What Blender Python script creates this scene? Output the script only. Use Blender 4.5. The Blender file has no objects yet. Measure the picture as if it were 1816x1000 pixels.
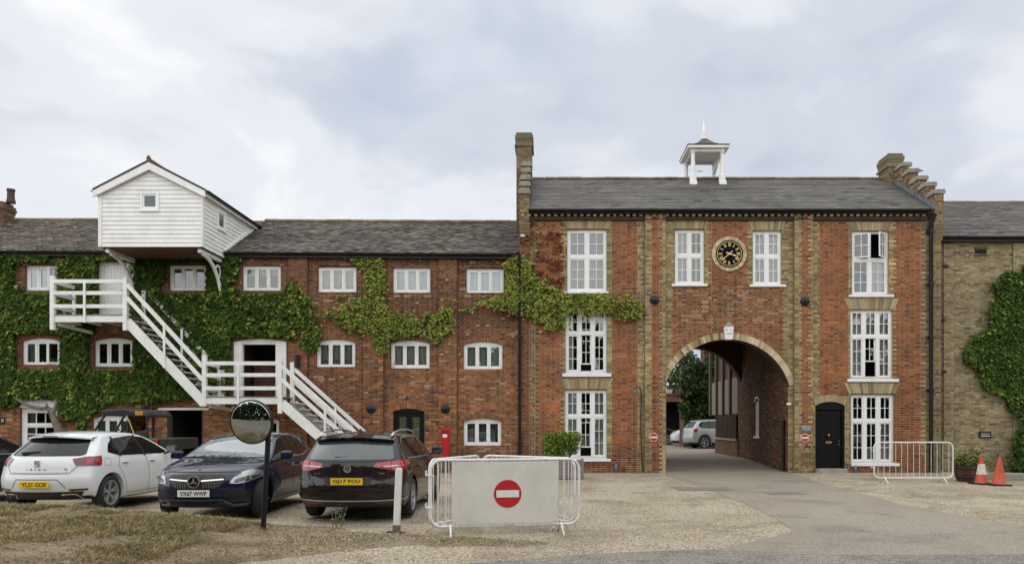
import bpy, bmesh, math, random
import numpy as np
from mathutils import Vector, Matrix, noise
from mathutils.bvhtree import BVHTree
random.seed(7); np.random.seed(7)
R = math.radians
sc = bpy.context.scene
col = sc.collection

# ---------------------------------------------------------------- camera, sky, sun, exposure
F, CX, CY, EYE = 1311.0, 975.0, 750.0, 1.65        # focal length and principal point in photo pixels
cam = bpy.data.objects.new('camera', bpy.data.cameras.new('camera')); col.objects.link(cam)
cam.location = (0, 0, EYE); cam.rotation_euler = (R(90), 0, 0)
cam.data.lens = 36 * F / 1816
cam.data.shift_x = -(CX - 908) / 1816; cam.data.shift_y = (CY - 500) / 1816
cam.data.clip_start = .05; cam.data.clip_end = 4000
sc.camera = cam

SUN_EL, SUN_AZ = 52, 205            # soft sun behind thin cloud, behind and left of the camera
w = bpy.data.worlds.new('World'); sc.world = w; w.use_nodes = True
nt = w.node_tree; N = nt.nodes; L = nt.links; N.clear()
out = N.new('ShaderNodeOutputWorld'); bg = N.new('ShaderNodeBackground'); bg.inputs[1].default_value = .1
sky = N.new('ShaderNodeTexSky'); sky.sky_type = 'NISHITA'; sky.sun_disc = False
sky.sun_elevation = R(SUN_EL); sky.sun_rotation = R(SUN_AZ)
tc = N.new('ShaderNodeTexCoord')
sep = N.new('ShaderNodeSeparateXYZ'); L.new(tc.outputs['Generated'], sep.inputs[0])
def mth(op, a, b=None, c=None, clamp=False):
    n = N.new('ShaderNodeMath'); n.operation = op; n.use_clamp = clamp
    for i, v in enumerate((a, b, c)):
        if v is None: continue
        if isinstance(v, (int, float)): n.inputs[i].default_value = v
        else: L.new(v, n.inputs[i])
    return n.outputs[0]
zc = mth('ADD', mth('MAXIMUM', sep.outputs[2], 0.0), .22)
u_ = mth('DIVIDE', sep.outputs[0], zc); v_ = mth('DIVIDE', sep.outputs[1], zc)
cmb = N.new('ShaderNodeCombineXYZ'); L.new(u_, cmb.inputs[0]); L.new(v_, cmb.inputs[1])
def nz(scale, detail, rough, off, dist=0.):
    mp = N.new('ShaderNodeMapping'); mp.inputs['Location'].default_value = off; L.new(cmb.outputs[0], mp.inputs[0])
    mp.inputs['Scale'].default_value = (1, .9, 1); mp.inputs['Rotation'].default_value = (0, 0, R(25))
    n = N.new('ShaderNodeTexNoise'); n.inputs['Scale'].default_value = scale; n.inputs['Detail'].default_value = detail
    n.inputs['Roughness'].default_value = rough; n.inputs['Distortion'].default_value = dist; L.new(mp.outputs[0], n.inputs[0]); return n.outputs[0]
def ramp(fac, stops):
    r = N.new('ShaderNodeValToRGB'); L.new(fac, r.inputs[0]); e = r.color_ramp.elements
    while len(e) > 1: e.remove(e[-1])
    e[0].position = stops[0][0]; e[0].color = (*stops[0][1], 1)
    for p, c in stops[1:]:
        x = e.new(p); x.color = (*c, 1)
    r.color_ramp.interpolation = 'EASE'; return r.outputs[0]
def mixc(f, a, b):
    n = N.new('ShaderNodeMix'); n.data_type = 'RGBA'
    if isinstance(f, float): n.inputs[0].default_value = f
    else: L.new(f, n.inputs[0])
    L.new(a, n.inputs[6]); L.new(b, n.inputs[7]); return n.outputs[2]
SKYK = 6.6
def k(c): return tuple(x * SKYK for x in c)
big = nz(.8, 4, .5, (3.1, 1.7, 0), .3); fine = nz(2.2, 6, .55, (7.3, 4.1, 0), .5)
mixn = mth('ADD', mth('MULTIPLY', big, .62), mth('MULTIPLY', fine, .38))
cloud = ramp(mixn, [(.37, (.44, .48, .57)), (.45, (.54, .575, .65)), (.53, (.68, .705, .75)), (.62, (.84, .845, .85))])
scl = N.new('ShaderNodeVectorMath'); scl.operation = 'SCALE'; L.new(cloud, scl.inputs[0]); scl.inputs[3].default_value = SKYK
gap = mth('MULTIPLY', mth('SUBTRACT', nz(1.0, 3, .5, (11.3, 2.2, 0), .6), .60), 6.0, clamp=True)
gap = mth('MULTIPLY', gap, .5)
skyc = N.new('ShaderNodeVectorMath'); skyc.operation = 'SCALE'; L.new(sky.outputs[0], skyc.inputs[0]); skyc.inputs[3].default_value = 1.0
L.new(mixc(gap, scl.outputs[0], skyc.outputs[0]), bg.inputs[0]); L.new(bg.outputs[0], out.inputs[0])

sun = bpy.data.objects.new('sun', bpy.data.lights.new('sun', 'SUN')); col.objects.link(sun)
sun.data.energy = 1.5; sun.data.angle = R(150); sun.data.color = (1, .965, .91)
az = R(SUN_AZ); el = R(SUN_EL)
sdir = Vector((math.sin(az) * math.cos(el), math.cos(az) * math.cos(el), math.sin(el)))
sun.rotation_euler = sdir.to_track_quat('Z', 'Y').to_euler()
vs = sc.view_settings; vs.view_transform = 'Standard'; vs.look = 'None'; vs.gamma = 1; vs.exposure = 0.88
try: vs.use_curve_mapping = False
except Exception: pass

# ---------------------------------------------------------------- helpers
def X(px, Y): return (px - CX) / F * Y
def Z(py, Y): return EYE - (py - CY) / F * Y
def G(px, py, z=0.0):                                # photo pixel -> point on level ground
    Y = F * (EYE - z) / (py - CY); return (X(px, Y), Y)
def lerp(a, b, t): return a + (b - a) * t
def smooth(a, b, t):
    t = max(0, min(1, (t - a) / (b - a))); return t * t * (3 - 2 * t)

class MB:
    def __init__(s): s.v = []; s.f = []; s.c = []; s.m = []
    def face(s, pts, c=(1, 1, 1), m=0):
        i = len(s.v); s.v += [tuple(p) for p in pts]; s.f.append(tuple(range(i, i + len(pts)))); s.c.append(c); s.m.append(m)
    def idx(s, pts, faces, c=(1, 1, 1), m=0):
        i = len(s.v); s.v += [tuple(p) for p in pts]
        for f in faces: s.f.append(tuple(i + j for j in f)); s.c.append(c); s.m.append(m)
    def box(s, x0, x1, y0, y1, z0, z1, c=(1, 1, 1), m=0):
        p = [(x0, y0, z0), (x1, y0, z0), (x1, y1, z0), (x0, y1, z0), (x0, y0, z1), (x1, y0, z1), (x1, y1, z1), (x0, y1, z1)]
        s.idx(p, [(0, 3, 2, 1), (4, 5, 6, 7), (0, 1, 5, 4), (1, 2, 6, 5), (2, 3, 7, 6), (3, 0, 4, 7)], c, m)
    def bar(s, a, b, wd, ht, c=(1, 1, 1), up=(0, 0, 1), m=0):      # rectangular bar from a to b
        a = Vector(a); b = Vector(b); d = (b - a).normalized(); up = Vector(up)
        sd = d.cross(up)
        if sd.length < 1e-4: sd = d.cross(Vector((0, 1, 0)))
        sd.normalize(); u = sd.cross(d)
        sd = sd * wd / 2; u = u * ht / 2
        p = [a - sd - u, a + sd - u, a + sd + u, a - sd + u, b - sd - u, b + sd - u, b + sd + u, b - sd + u]
        s.idx(p, [(0, 3, 2, 1), (4, 5, 6, 7), (0, 1, 5, 4), (1, 2, 6, 5), (2, 3, 7, 6), (3, 0, 4, 7)], c, m)
    def prism(s, poly, fn, d0, d1, c=(1, 1, 1), m=0):              # poly 2d, fn(u, v, d) -> 3d
        n = len(poly); p = [fn(u, v, d0) for u, v in poly] + [fn(u, v, d1) for u, v in poly]
        s.idx(p, [tuple(range(n - 1, -1, -1)), tuple(range(n, 2 * n))] + [(i, (i + 1) % n, n + (i + 1) % n, n + i) for i in range(n)], c, m)
    def tube(s, pts, r, n=8, c=(1, 1, 1), m=0, closed=False, cap=True):
        pts = [Vector(p) for p in pts]; rs = r if isinstance(r, (list, tuple)) else [r] * len(pts)
        base = len(s.v); K = len(pts); prev = None
        for i, p in enumerate(pts):
            if closed: d = (pts[(i + 1) % K] - pts[i - 1])
            else: d = pts[min(i + 1, K - 1)] - pts[max(i - 1, 0)]
            d.normalize()
            if prev is None:
                sd = d.cross(Vector((0, 0, 1)))
                if sd.length < .05: sd = d.cross(Vector((0, 1, 0)))
            else: sd = prev - d * prev.dot(d)
            sd.normalize(); prev = sd; u = sd.cross(d)
            for j in range(n):
                a = 2 * math.pi * j / n; s.v.append(tuple(p + (sd * math.cos(a) + u * math.sin(a)) * rs[i]))
        for i in range(K if closed else K - 1):
            for j in range(n):
                a = base + i * n + j; b = base + i * n + (j + 1) % n
                c2 = base + ((i + 1) % K) * n + (j + 1) % n; d2 = base + ((i + 1) % K) * n + j
                s.f.append((a, b, c2, d2)); s.c.append(c); s.m.append(m)
        if cap and not closed:
            s.f.append(tuple(base + j for j in range(n - 1, -1, -1))); s.c.append(c); s.m.append(m)
            s.f.append(tuple(base + (K - 1) * n + j for j in range(n))); s.c.append(c); s.m.append(m)
    def lathe(s, prof, n=24, o=(0, 0, 0), axis='z', c=(1, 1, 1), m=0, cfn=None, cap=True):   # prof [(r, h)]
        base = len(s.v)
        for r, h in prof:
            for j in range(n):
                a = 2 * math.pi * j / n; ca, sa = r * math.cos(a), r * math.sin(a)
                p = {'z': (ca, sa, h), 'y': (ca, h, sa), 'x': (h, ca, sa)}[axis]
                s.v.append((p[0] + o[0], p[1] + o[1], p[2] + o[2]))
        for i in range(len(prof) - 1):
            for j in range(n):
                s.f.append((base + i * n + j, base + i * n + (j + 1) % n, base + (i + 1) * n + (j + 1) % n, base + (i + 1) * n + j))
                s.c.append(cfn(i) if cfn else c); s.m.append(m)
        if cap and prof[0][0] > 1e-5: s.f.append(tuple(base + j for j in range(n))); s.c.append(c); s.m.append(m)
        if cap and prof[-1][0] > 1e-5: s.f.append(tuple(base + (len(prof) - 1) * n + j for j in range(n))); s.c.append(c); s.m.append(m)
    def mesh(s, name, mats, smooth=False, angle=None):
        me = bpy.data.meshes.new(name); me.from_pydata(s.v, [], s.f)
        ca = me.color_attributes.new('Col', 'BYTE_COLOR', 'CORNER')
        cnt = np.array([len(f) for f in s.f]); arr = np.ones((cnt.sum(), 4), dtype=np.float32)
        if len(s.c): arr[:, :3] = np.repeat(np.array(s.c, dtype=np.float32).reshape(-1, 3), cnt, axis=0)
        ca.data.foreach_set('color', arr.ravel())
        for m in (mats if isinstance(mats, (list, tuple)) else [mats]): me.materials.append(m)
        if any(s.m): me.polygons.foreach_set('material_index', s.m)
        if smooth:
            me.polygons.foreach_set('use_smooth', [True] * len(s.f))
            if angle: me.set_sharp_from_angle(angle=R(angle))
        return me
    def build(s, name, mats, parent=None, smooth=False, angle=None, bevel=0, **props):
        return obj(name, s.mesh(name, mats, smooth, angle), parent, bevel, **props)
def obj(name, me, parent=None, bevel=0, **props):
    o = bpy.data.objects.new(name, me); col.objects.link(o)
    if parent: o.parent = parent
    if bevel:
        b = o.modifiers.new('bevel', 'BEVEL'); b.width = bevel; b.segments = 2; b.limit_method = 'ANGLE'; b.angle_limit = R(35)
    for kk, vv in props.items(): o[kk] = vv
    return o
def thing(name, label, cat, loc=(0, 0, 0), rz=0., group=None, me=None):
    o = bpy.data.objects.new(name, me); col.objects.link(o); o.location = loc; o.rotation_euler = (0, 0, rz)
    o['label'] = label; o['category'] = cat
    if group: o['group'] = group
    if me is None: o.empty_display_size = .2
    return o
def copy_tree(o, parent=None):
    c = o.copy(); col.objects.link(c)
    if parent: c.parent = parent
    for ch in list(o.children): copy_tree(ch, c)
    return c

# ---------------------------------------------------------------- materials
def material(name, c=(.5, .5, .5), rough=.6, metal=0., attr=False, var=.15, vs=3., fine=0., fs=60., bump=0., bs=60.,
             coat=0., spec=.5, dirt=None, dscale=1.2, damt=.5, trans=0., subs=0., emit=None):
    m = bpy.data.materials.new(name); m.use_nodes = True; T = m.node_tree; n = T.nodes; l = T.links
    p = n['Principled BSDF']; p.inputs['Roughness'].default_value = rough; p.inputs['Metallic'].default_value = metal
    p.inputs['Coat Weight'].default_value = coat; p.inputs['Coat Roughness'].default_value = .03; p.inputs['Specular IOR Level'].default_value = spec
    geo = n.new('ShaderNodeNewGeometry'); pos = geo.outputs['Position']
    if attr:
        a = n.new('ShaderNodeVertexColor'); a.layer_name = 'Col'; cur = a.outputs[0]
        if c != (1, 1, 1):
            q = n.new('ShaderNodeMix'); q.data_type = 'RGBA'; q.blend_type = 'MULTIPLY'; q.inputs[0].default_value = 1
            l.new(cur, q.inputs[6]); q.inputs[7].default_value = (*c, 1); cur = q.outputs[2]
    else:
        r = n.new('ShaderNodeRGB'); r.outputs[0].default_value = (*c, 1); cur = r.outputs[0]
    def noise_(scale, detail=4.):
        t = n.new('ShaderNodeTexNoise'); t.inputs['Scale'].default_value = scale; t.inputs['Detail'].default_value = detail
        t.inputs['Roughness'].default_value = .6; l.new(pos, t.inputs[0]); return t.outputs[0]
    def vary(cur, fac, amt):
        mr = n.new('ShaderNodeMapRange'); mr.inputs[1].default_value = .3; mr.inputs[2].default_value = .7
        mr.inputs[3].default_value = 1 - amt; mr.inputs[4].default_value = 1 + amt; l.new(fac, mr.inputs[0])
        v = n.new('ShaderNodeVectorMath'); v.operation = 'SCALE'; l.new(cur, v.inputs[0]); l.new(mr.outputs[0], v.inputs[3]); return v.outputs[0]
    if var: cur = vary(cur, noise_(vs), var)
    if fine: cur = vary(cur, noise_(fs, 2.), fine)
    if dirt:
        f = noise_(dscale, 6.); mr = n.new('ShaderNodeMapRange'); mr.inputs[1].default_value = .48; mr.inputs[2].default_value = .7
        mr.inputs[4].default_value = damt; l.new(f, mr.inputs[0])
        q = n.new('ShaderNodeMix'); q.data_type = 'RGBA'; l.new(mr.outputs[0], q.inputs[0]); l.new(cur, q.inputs[6]); q.inputs[7].default_value = (*dirt, 1); cur = q.outputs[2]
    l.new(cur, p.inputs['Base Color'])
    if bump:
        b = n.new('ShaderNodeBump'); b.inputs['Strength'].default_value = bump; b.inputs['Distance'].default_value = .01
        l.new(noise_(bs, 5.), b.inputs['Height']); l.new(b.outputs[0], p.inputs['Normal'])
    if trans: p.inputs['Transmission Weight'].default_value = trans
    if emit: p.inputs['Emission Color'].default_value = (*emit[0], 1); p.inputs['Emission Strength'].default_value = emit[1]
    return m
def glass_mat(name, tint=(.95, .97, .96), base=.02, rough=.01):
    m = bpy.data.materials.new(name); m.use_nodes = True; T = m.node_tree; n = T.nodes; l = T.links; n.remove(n['Principled BSDF'])
    tr = n.new('ShaderNodeBsdfTransparent'); tr.inputs[0].default_value = (*tint, 1)
    gl = n.new('ShaderNodeBsdfGlossy'); gl.inputs['Roughness'].default_value = rough; gl.inputs[0].default_value = (1, 1, 1, 1)
    lw = n.new('ShaderNodeFresnel'); lw.inputs[0].default_value = 1.6
    ad = n.new('ShaderNodeMath'); ad.operation = 'ADD'; l.new(lw.outputs[0], ad.inputs[0]); ad.inputs[1].default_value = base
    geo = n.new('ShaderNodeNewGeometry'); t = n.new('ShaderNodeTexNoise'); t.inputs['Scale'].default_value = 1.5; l.new(geo.outputs['Position'], t.inputs[0])
    b = n.new('ShaderNodeBump'); b.inputs['Strength'].default_value = .1; b.inputs['Distance'].default_value = .05; l.new(t.outputs[0], b.inputs['Height'])
    mx = n.new('ShaderNodeMixShader'); l.new(ad.outputs[0], mx.inputs[0]); l.new(tr.outputs[0], mx.inputs[1]); l.new(gl.outputs[0], mx.inputs[2])
    l.new(mx.outputs[0], n['Material Output'].inputs[0]); return m

M = dict(
    brick=material('brick', (1, 1, 1), .9, attr=True, var=.14, vs=1.2, fine=.16, fs=45, bump=.4, bs=80, spec=.2),
    mortar=material('mortar', (1, 1, 1), .95, attr=True, var=.2, vs=2, fine=.2, fs=30, spec=.1),
    slate=material('slate', (1, 1, 1), .62, attr=True, var=.18, vs=.9, fine=.2, fs=25, bump=.3, bs=40, spec=.4, dirt=(.07, .068, .04), dscale=.7, damt=.4),
    white=material('white_paint', (.80, .80, .775), .45, var=.06, vs=2, fine=.05, fs=20, bump=.12, bs=50, dirt=(.45, .45, .38), dscale=3.5, damt=.22),
    pvc=material('white_window_paint', (.82, .83, .82), .4, var=.03, vs=2, dirt=(.55, .55, .52), dscale=5, damt=.25),
    black=material('black_iron', (.008, .008, .009), .4, var=.2, vs=5, spec=.4),
    blackdoor=material('black_gloss_paint', (.005, .005, .006), .4, var=.1, spec=.25),
    dial=material('dial_black', (.004, .004, .005), .7, var=.1, spec=.1),
    darkwood=material('dark_timber', (.05, .032, .022), .8, var=.3, vs=4, bump=.3),
    redwood=material('red_brown_timber', (.10, .035, .022), .7, var=.3, vs=4),
    greywood=material('weathered_timber', (.22, .20, .17), .85, var=.25, vs=5, fine=.2, fs=40, bump=.3),
    stone=material('stone', (.32, .30, .25), .9, var=.2, vs=4, fine=.2, bump=.5, dirt=(.12, .12, .08), dscale=3, damt=.5),
    lead=material('lead', (.16, .17, .18), .6, var=.2, vs=3),
    glass=glass_mat('window_glass'),
    cloth=material('blind_cloth', (1, 1, 1), .9, attr=True, var=.06, vs=3),
    room=material('room_plaster', (1, 1, 1), .9, attr=True, var=.1, vs=1),
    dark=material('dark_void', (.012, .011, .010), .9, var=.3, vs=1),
    gold=material('gold_leaf', (.80, .60, .26), .4, metal=.15, var=.1, vs=10),
    brass=material('brass', (.45, .34, .14), .35, metal=.9, var=.1),
    red=material('red_paint', (.45, .012, .018), .35, var=.08, vs=6),
    signred=material('sign_red', (.48, .018, .024), .4, var=.10, vs=9, fine=.06),
    signwhite=material('sign_white', (.8, .8, .78), .4, var=.04),
    ink=material('black_lettering', (.015, .015, .015), .6, var=0),
    leaf=material('leaf', (1, 1, 1), .7, attr=True, var=.25, vs=1.6, fine=.1, fs=12, spec=.12),
    bark=material('bark', (.17, .14, .11), .95, var=.3, vs=8, fine=.3, fs=40, bump=.8, bs=30),
    galv=material('white_tube', (.78, .78, .76), .4, var=.06, vs=6, dirt=(.35, .25, .15), dscale=9, damt=.4),
    panel=material('sign_panel', (.70, .68, .62), .5, var=.04, vs=2, fine=.03, fs=14, dirt=(.44, .41, .34), dscale=1.8, damt=.3),
    terracotta=material('ridge_clay', (.20, .13, .085), .9, var=.3, vs=3, fine=.2, dirt=(.10, .10, .05), dscale=2, damt=.5),
)
def jit(c, a, h=.0):
    f = 1 + random.uniform(-a, a); return tuple(max(.002, x * f * (1 + random.uniform(-h, h))) for x in c)

# ---------------------------------------------------------------- laying bricks
COURSE = .0752
def brick_mesh(cache, wd, ht, c, mat, d=.012):
    key = (round(wd, 2), tuple(round(x * 30) for x in c))
    if key not in cache:
        q = MB(); add_brick(q, Matrix.Identity(4), wd, ht, c, d, 0); cache[key] = q.mesh('brick', mat)
    return cache[key]
def add_brick(q, mw, wd, ht, c, d, proud):        # local: x along wall, z up, front is -y
    a, b = wd / 2, ht / 2; e = .004
    P = [(-a, d, -b), (a, d, -b), (a, d, b), (-a, d, b), (-a + e, -proud, -b + e), (a - e, -proud, -b + e), (a - e, -proud, b - e), (-a + e, -proud, b - e)]
    q.idx([mw @ Vector(p) for p in P], [(4, 5, 6, 7), (0, 1, 5, 4), (1, 2, 6, 5), (2, 3, 7, 6), (3, 0, 4, 7)], c)
class Wall:
    """bricks laid on a plane: origin o, unit vector u along it; outward normal is u x z"""
    def __init__(s, o, u): s.o = Vector(o); s.u = Vector(u).normalized(); s.n = s.u.cross(Vector((0, 0, 1))); s.items = []; s.mortar = MB()
    def pt(s, a, z, out=0.): return s.o + s.u * a + Vector((0, 0, z)) + s.n * out
    def mat(s, a, z, out=0., rot=0.):
        m = Matrix.Identity(4); zz = Vector((0, 0, 1))
        for i in range(3): m[i][0] = s.u[i]; m[i][1] = -s.n[i]; m[i][2] = zz[i]
        m = m @ Matrix.Rotation(rot, 4, 'Y'); p = s.pt(a, z, out)
        for i in range(3): m[i][3] = p[i]
        return m
    def lay(s, a0, a1, z0, z1, holes, colfn, bounds=(), out=0., mort=(.42, .36, .27), z_origin=0., backing=True, rough=.003):
        k0 = int(math.floor((z0 - z_origin) / COURSE + 1e-6)); kk = k0; J = .0135
        while z_origin + kk * COURSE < z1 - .01:
            zb = max(z0, z_origin + kk * COURSE); zt = min(z1, z_origin + (kk + 1) * COURSE); zm = (zb + zt) / 2; kk += 1
            if zt - zb < .02: continue
            sp = [(a0, a1)]
            for h in holes:
                hh = h(zm)
                if hh is None: continue
                ns = []
                for p, q in sp:
                    if hh[1] <= p or hh[0] >= q: ns.append((p, q)); continue
                    if hh[0] > p + .005: ns.append((p, hh[0]))
                    if hh[1] < q - .005: ns.append((hh[1], q))
                sp = ns
            par = kk % 2; tooth = (.05 if par else -.05)
            bs = sorted([b + sgn * tooth for b, sgn in bounds])
            for p, q in sp:
                if backing:
                    s.mortar.face([s.pt(p, zb, out - .010), s.pt(q, zb, out - .010), s.pt(q, zt, out - .010), s.pt(p, zt, out - .010)], jit(mort, .06))
                cuts = [p] + [b for b in bs if p + .03 < b < q - .03] + [q]
                for i in range(len(cuts) - 1):
                    e0, e1 = cuts[i], cuts[i + 1]
                    per = .225 + .1125; off = (per / 2 if par else 0); x = math.floor((e0 - off) / per) * per + off
                    cs = []
                    while x < e1:
                        cs += [x, x + .225]; x += per
                    cs = [c for c in cs if e0 + .045 < c < e1 - .045]
                    cs = [e0] + cs + [e1]
                    for j in range(len(cs) - 1):
                        wd = cs[j + 1] - cs[j]
                        if wd < .03: continue
                        am = (cs[j] + cs[j + 1]) / 2
                        c = colfn(am, zm, wd)
                        s.items.append((s.mat(am, zm, out), wd - J, zt - zb - J, c, random.uniform(-rough, rough)))
    def vouss(s, pts_in, pts_out, colfn, out=.012, d=.06):   # wedge bricks between two equal-length polylines
        q = MB(); 
        for i in range(len(pts_in) - 1):
            A, B, C_, D = pts_in[i], pts_in[i + 1], pts_out[i + 1], pts_out[i]
            cx = sum(p[0] for p in (A, B, C_, D)) / 4; cz = sum(p[1] for p in (A, B, C_, D)) / 4
            sh = [(cx + (p[0] - cx) * .82, cz + (p[1] - cz) * .97) for p in (A, B, C_, D)]
            fr = [s.pt(a, z, out + random.uniform(0, .003)) for a, z in sh]; bk = [s.pt(a, z, out - d) for a, z in sh]
            q.idx(fr + bk, [(0, 1, 2, 3), (4, 5, 1, 0), (5, 6, 2, 1), (6, 7, 3, 2), (7, 4, 0, 3)], colfn(i))
            s.mortar.face([s.pt(a, z, out - .006) for a, z in (A, B, C_, D)], (.36, .30, .21))
        return q
def finish_bricks(walls, parent, n_single, key=None, depth=.012):
    items = [it for w_ in walls for it in w_.items]
    for w_ in walls:
        if w_.mortar.f: w_.mortar.build('mortar', M['mortar'], parent)
    if n_single:
        items.sort(key=key or (lambda it: it[0].translation.length * (1 if it[1] > .15 else 1.3)))
    cache = {}
    for it in items[:n_single]:
        c = tuple(round(x * 30) / 30 for x in it[3]); c = tuple(max(.01, x) for x in c)
        o = obj('brick', brick_mesh(cache, it[1], it[2], c, M['brick'], depth), parent)
        sx = it[1] / round(it[1], 2) if round(it[1], 2) > 0 else 1
        o.matrix_local = it[0] @ Matrix.Translation((0, -it[4], 0))
    q = MB()
    for it in items[n_single:]: add_brick(q, it[0], it[1], it[2], it[3], depth, it[4])
    q.build('bricks', M['brick'], parent, kind='stuff')

# ---------------------------------------------------------------- laying slates
def lay_slates(parent, EL, ER, RR, RL, expo, wd, colfn, n_single, lift=.012, thick=.008, rag=.01, skip=None):
    EL, ER, RR, RL = map(Vector, (EL, ER, RR, RL)); slope = ((RL - EL).length + (RR - ER).length) / 2
    rows = int(round(slope / expo)); Wd = (ER - EL).length; cols = int(round(Wd / wd)); items = []
    nrm = (ER - EL).cross(RL - EL).normalized()
    for r in range(rows):
        for cidx in range(-1, cols + 1):
            t0 = (cidx + (.5 if r % 2 else 0)) / cols; t1 = t0 + 1. / cols
            t0 = max(0, t0); t1 = min(1, t1)
            if t1 - t0 < .2 / cols: continue
            def pt(t, s): return EL.lerp(ER, t).lerp(RL.lerp(RR, t), s)
            s0 = r / rows; s1 = (r + 1.25) / rows
            s0j = s0 - (random.uniform(0, rag) + (random.uniform(.03, .08) if random.random() < .012 else 0)) / slope
            p = pt((t0 + t1) / 2, s0j)
            if skip and skip(p): continue
            u = (pt(t1, s0j) - pt(t0, s0j)); ww = u.length - .006; u.normalize()
            up = (pt((t0 + t1) / 2, s1) - p); ln = up.length; up.normalize()
            n = u.cross(up).normalized()
            lo = lift + random.uniform(0, rag * .7)
            v = (up * ln - n * lo).normalized(); n2 = u.cross(v).normalized()
            m = Matrix.Identity(4)
            for i in range(3): m[i][0] = u[i]; m[i][1] = v[i]; m[i][2] = n2[i]; m[i][3] = p[i] + n[i] * lo
            items.append((m, ww, ln, colfn(p, r)))
    items.sort(key=lambda it: it[0].translation.length)
    cache = {}
    def geo(q, mw, a, b, c):
        a /= 2; P = [(-a, 0, 0), (a, 0, 0), (a, b, 0), (-a, b, 0), (-a, 0, -thick), (a, 0, -thick), (a, b, -thick), (-a, b, -thick)]
        q.idx([mw @ Vector(x) for x in P], [(0, 1, 2, 3), (4, 5, 1, 0), (5, 6, 2, 1), (7, 4, 0, 3)], c)
    for m, ww, ln, c in items[:n_single]:
        key = (round(ww, 2), round(ln, 2), tuple(round(x * 60) for x in c))
        if key not in cache:
            q = MB(); geo(q, Matrix.Identity(4), ww, ln, tuple(max(1, x) / 60 for x in key[2])); cache[key] = q.mesh('slate', M['slate'])
        o = obj('slate', cache[key], parent); o.matrix_local = m
    q = MB()
    for m, ww, ln, c in items[n_single:]: geo(q, m, ww, ln, c)
    q.build('slates', M['slate'], parent, kind='stuff')
    b = MB(); off = nrm * -.02
    b.face([EL + off, ER + off, RR + off, RL + off], (.02, .02, .02)); b.build('roof_boarding', M['darkwood'], parent)
# ---------------------------------------------------------------- windows
def rect_hole(x0, x1, z0, z1): return lambda z: (x0, x1) if z0 < z < z1 else None
def arc_info(x0, x1, zs, rise):
    h = (x1 - x0) / 2; Rr = (h * h + rise * rise) / (2 * rise); return (x0 + x1) / 2, zs + rise - Rr, Rr
def arc_hole(x0, x1, z0, zs, rise, grow=.05):
    cx, cz, Rr = arc_info(x0, x1, zs, rise)
    def f(z):
        if z0 < z <= zs: return (x0, x1)
        if zs < z < zs + rise + grow:
            d = (Rr + grow) ** 2 - (z - cz) ** 2
            if d <= 0: return None
            hw = min(math.sqrt(d), (x1 - x0) / 2 + grow * .5); return (cx - hw, cx + hw)
        return None
    return f
def arc_pts(x0, x1, zs, rise, n, off=0.):
    cx, cz, Rr = arc_info(x0, x1, zs, rise); a0 = math.asin(min(1, (x1 - x0) / 2 / Rr))
    return [(cx + (Rr + off) * math.sin(lerp(-a0, a0, i / n)), cz + (Rr + off) * math.cos(lerp(-a0, a0, i / n))) for i in range(n + 1)]
def ybox(q, x0, x1, z0, z1, y0, y1, c=(1, 1, 1)): q.box(min(x0, x1), max(x0, x1), y0, y1, min(z0, z1), max(z0, z1), c)
ROOM = (.10, .095, .085)
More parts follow.
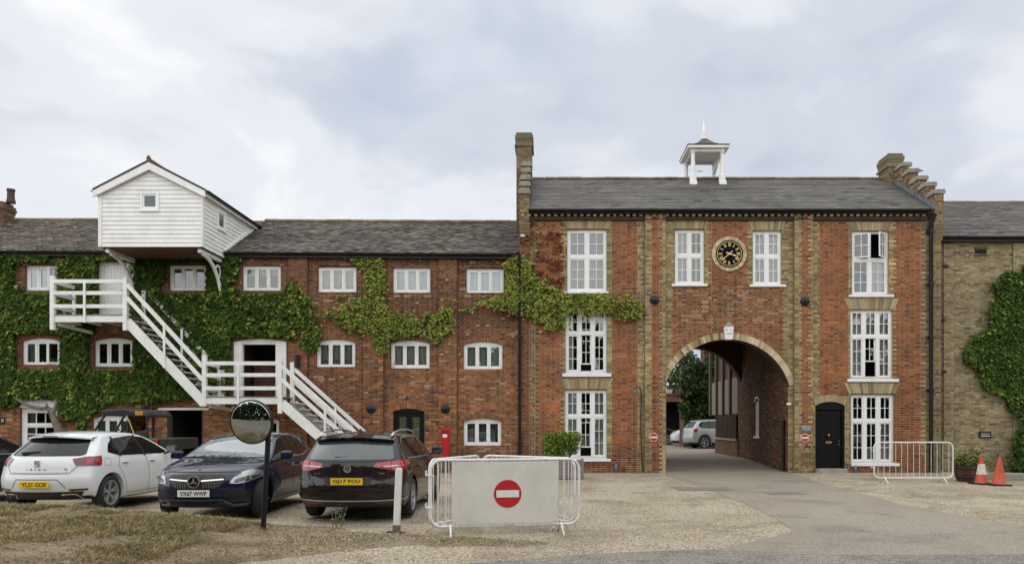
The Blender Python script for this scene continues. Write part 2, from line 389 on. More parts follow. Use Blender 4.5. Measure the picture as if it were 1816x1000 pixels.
def window(parent, x0, x1, z0, z1, Yf, cols=3, rows=((1., 1, 1),), fr=.065, sash=.045, barw=.022, rise=0., sill=None, blind=None,
           name='window', mull=.07, open_=(), wallc=(.16, .07, .045), tr=.07, sillh=.0, label=None, room=ROOM, matl='pvc', drop=None, wood=None, objs=False):
    """Yf: wall plane. rows from the top: (share of height, panes across, panes down)"""
    yb = Yf + .075; Wm = M[matl]
    q = MB(); dep = .09
    zt = z1 - (0 if not rise else 0)
    ztop = z1 - rise if rise else z1
    ybox(q, x0, x0 + fr, z0, ztop, yb, yb + dep); ybox(q, x1 - fr, x1, z0, ztop, yb, yb + dep)
    ybox(q, x0 + fr, x1 - fr, z0, z0 + fr, yb, yb + dep)
    topb = z1 - max(fr, rise + .035)
    if rise:
        pts = arc_pts(x0, x1, ztop, rise, 10); poly = [(x1 - fr, topb), (x0 + fr, topb), (x0 + fr, ztop), ] + [p for p in pts if x0 + fr < p[0] < x1 - fr] + [(x1 - fr, ztop)]
        q.prism(poly, lambda u, v, d: (u, d, v), yb, yb + dep)
        q.box(x0 - .03, x0 + fr, yb + .001, yb + dep - .001, ztop - .002, ztop + rise * .35); q.box(x1 - fr, x1 + .03, yb + .001, yb + dep - .001, ztop - .002, ztop + rise * .35)
    else: ybox(q, x0 + fr, x1 - fr, topb, z1, yb, yb + dep)
    ix0, ix1, iz0, iz1 = x0 + fr, x1 - fr, z0 + fr, topb
    cw = (ix1 - ix0 - mull * (cols - 1)) / cols; H = iz1 - iz0 - tr * (len(rows) - 1)
    for c in range(1, cols):
        a = ix0 + c * cw + (c - 1) * mull; ybox(q, a, a + mull, iz0, iz1, yb - .008, yb + dep - .002)
    zc_ = iz1; cells = []
    for r, (sh, nx, ny) in enumerate(rows):
        zb = zc_ - H * sh
        for c in range(cols): a = ix0 + c * (cw + mull); cells.append((r, c, a, a + cw, zb, zc_, nx, ny))
        if r < len(rows) - 1:
            for c in range(cols): a = ix0 + c * (cw + mull); ybox(q, a, a + cw, zb - tr, zb, yb - .004, yb + dep - .004)
        zc_ = zb - tr
    win = q.build(name, Wm, parent, bevel=.004)
    if label: win['label'] = label
    cache = {}
    for r, c, a, b, zb, zt_, nx, ny in cells:
        w_, h_ = b - a, zt_ - zb; opened = [o for o in open_ if o[0] == (r, c)]
        s = MB(); y0, y1 = .012, .055; kind = opened[0][1] if opened else None
        if kind == 'drop': zb0 = 0; h_ = h_
        s.box(0, sash, y0, y1, 0, h_); s.box(w_ - sash, w_, y0, y1, 0, h_); s.box(sash, w_ - sash, y0, y1, 0, sash); s.box(sash, w_ - sash, y0, y1, h_ - sash, h_)
        gw, gh = (w_ - 2 * sash - barw * (nx - 1)) / nx, (h_ - 2 * sash - barw * (ny - 1)) / ny
        for i in range(1, nx): s.box(sash + i * gw + (i - 1) * barw, sash + i * gw + i * barw, y0 + .004, y1 - .01, sash, h_ - sash)
        for j in range(1, ny):
            for i in range(nx): s.box(sash + i * (gw + barw), sash + i * (gw + barw) + gw, y0 + .006, y1 - .008, sash + j * gh + (j - 1) * barw, sash + j * gh + j * barw)
        mt = Matrix.Translation((a, yb, zb))
        if kind == 'left': mt = mt @ Matrix.Rotation(-R(opened[0][2]), 4, 'Z')
        if kind == 'right': mt = mt @ Matrix.Translation((w_, 0, 0)) @ Matrix.Rotation(R(opened[0][2]), 4, 'Z') @ Matrix.Translation((-w_, 0, 0))
        if kind == 'up': mt = mt @ Matrix.Translation((0, 0, opened[0][2])) @ Matrix.Translation((0, .05, 0))
        if kind == 'top': mt = mt @ Matrix.Translation((0, 0, h_)) @ Matrix.Rotation(R(opened[0][2]), 4, 'X') @ Matrix.Translation((0, 0, -h_))
        o = s.build('casement', Wm, win); o.matrix_local = mt
        key = (round(gw, 3), round(gh, 3))
        if key not in cache:
            p = MB(); p.box(0, gw + .01, 0, .004, 0, gh + .01); cache[key] = p.mesh('pane', M['glass'])
        for i in range(nx):
            for j in range(ny):
                o = obj('pane', cache[key], win)
                o.matrix_local = mt @ Matrix.Translation((sash + i * (gw + barw) - .005, .032, sash + j * (gh + barw) - .005)) @ Matrix.Rotation(R(random.uniform(-.9, .9)), 4, 'Z') @ Matrix.Rotation(R(random.uniform(-.9, .9)), 4, 'X')
    # reveal, room behind
    q = MB(); y0, y1 = Yf - .005, yb + dep
    q.face([(x0, y0, z0), (x0, y1, z0), (x0, y1, z1), (x0, y0, z1)], wallc); q.face([(x1, y1, z0), (x1, y0, z0), (x1, y0, z1), (x1, y1, z1)], wallc)
    q.face([(x0, y0, z1 + .001), (x0, y1, z1 + .001), (x1, y1, z1 + .001), (x1, y0, z1 + .001)], wallc); q.face([(x0, y1, z0 - .001), (x0, y0, z0 - .001), (x1, y0, z0 - .001), (x1, y1, z0 - .001)], wallc)
    q.build('reveal', M['room'], win)
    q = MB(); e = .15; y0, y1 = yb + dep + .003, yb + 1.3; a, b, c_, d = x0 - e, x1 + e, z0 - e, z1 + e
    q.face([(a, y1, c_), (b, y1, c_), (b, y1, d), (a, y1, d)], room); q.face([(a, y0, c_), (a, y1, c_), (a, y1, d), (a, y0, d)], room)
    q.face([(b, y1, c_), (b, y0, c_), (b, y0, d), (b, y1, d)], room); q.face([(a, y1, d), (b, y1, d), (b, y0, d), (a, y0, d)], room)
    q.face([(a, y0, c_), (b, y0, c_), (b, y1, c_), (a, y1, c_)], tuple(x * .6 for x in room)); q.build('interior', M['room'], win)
    if blind:
        yy = yb + dep + .03
        for (f0, f1, g0, g1, cc) in blind:              # shares of width / height covered
            q = MB(); xa, xb, za, zb = lerp(x0, x1, f0), lerp(x0, x1, f1), lerp(z0, z1, g0), lerp(z0, z1, g1)
            n = max(4, int((xb - xa) / .03)); st = []
            for i in range(n + 1): st.append((lerp(xa, xb, i / n), yy + .012 * math.sin(i * 2.4) + random.uniform(-.004, .004)))
            for i in range(n): q.face([(st[i][0], st[i][1], za), (st[i + 1][0], st[i + 1][1], za), (st[i + 1][0], st[i + 1][1], zb), (st[i][0], st[i][1], zb)], cc)
            q.build('curtain' if f1 - f0 < .5 else 'blind', M['cloth'], win)
    if objs:
        q = MB()
        for i in range(3):
            xx = lerp(x0, x1, .42 + .13 * i + random.uniform(-.03, .03)); q.lathe([(.03, 0), (.035, .05), (.015, .12), (.012, .17)], 8, (xx, yb + dep + .07, z0 + fr), c=(.3, .35, .33))
        q.build('jar', M['cloth'], win)
    if sill:
        q = MB(); sx0, sx1, sz0, sz1 = sill; q.box(sx0, sx1, Yf - .07, yb + .002, sz0, sz1)
        if sz1 < z0 - .004: q.box(x0 - .02, x1 + .02, Yf - .02, yb - .004, sz1 + .001, z0 - .001)
        q.build('sill', Wm, win, bevel=.006)
    return win

# ================================================================ GATEHOUSE
GY = 24.65
gx = lambda p: X(p, GY); gz = lambda p: Z(p, GY)
gate = thing('gatehouse', 'tall red and yellow brick gatehouse with an arched carriageway and stepped gables', 'building', (0, 0, 0))
RED = [(0.286, 0.090, 0.031), (0.314, 0.104, 0.037), (0.258, 0.079, 0.029), (0.347, 0.130, 0.050), (0.218, 0.065, 0.028), (0.291, 0.088, 0.032), (0.269, 0.095, 0.038), (0.146, 0.049, 0.028)]
YEL = [(0.319, 0.243, 0.116), (0.376, 0.294, 0.149), (0.274, 0.209, 0.099), (0.342, 0.266, 0.138), (0.217, 0.164, 0.083), (0.433, 0.350, 0.182), (0.160, 0.124, 0.066)]
CREAM = [(.52, .42, .27), (.58, .48, .33), (.45, .35, .21), (.60, .51, .36), (.36, .27, .16)]
def grime(x, z, s=.5, seed=0.): return noise.noise(Vector((x * s + seed, z * s * 1.3, seed)))
segs_hi = [921, 941, 952, 997, 1087, 1133, 1153, 1171, 1259, 1325, 1418, 1434, 1452, 1503, 1587, 1636, 1675]
kind_hi = 'ryryryryryryryry'   # between consecutive bounds
def gcol(a, z, wd):
    px = CX + a * F / GY; py = CY - (z - EYE) * F / GY
    t = 'y'
    for i in range(len(segs_hi) - 1):
        if segs_hi[i] <= px < segs_hi[i + 1]: t = kind_hi[i]; break
    if 1171 < px < 1418:
        if py > 507: t = 'r' if 1195 < px < 1391 else 'y'
        elif 1196 < px < 1386 and not (1259 < px < 1325): t = 'y'
    if py > 818 and (952 < px < 1133 or 1500 < px < 1640): t = 'r'
    if 1418 < px < 1434 and py > 785 and random.random() < .6: t = 'y'
    if 1171 < px <= 1187 and py > 790: return jit((.50, .38, .20), .12)
    if 1434 < px < 1512 and py > 703: t = 'y'
    if 997 <= px < 1087 and 521 < py < 552 or 997 <= px < 1087 and 660 < py < 673: t = 'r'
    if py < 396: t = 'r' if (t == 'r' or 1000 < px < 1090) else 'y'
    c = random.choice(RED if t == 'r' else YEL)
    g = grime(a, z); f = 1 + .3 * g
    if t == 'r' and 1200 < px < 1390 and py > 505: f *= .88; c = tuple(x * q for x, q in zip(c, (.9, 1.05, 1.1)))
    if t == 'r' and 1275 < px < 1310 and 480 < py < 560: f *= .72
    if px > 1590 and t == 'r': f *= .88
    if py > 790: f *= .82
    for (wa, wb, wc, wd_) in GW.values():
        for xs_ in (wa - 3, wb + 3):
            if abs(px - xs_) < 6 and 0 < py - wd_ < 34: f *= .80 + .006 * (py - wd_)
    if py > 805: f *= .84
    if t == 'r' and 1200 < px < 1390 and 505 < py < 575 and random.random() < .16: c = (.34, .22, .15)
    f *= 1 + .22 * noise.noise(Vector((a * 2.6, z * .35, 17))) - .10 * smooth(.1, .5, noise.noise(Vector((a * .8, z * .5, 44))))
    if px < 955: f *= .72
    if 1640 < px: f *= .62
    return jit(tuple(x * f for x in c), .13, .05)
Bnd = []
for i in range(1, len(segs_hi) - 1):
    sg = 1 if kind_hi[i - 1] == 'y' and kind_hi[i] == 'r' else -1
    Bnd.append((gx(segs_hi[i]), sg))
Wm = Wall((0, GY, 0), (1, 0, 0))
holes = []; JO = []
GW = {}     # windows in px: x0,x1,y0,y1
GW['a'] = (1006, 1076, 407, 517); GW['b'] = (1003, 1076, 549, 661); GW['c'] = (1002, 1076, 691, 812)
GW['d'] = (1197, 1249, 407, 504); GW['e'] = (1335, 1386, 409, 505)
GW['f'] = (1511, 1576, 410, 523); GW['g'] = (1508, 1583, 549, 671); GW['h'] = (1509, 1585, 699, 820)
for kk, (a, b, c, d) in GW.items(): holes.append(rect_hole(gx(a), gx(b), gz(d), gz(c)))
door_hole = arc_hole(gx(1446), gx(1498), -1, gz(719), .13, .04)
AC, AZ, AR, AH = 5.915, 2.285, 2.155, 2.035          # archway circle
def arch_hole(z):
    if z < AZ + .60: return (AC - AH - .0, AC + AH + .0)
    r = AR + .10; d = r * r - (z - AZ) ** 2
    if d <= 0: return None
    hw = min(math.sqrt(d), AH + .1); return (AC - hw, AC + hw)
GX0, GX1 = -1.0, 13.05; GTOP = gz(392)
pil = [(gx(1143), gx(1180)), (gx(1407), gx(1440))]
allh = holes + [door_hole, arch_hole]
Wm.lay(GX0, GX1, -.05, GTOP, allh + [rect_hole(p[0], p[1], -1, 20) for p in pil], gcol, Bnd, out=0., mort=(.40, .315, .21))
walls = [Wm]
for p in pil:
    hh = [arch_hole] if p[0] > 4 else []
    Wm.lay(p[0], p[1], -.05, gz(380), hh, gcol, Bnd, out=.11, mort=(.40, .315, .21))
# flat gauged arches
ARCH = MB()
def flat_arch(px0, px1, py0, py1, fl, n=19):
    zi, zo = gz(py1), gz(py0)
    pin = [(lerp(gx(px0), gx(px1), i / n), zi) for i in range(n + 1)]; po = [(lerp(gx(px0 - fl), gx(px1 + fl), i / n), zo) for i in range(n + 1)]
    q = Wm.vouss(pin, po, lambda i: jit(random.choice(((.38, .31, .17), (.30, .24, .13), (.42, .36, .22), (.24, .19, .11))), .12), out=.010)
    q.build('window_arch', M['brick'], gate)
for a in ((1004, 1078, 391, 406, 8), (1000, 1079, 671, 690, 9), (1195, 1251, 391, 406, 5), (1333, 1388, 392, 408, 5), (1509, 1578, 394, 409, 9),
          (1505, 1586, 529, 548, 9), (1506, 1587, 679, 698, 9)): flat_arch(*a)
n = 9; pin = arc_pts(gx(1446), gx(1498), gz(719), .13, 14); po = arc_pts(gx(1444), gx(1500), gz(719), .13, 14, .24)
po = [(lerp(gx(1443), gx(1502), i / 14), p[1]) for i, p in enumerate(po)]
Wm.vouss(pin, po, lambda i: jit((.38, .30, .17), .16), out=.012).build('door_arch', M['brick'], gate)
# great arch: two rings of cream bricks
th0 = math.acos((.595) / AR) * 1.0
def ring(r0, r1, n, out, colfn):
    a = [lerp(-th0, th0, i / n) for i in range(n + 1)]
    return Wm.vouss([(AC + r0 * math.sin(t), AZ + r0 * math.cos(t)) for t in a], [(AC + r1 * math.sin(t), AZ + r1 * math.cos(t)) for t in a], colfn, out=out, d=.35)
q = ring(AR, AR + .225, 67, .02, lambda i: jit(random.choice(CREAM if i > 30 else CREAM + YEL), .1)); nb = 0
# each voussoir is a part
vm = q
cnt = len(vm.f) // 5
for i in range(cnt):
    s = MB(); vv = vm.v[i * 8:(i + 1) * 8]; s.idx(vv, [(0, 1, 2, 3), (4, 5, 1, 0), (5, 6, 2, 1), (6, 7, 3, 2), (7, 4, 0, 3)], vm.c[i * 5]); s.build('arch_brick', M['brick'], gate)
# keystone tablet
ks = MB(); ks.prism([(-.115, 0), (.115, 0), (.16, .42), (-.16, .42)], lambda u, v, d: (AC + .03 + u, GY - d, 4.42 + v), -.1, .14); ks = ks.build('keystone', M['signwhite'], gate, bevel=.01)
q = MB(); q.prism([(-.17, 0), (.17, 0), (.15, .06), (.08, .09), (.05, .15), (-.05, .15), (-.08, .09), (-.15, .06)], lambda u, v, d: (AC + .03 + u, GY - d, 4.845 + v), -.02, .12)
for i in range(7): q.lathe([(0, 0), (.03, .01), (.028, .03), (0, .045)], 8, (AC + .03 - .13 + .043 * i, 0, 4.88 + .05 * math.sin(math.pi * i / 6)), axis='z') if False else None
q.build('keystone_crest', M['stone'], gate)
def text(parent, s, width, height, mat_, loc, rot=(R(90), 0, 0), ext=.002, name='lettering', bold=.0, space=1.):
    cu = bpy.data.curves.new('lettering', 'FONT'); cu.body = s; cu.align_x = 'CENTER'; cu.align_y = 'CENTER'; cu.extrude = 0; cu.offset = bold; cu.space_character = space; cu.resolution_u = 3
    o = bpy.data.objects.new('tmp', cu); col.objects.link(o)
    dg = bpy.context.evaluated_depsgraph_get(); dg.update(); ev = o.evaluated_get(dg); me = bpy.data.meshes.new_from_object(ev)
    bpy.data.objects.remove(o); co = np.empty(len(me.vertices) * 3, dtype=np.float32); me.vertices.foreach_get('co', co); co = co.reshape(-1, 3)
    mn, mx = co.min(0), co.max(0); ctr = (mn + mx) / 2; sz = mx - mn
    co = (co - ctr) * np.array([width / sz[0], height / sz[1], 1]); co[:, 2] = 0; me.vertices.foreach_set('co', co.ravel().astype(np.float32))
    me.materials.clear(); me.materials.append(mat_); me.name = name
    o = obj(name, me, parent); o.matrix_local = Matrix.Translation(loc) @ Matrix.Rotation(rot[2], 4, 'Z') @ Matrix.Rotation(rot[1], 4, 'Y') @ Matrix.Rotation(rot[0], 4, 'X')
    return o
text(ks, 'N · C', .20, .065, M['ink'], (AC + .03, GY - .142, 4.74)); text(ks, '1828', .19, .06, M['ink'], (AC + .03, GY - .142, 4.61))

# passage walls, soffits, rear front; inside colours set darker to deepen the shade
PY1 = 31.1
pr = Wall((AC + AH, 0, 0), (0, -1, 0))        # right passage wall faces -x : u = -y
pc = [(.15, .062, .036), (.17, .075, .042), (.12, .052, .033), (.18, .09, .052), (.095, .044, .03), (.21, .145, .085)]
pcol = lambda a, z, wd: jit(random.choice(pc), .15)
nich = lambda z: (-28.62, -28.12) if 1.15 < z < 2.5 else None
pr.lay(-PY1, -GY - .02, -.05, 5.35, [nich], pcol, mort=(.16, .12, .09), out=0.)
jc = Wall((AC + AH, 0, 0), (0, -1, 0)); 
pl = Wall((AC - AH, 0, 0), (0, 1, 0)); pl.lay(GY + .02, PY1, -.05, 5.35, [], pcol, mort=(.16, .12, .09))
walls += [pr, pl]
q = MB()   # soffit of front arch and rear arch, ceiling
def arch_band(q, cx, cz, r, half, y0, y1, ztop, c, n=28, spring=None):
    sp = cz + math.sqrt(max(0, r * r - half * half)); a0 = math.acos((sp - cz) / r)
    pts = [(cx + r * math.sin(lerp(-a0, a0, i / n)), cz + r * math.cos(lerp(-a0, a0, i / n))) for i in range(n + 1)]
    for i in range(n):
        (xa, za), (xb, zb) = pts[i], pts[i + 1]
        q.face([(xa, y0, za), (xa, y1, za), (xb, y1, zb), (xb, y0, zb)], c)
        q.face([(xa, y1, za), (xb, y1, zb), (xb, y1, ztop), (xa, y1, ztop)], c)
        if y0 > GY + 1: q.face([(xa, y0, za), (xb, y0, zb), (xb, y0, ztop), (xa, y0, ztop)], c)
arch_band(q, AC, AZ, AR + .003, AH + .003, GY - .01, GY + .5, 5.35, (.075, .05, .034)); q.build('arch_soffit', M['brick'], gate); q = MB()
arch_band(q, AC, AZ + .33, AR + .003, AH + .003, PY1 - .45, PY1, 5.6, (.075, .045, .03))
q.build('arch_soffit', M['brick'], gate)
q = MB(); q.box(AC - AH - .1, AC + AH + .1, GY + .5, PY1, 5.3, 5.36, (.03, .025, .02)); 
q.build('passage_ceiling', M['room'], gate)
for yy in (25.9, 27.3, 28.7, 29.9):
    q = MB(); q.box(AC - AH, AC + AH, yy - .1, yy + .1, 5.08, 5.299); q.build('ceiling_beam', M['darkwood'], gate)
# arched window in the passage
q = MB(); 
for k_ in range(5):
    yy = 28.12 + .5 * k_ / 4; q.box(AC + AH + .02, AC + AH + .06, yy - .015, yy + .015, 1.15, 2.5)
for k_ in range(7): zz = 1.15 + 1.35 * k_ / 6; q.box(AC + AH + .021, AC + AH + .059, 28.12, 28.62, zz - .015, zz + .015)
q.box(AC + AH - .05, AC + AH + .05, 28.05, 28.69, 1.07, 1.15)
for i in range(8):
    a0, a1 = math.pi * i / 8, math.pi * (i + 1) / 8; c0, c1 = 28.37 + .28 * math.cos(a0), 28.37 + .28 * math.cos(a1); d0, d1 = 2.48 + .16 * math.sin(a0), 2.48 + .16 * math.sin(a1)
    q.bar((AC + AH + .01, c0, d0), (AC + AH + .01, c1, d1), .07, .06)
pw = q.build('passage_window', M['pvc'], gate); q = MB(); q.box(AC + AH + .06, AC + AH + .07, 28.12, 28.62, 1.15, 2.5); q.build('pane', M['glass'], pw)
q = MB(); q.box(AC + AH + .2, AC + AH + .22, 28.0, 28.8, 1., 2.6, (.25, .25, .25)); q.build('interior', M['room'], pw)
q = MB(); q.tube([(AC + AH - .07, 24.95, .05), (AC + AH - .07, 24.95, 1.75)], .055, 10); q.build('passage_downpipe', M['black'], gate, smooth=True, angle=40)
# body of the house above the passage, side and rear walls (plain masonry shell)
def shell(q, x0, x1, y0, y1, z0, z1, c, faces='lrbt'):
    if 'l' in faces: q.face([(x0, y1, z0), (x0, y0, z0), (x0, y0, z1), (x0, y1, z1)], c)
    if 'r' in faces: q.face([(x1, y0, z0), (x1, y1, z0), (x1, y1, z1), (x1, y0, z1)], c)
    if 'b' in faces: q.face([(x1, y1, z0), (x0, y1, z0), (x0, y1, z1), (x1, y1, z1)], c)
    if 't' in faces: q.face([(x0, y0, z1), (x1, y0, z1), (x1, y1, z1), (x0, y1, z1)], c)
q = MB(); cc = (.24, .12, .07)
shell(q, GX0, AC - AH - .2, GY + .02, PY1, -.1, 8.6, cc, 'lb'); shell(q, AC + AH + .35, GX1, GY + .02, PY1, -.1, 8.6, cc, 'rb')
shell(q, AC - AH - .2, AC + AH + .35, GY + .02, PY1 + .01, 5.6, 8.6, cc, 'b')
shell(q, AC - AH - .2, AC - AH - .05, PY1 - .2, PY1 + .01, 0, 5.6, cc, 'b'); shell(q, AC + AH + .05, AC + AH + .35, PY1 - .2, PY1 + .01, 0, 5.6, cc, 'b')
q.build('rear_wall', M['brick'], gate)

# window fittings
def gwin(key, cols, rows, sill, **kw):
    a, b, c, d = GW[key]
    return window(gate, gx(a), gx(b), gz(d), gz(c), GY, cols=cols, rows=rows, fr=.07, sash=.04, barw=.02, mull=.09, tr=.10,
                  sill=(gx(sill[0]), gx(sill[1]), gz(sill[3]), gz(sill[2])), wallc=(.34, .28, .16), **kw)
LIL = (.42, .38, .40); CUR = (.62, .62, .60)
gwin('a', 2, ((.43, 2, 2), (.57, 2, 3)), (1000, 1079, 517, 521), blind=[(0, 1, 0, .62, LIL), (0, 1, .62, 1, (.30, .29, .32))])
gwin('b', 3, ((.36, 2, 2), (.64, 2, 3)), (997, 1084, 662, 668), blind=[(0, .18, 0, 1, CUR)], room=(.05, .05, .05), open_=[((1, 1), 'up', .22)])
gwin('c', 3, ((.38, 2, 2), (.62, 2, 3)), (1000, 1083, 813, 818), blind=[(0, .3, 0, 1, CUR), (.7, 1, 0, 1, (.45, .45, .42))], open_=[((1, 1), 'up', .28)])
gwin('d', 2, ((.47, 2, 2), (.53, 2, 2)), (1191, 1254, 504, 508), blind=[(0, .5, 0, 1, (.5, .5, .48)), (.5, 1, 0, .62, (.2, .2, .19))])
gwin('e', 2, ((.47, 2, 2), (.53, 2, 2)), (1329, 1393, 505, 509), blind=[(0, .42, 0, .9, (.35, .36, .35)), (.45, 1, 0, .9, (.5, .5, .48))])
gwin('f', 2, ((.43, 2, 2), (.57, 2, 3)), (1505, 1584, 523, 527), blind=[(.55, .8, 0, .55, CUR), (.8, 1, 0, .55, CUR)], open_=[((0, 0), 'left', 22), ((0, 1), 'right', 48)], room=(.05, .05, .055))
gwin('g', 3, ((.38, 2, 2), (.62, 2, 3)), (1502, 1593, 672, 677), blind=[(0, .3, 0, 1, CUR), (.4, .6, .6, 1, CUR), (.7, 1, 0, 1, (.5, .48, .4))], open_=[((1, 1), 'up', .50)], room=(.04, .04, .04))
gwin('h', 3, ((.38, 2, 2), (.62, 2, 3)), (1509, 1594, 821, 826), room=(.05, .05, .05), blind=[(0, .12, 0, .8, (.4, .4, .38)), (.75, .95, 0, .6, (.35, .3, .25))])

# front door
dx0, dx1, dz0, dz1 = gx(1446), gx(1498), gz(832), gz(713)
q = MB(); 
q.box(dx0, dx0 + .07, GY + .05, GY + .2, dz0, gz(724)); q.box(dx1 - .07, dx1, GY + .05, GY + .2, dz0, gz(724))
q.prism([(dx0, gz(726)), (dx1, gz(726))] + arc_pts(dx0, dx1, gz(719), .13, 10)[::-1], lambda u, v, d: (u, d, v), GY + .05, GY + .2)
door = q.build('door_frame', M['blackdoor'], gate, bevel=.005)
q = MB(); w0, w1 = dx0 + .075, dx1 - .075; z0, z1 = dz0 + .07, gz(727); q.box(w0, w1, GY + .13, GY + .17, z0, z1)
H = z1 - z0; mid = (w0 + w1) / 2
for (pa, pb) in ((.80, .93), (.47, .75), (.08, .38)):
    for (xa, xb) in ((w0 + .1, mid - .05), (mid + .05, w1 - .1)):
        za, zb = z0 + H * pa, z0 + H * pb
        for t_ in ((xa, xb, za, za + .03), (xa, xb, zb - .03, zb), (xa, xa + .025, za + .03, zb - .03), (xb - .025, xb, za + .03, zb - .03)): q.box(t_[0], t_[1], GY + .115, GY + .13, t_[2], t_[3])
dl = q.build('door', M['blackdoor'], gate, bevel=.004)
q = MB(); q.box(mid - .10, mid + .10, GY + .118, GY + .13, z0 + H * .415, z0 + H * .455); q.build('letter_plate', M['brass'], dl)
q = MB(); q.lathe([(.0, -.05), (.035, -.045), (.045, -.02), (.02, 0)], 12, (mid, GY + .13, z0 + H * .56), axis='y'); q.build('door_knob', M['brass'], dl, smooth=True)
q = MB(); q.lathe([(.0, -.03), (.018, -.028), (.018, 0)], 10, (w1 - .07, GY + .13, z0 + H * .46), axis='y'); q.lathe([(.0, -.02), (.018, -.015), (.018, 0)], 10, (w1 - .07, GY + .13, z0 + H * .40), axis='y'); q.build('lock', M['brass'], dl)
q = MB(); q.box(dx0 - .03, dx1 + .03, GY - .22, GY + .2, -.02, dz0 + .03); q.build('door_step', M['stone'], gate, bevel=.01)
q = MB(); q.box(dx0, dx1, GY + .172, GY + .18, 0, dz1); q.build('door_backing', M['dark'], gate)

# cornice: moulding, dentils, gutter
q = MB(); x0, x1 = GX0, GX1
q.box(x0, x1 - .5, GY - .10, GY + .1, gz(391.5), gz(386)); q.box(x0, x1 - .5, GY - .05, GY + .1, gz(386), gz(377)); 
q.build('cornice_moulding', M['darkwood'], gate, bevel=.01)
cache = {}
xx = x0 + .1; i = 0
while xx < x1 - .55:
    c = random.choice([(.36, .28, .17), (.42, .34, .22), (.30, .22, .13)])
    if c not in cache: q = MB(); q.box(-.055, .055, 0, .13, 0, .1, c); cache[c] = q.mesh('dentil', M['brick'])
    o = obj('dentil', cache[c], gate); o.location = (xx, GY - .16, gz(385.5)); xx += .218; i += 1
q = MB(); q.box(x0, x1 - .5, GY - .19, GY + .1, gz(379.8), gz(376.6), (.25, .17, .1)); q.build('cornice_course', M['brick'], gate)
EAVY, EAVZ, RGY, RGZ = GY - .25, Z(371.5, GY - .25), 27.9, Z(317.5, 27.9)
q = MB()
gprof = [(.075 * math.cos(t), .075 * math.sin(t)) for t in [math.pi + math.pi * i / 8 for i in range(9)]]
for i in range(8):
    (a, b), (c, d) = gprof[i], gprof[i + 1]
    q.face([(x0 + .3, EAVY - .05 + a, EAVZ - .01 + b), (x1 - .5, EAVY - .05 + a, EAVZ - .01 + b), (x1 - .5, EAVY - .05 + c, EAVZ - .01 + d), (x0 + .3, EAVY - .05 + c, EAVZ - .01 + d)])
q.box(x0 + .3, x1 - .5, EAVY + .03, GY - .0, EAVZ - .13, EAVZ - .02)
q.build('gutter', M['black'], gate)
# roof
def scol(a, z_): pass
def gate_slate(p, r):
    g = noise.noise(Vector((p.x * .5, r * .35, 2))); c = (.105, .099, .090)
    f = 1 + .35 * g + random.uniform(-.22, .2)
    if random.random() < .03: f *= .45
    return tuple(x * f for x in c)
lay_slates(gate, (GX0 + .35, EAVY, EAVZ), (GX1 - .45, EAVY, EAVZ), (GX1 - .45, RGY, RGZ), (GX0 + .35, RGY, RGZ), .19, .30, gate_slate, 300, rag=.008, lift=.014, thick=.012)
def ridge_tiles(parent, A, B, mat_='terracotta', ln=.45, r=.11):
    A, B = Vector(A), Vector(B); n = int((B - A).length / ln); base = None
    for i in range(n):
        p = A.lerp(B, (i + .5) / n)
        if base is None:
            q = MB(); L_ = (B - A).length / n
            pr_ = [(r * 1.1 * math.cos(t), r * math.sin(t) * .9) for t in [math.pi * j / 8 for j in range(9)]]
            for j in range(8):
                (a, b), (c, d) = pr_[j], pr_[j + 1]; q.face([(-L_ / 2 + .006, a, b), (L_ / 2 - .006, a, b), (L_ / 2 - .006, c, d), (-L_ / 2 + .006, c, d)])
            q.face([(-L_ / 2 + .006, a, b) for a, b in pr_]); q.face([(L_ / 2 - .006, a, b) for a, b in pr_][::-1]); base = q.mesh('ridge_tile', M[mat_])
        o = obj('ridge_tile', base, parent); o.location = (p.x, p.y, p.z - .05 + random.uniform(-.008, .008)); d = (B - A).normalized(); o.rotation_euler = (random.uniform(-.03, .03), -math.asin(d.z) + random.uniform(-.01, .01), math.atan2(d.y, d.x))
ridge_tiles(gate, (GX0 + .35, RGY, RGZ + .02), (GX1 - .45, RGY, RGZ + .02))
q = MB(); q.face([(GX0, RGY, RGZ), (GX1, RGY, RGZ), (GX1, PY1 + .3, EAVZ), (GX0, PY1 + .3, EAVZ)], (.1, .1, .1)); q.build('rear_roof', M['slate'], gate)

# stepped gables
gstep = [(.26, .20, .11), (.30, .24, .13), (.22, .165, .09), (.17, .12, .07), (.19, .09, .06)]
def brick_block(parent, x0, x1, y0, y1, z0, z1, name, cols_=gstep, mort=(.24, .20, .14), faces='flr', walls_out=None, cap=True):
    """a masonry block with real bricks on the faces named; adds to walls_out"""
    fw = Wall((0, y0, 0), (1, 0, 0)); lw = Wall((x0, 0, 0), (0, -1, 0)); rw = Wall((x1, 0, 0), (0, 1, 0)); cf = lambda a, z, w_: jit(random.choice(cols_), .15)
    if 'f' in faces: fw.lay(x0, x1, z0, z1, [], cf, mort=mort)
    if 'l' in faces: lw.lay(-y1, -y0, z0, z1, [], cf, mort=mort)
    if 'r' in faces: rw.lay(y0, y1, z0, z1, [], cf, mort=mort)
    walls_out += [fw, lw, rw]
    if cap:
        q = MB(); q.box(x0 - .0, x1 + .0, y0 + .012, y1 - .012, z1 - .05, z1 - .001, mort); q.build(name, M['brick'], parent)
def lay_side(W, a0, a1, z0, z1, cf, mort): W.lay(a0, a1, z0, z1, [], cf, mort=mort)
steps = [(24.5, 25.03, Z(337, 24.5)), (25.03, 25.6, Z(324, 25.03)), (25.6, 26.2, Z(315, 25.6) + .04), (26.2, 26.75, Z(311, 26.2) + .22), (26.75, 27.35, Z(306, 26.75) + .35)]
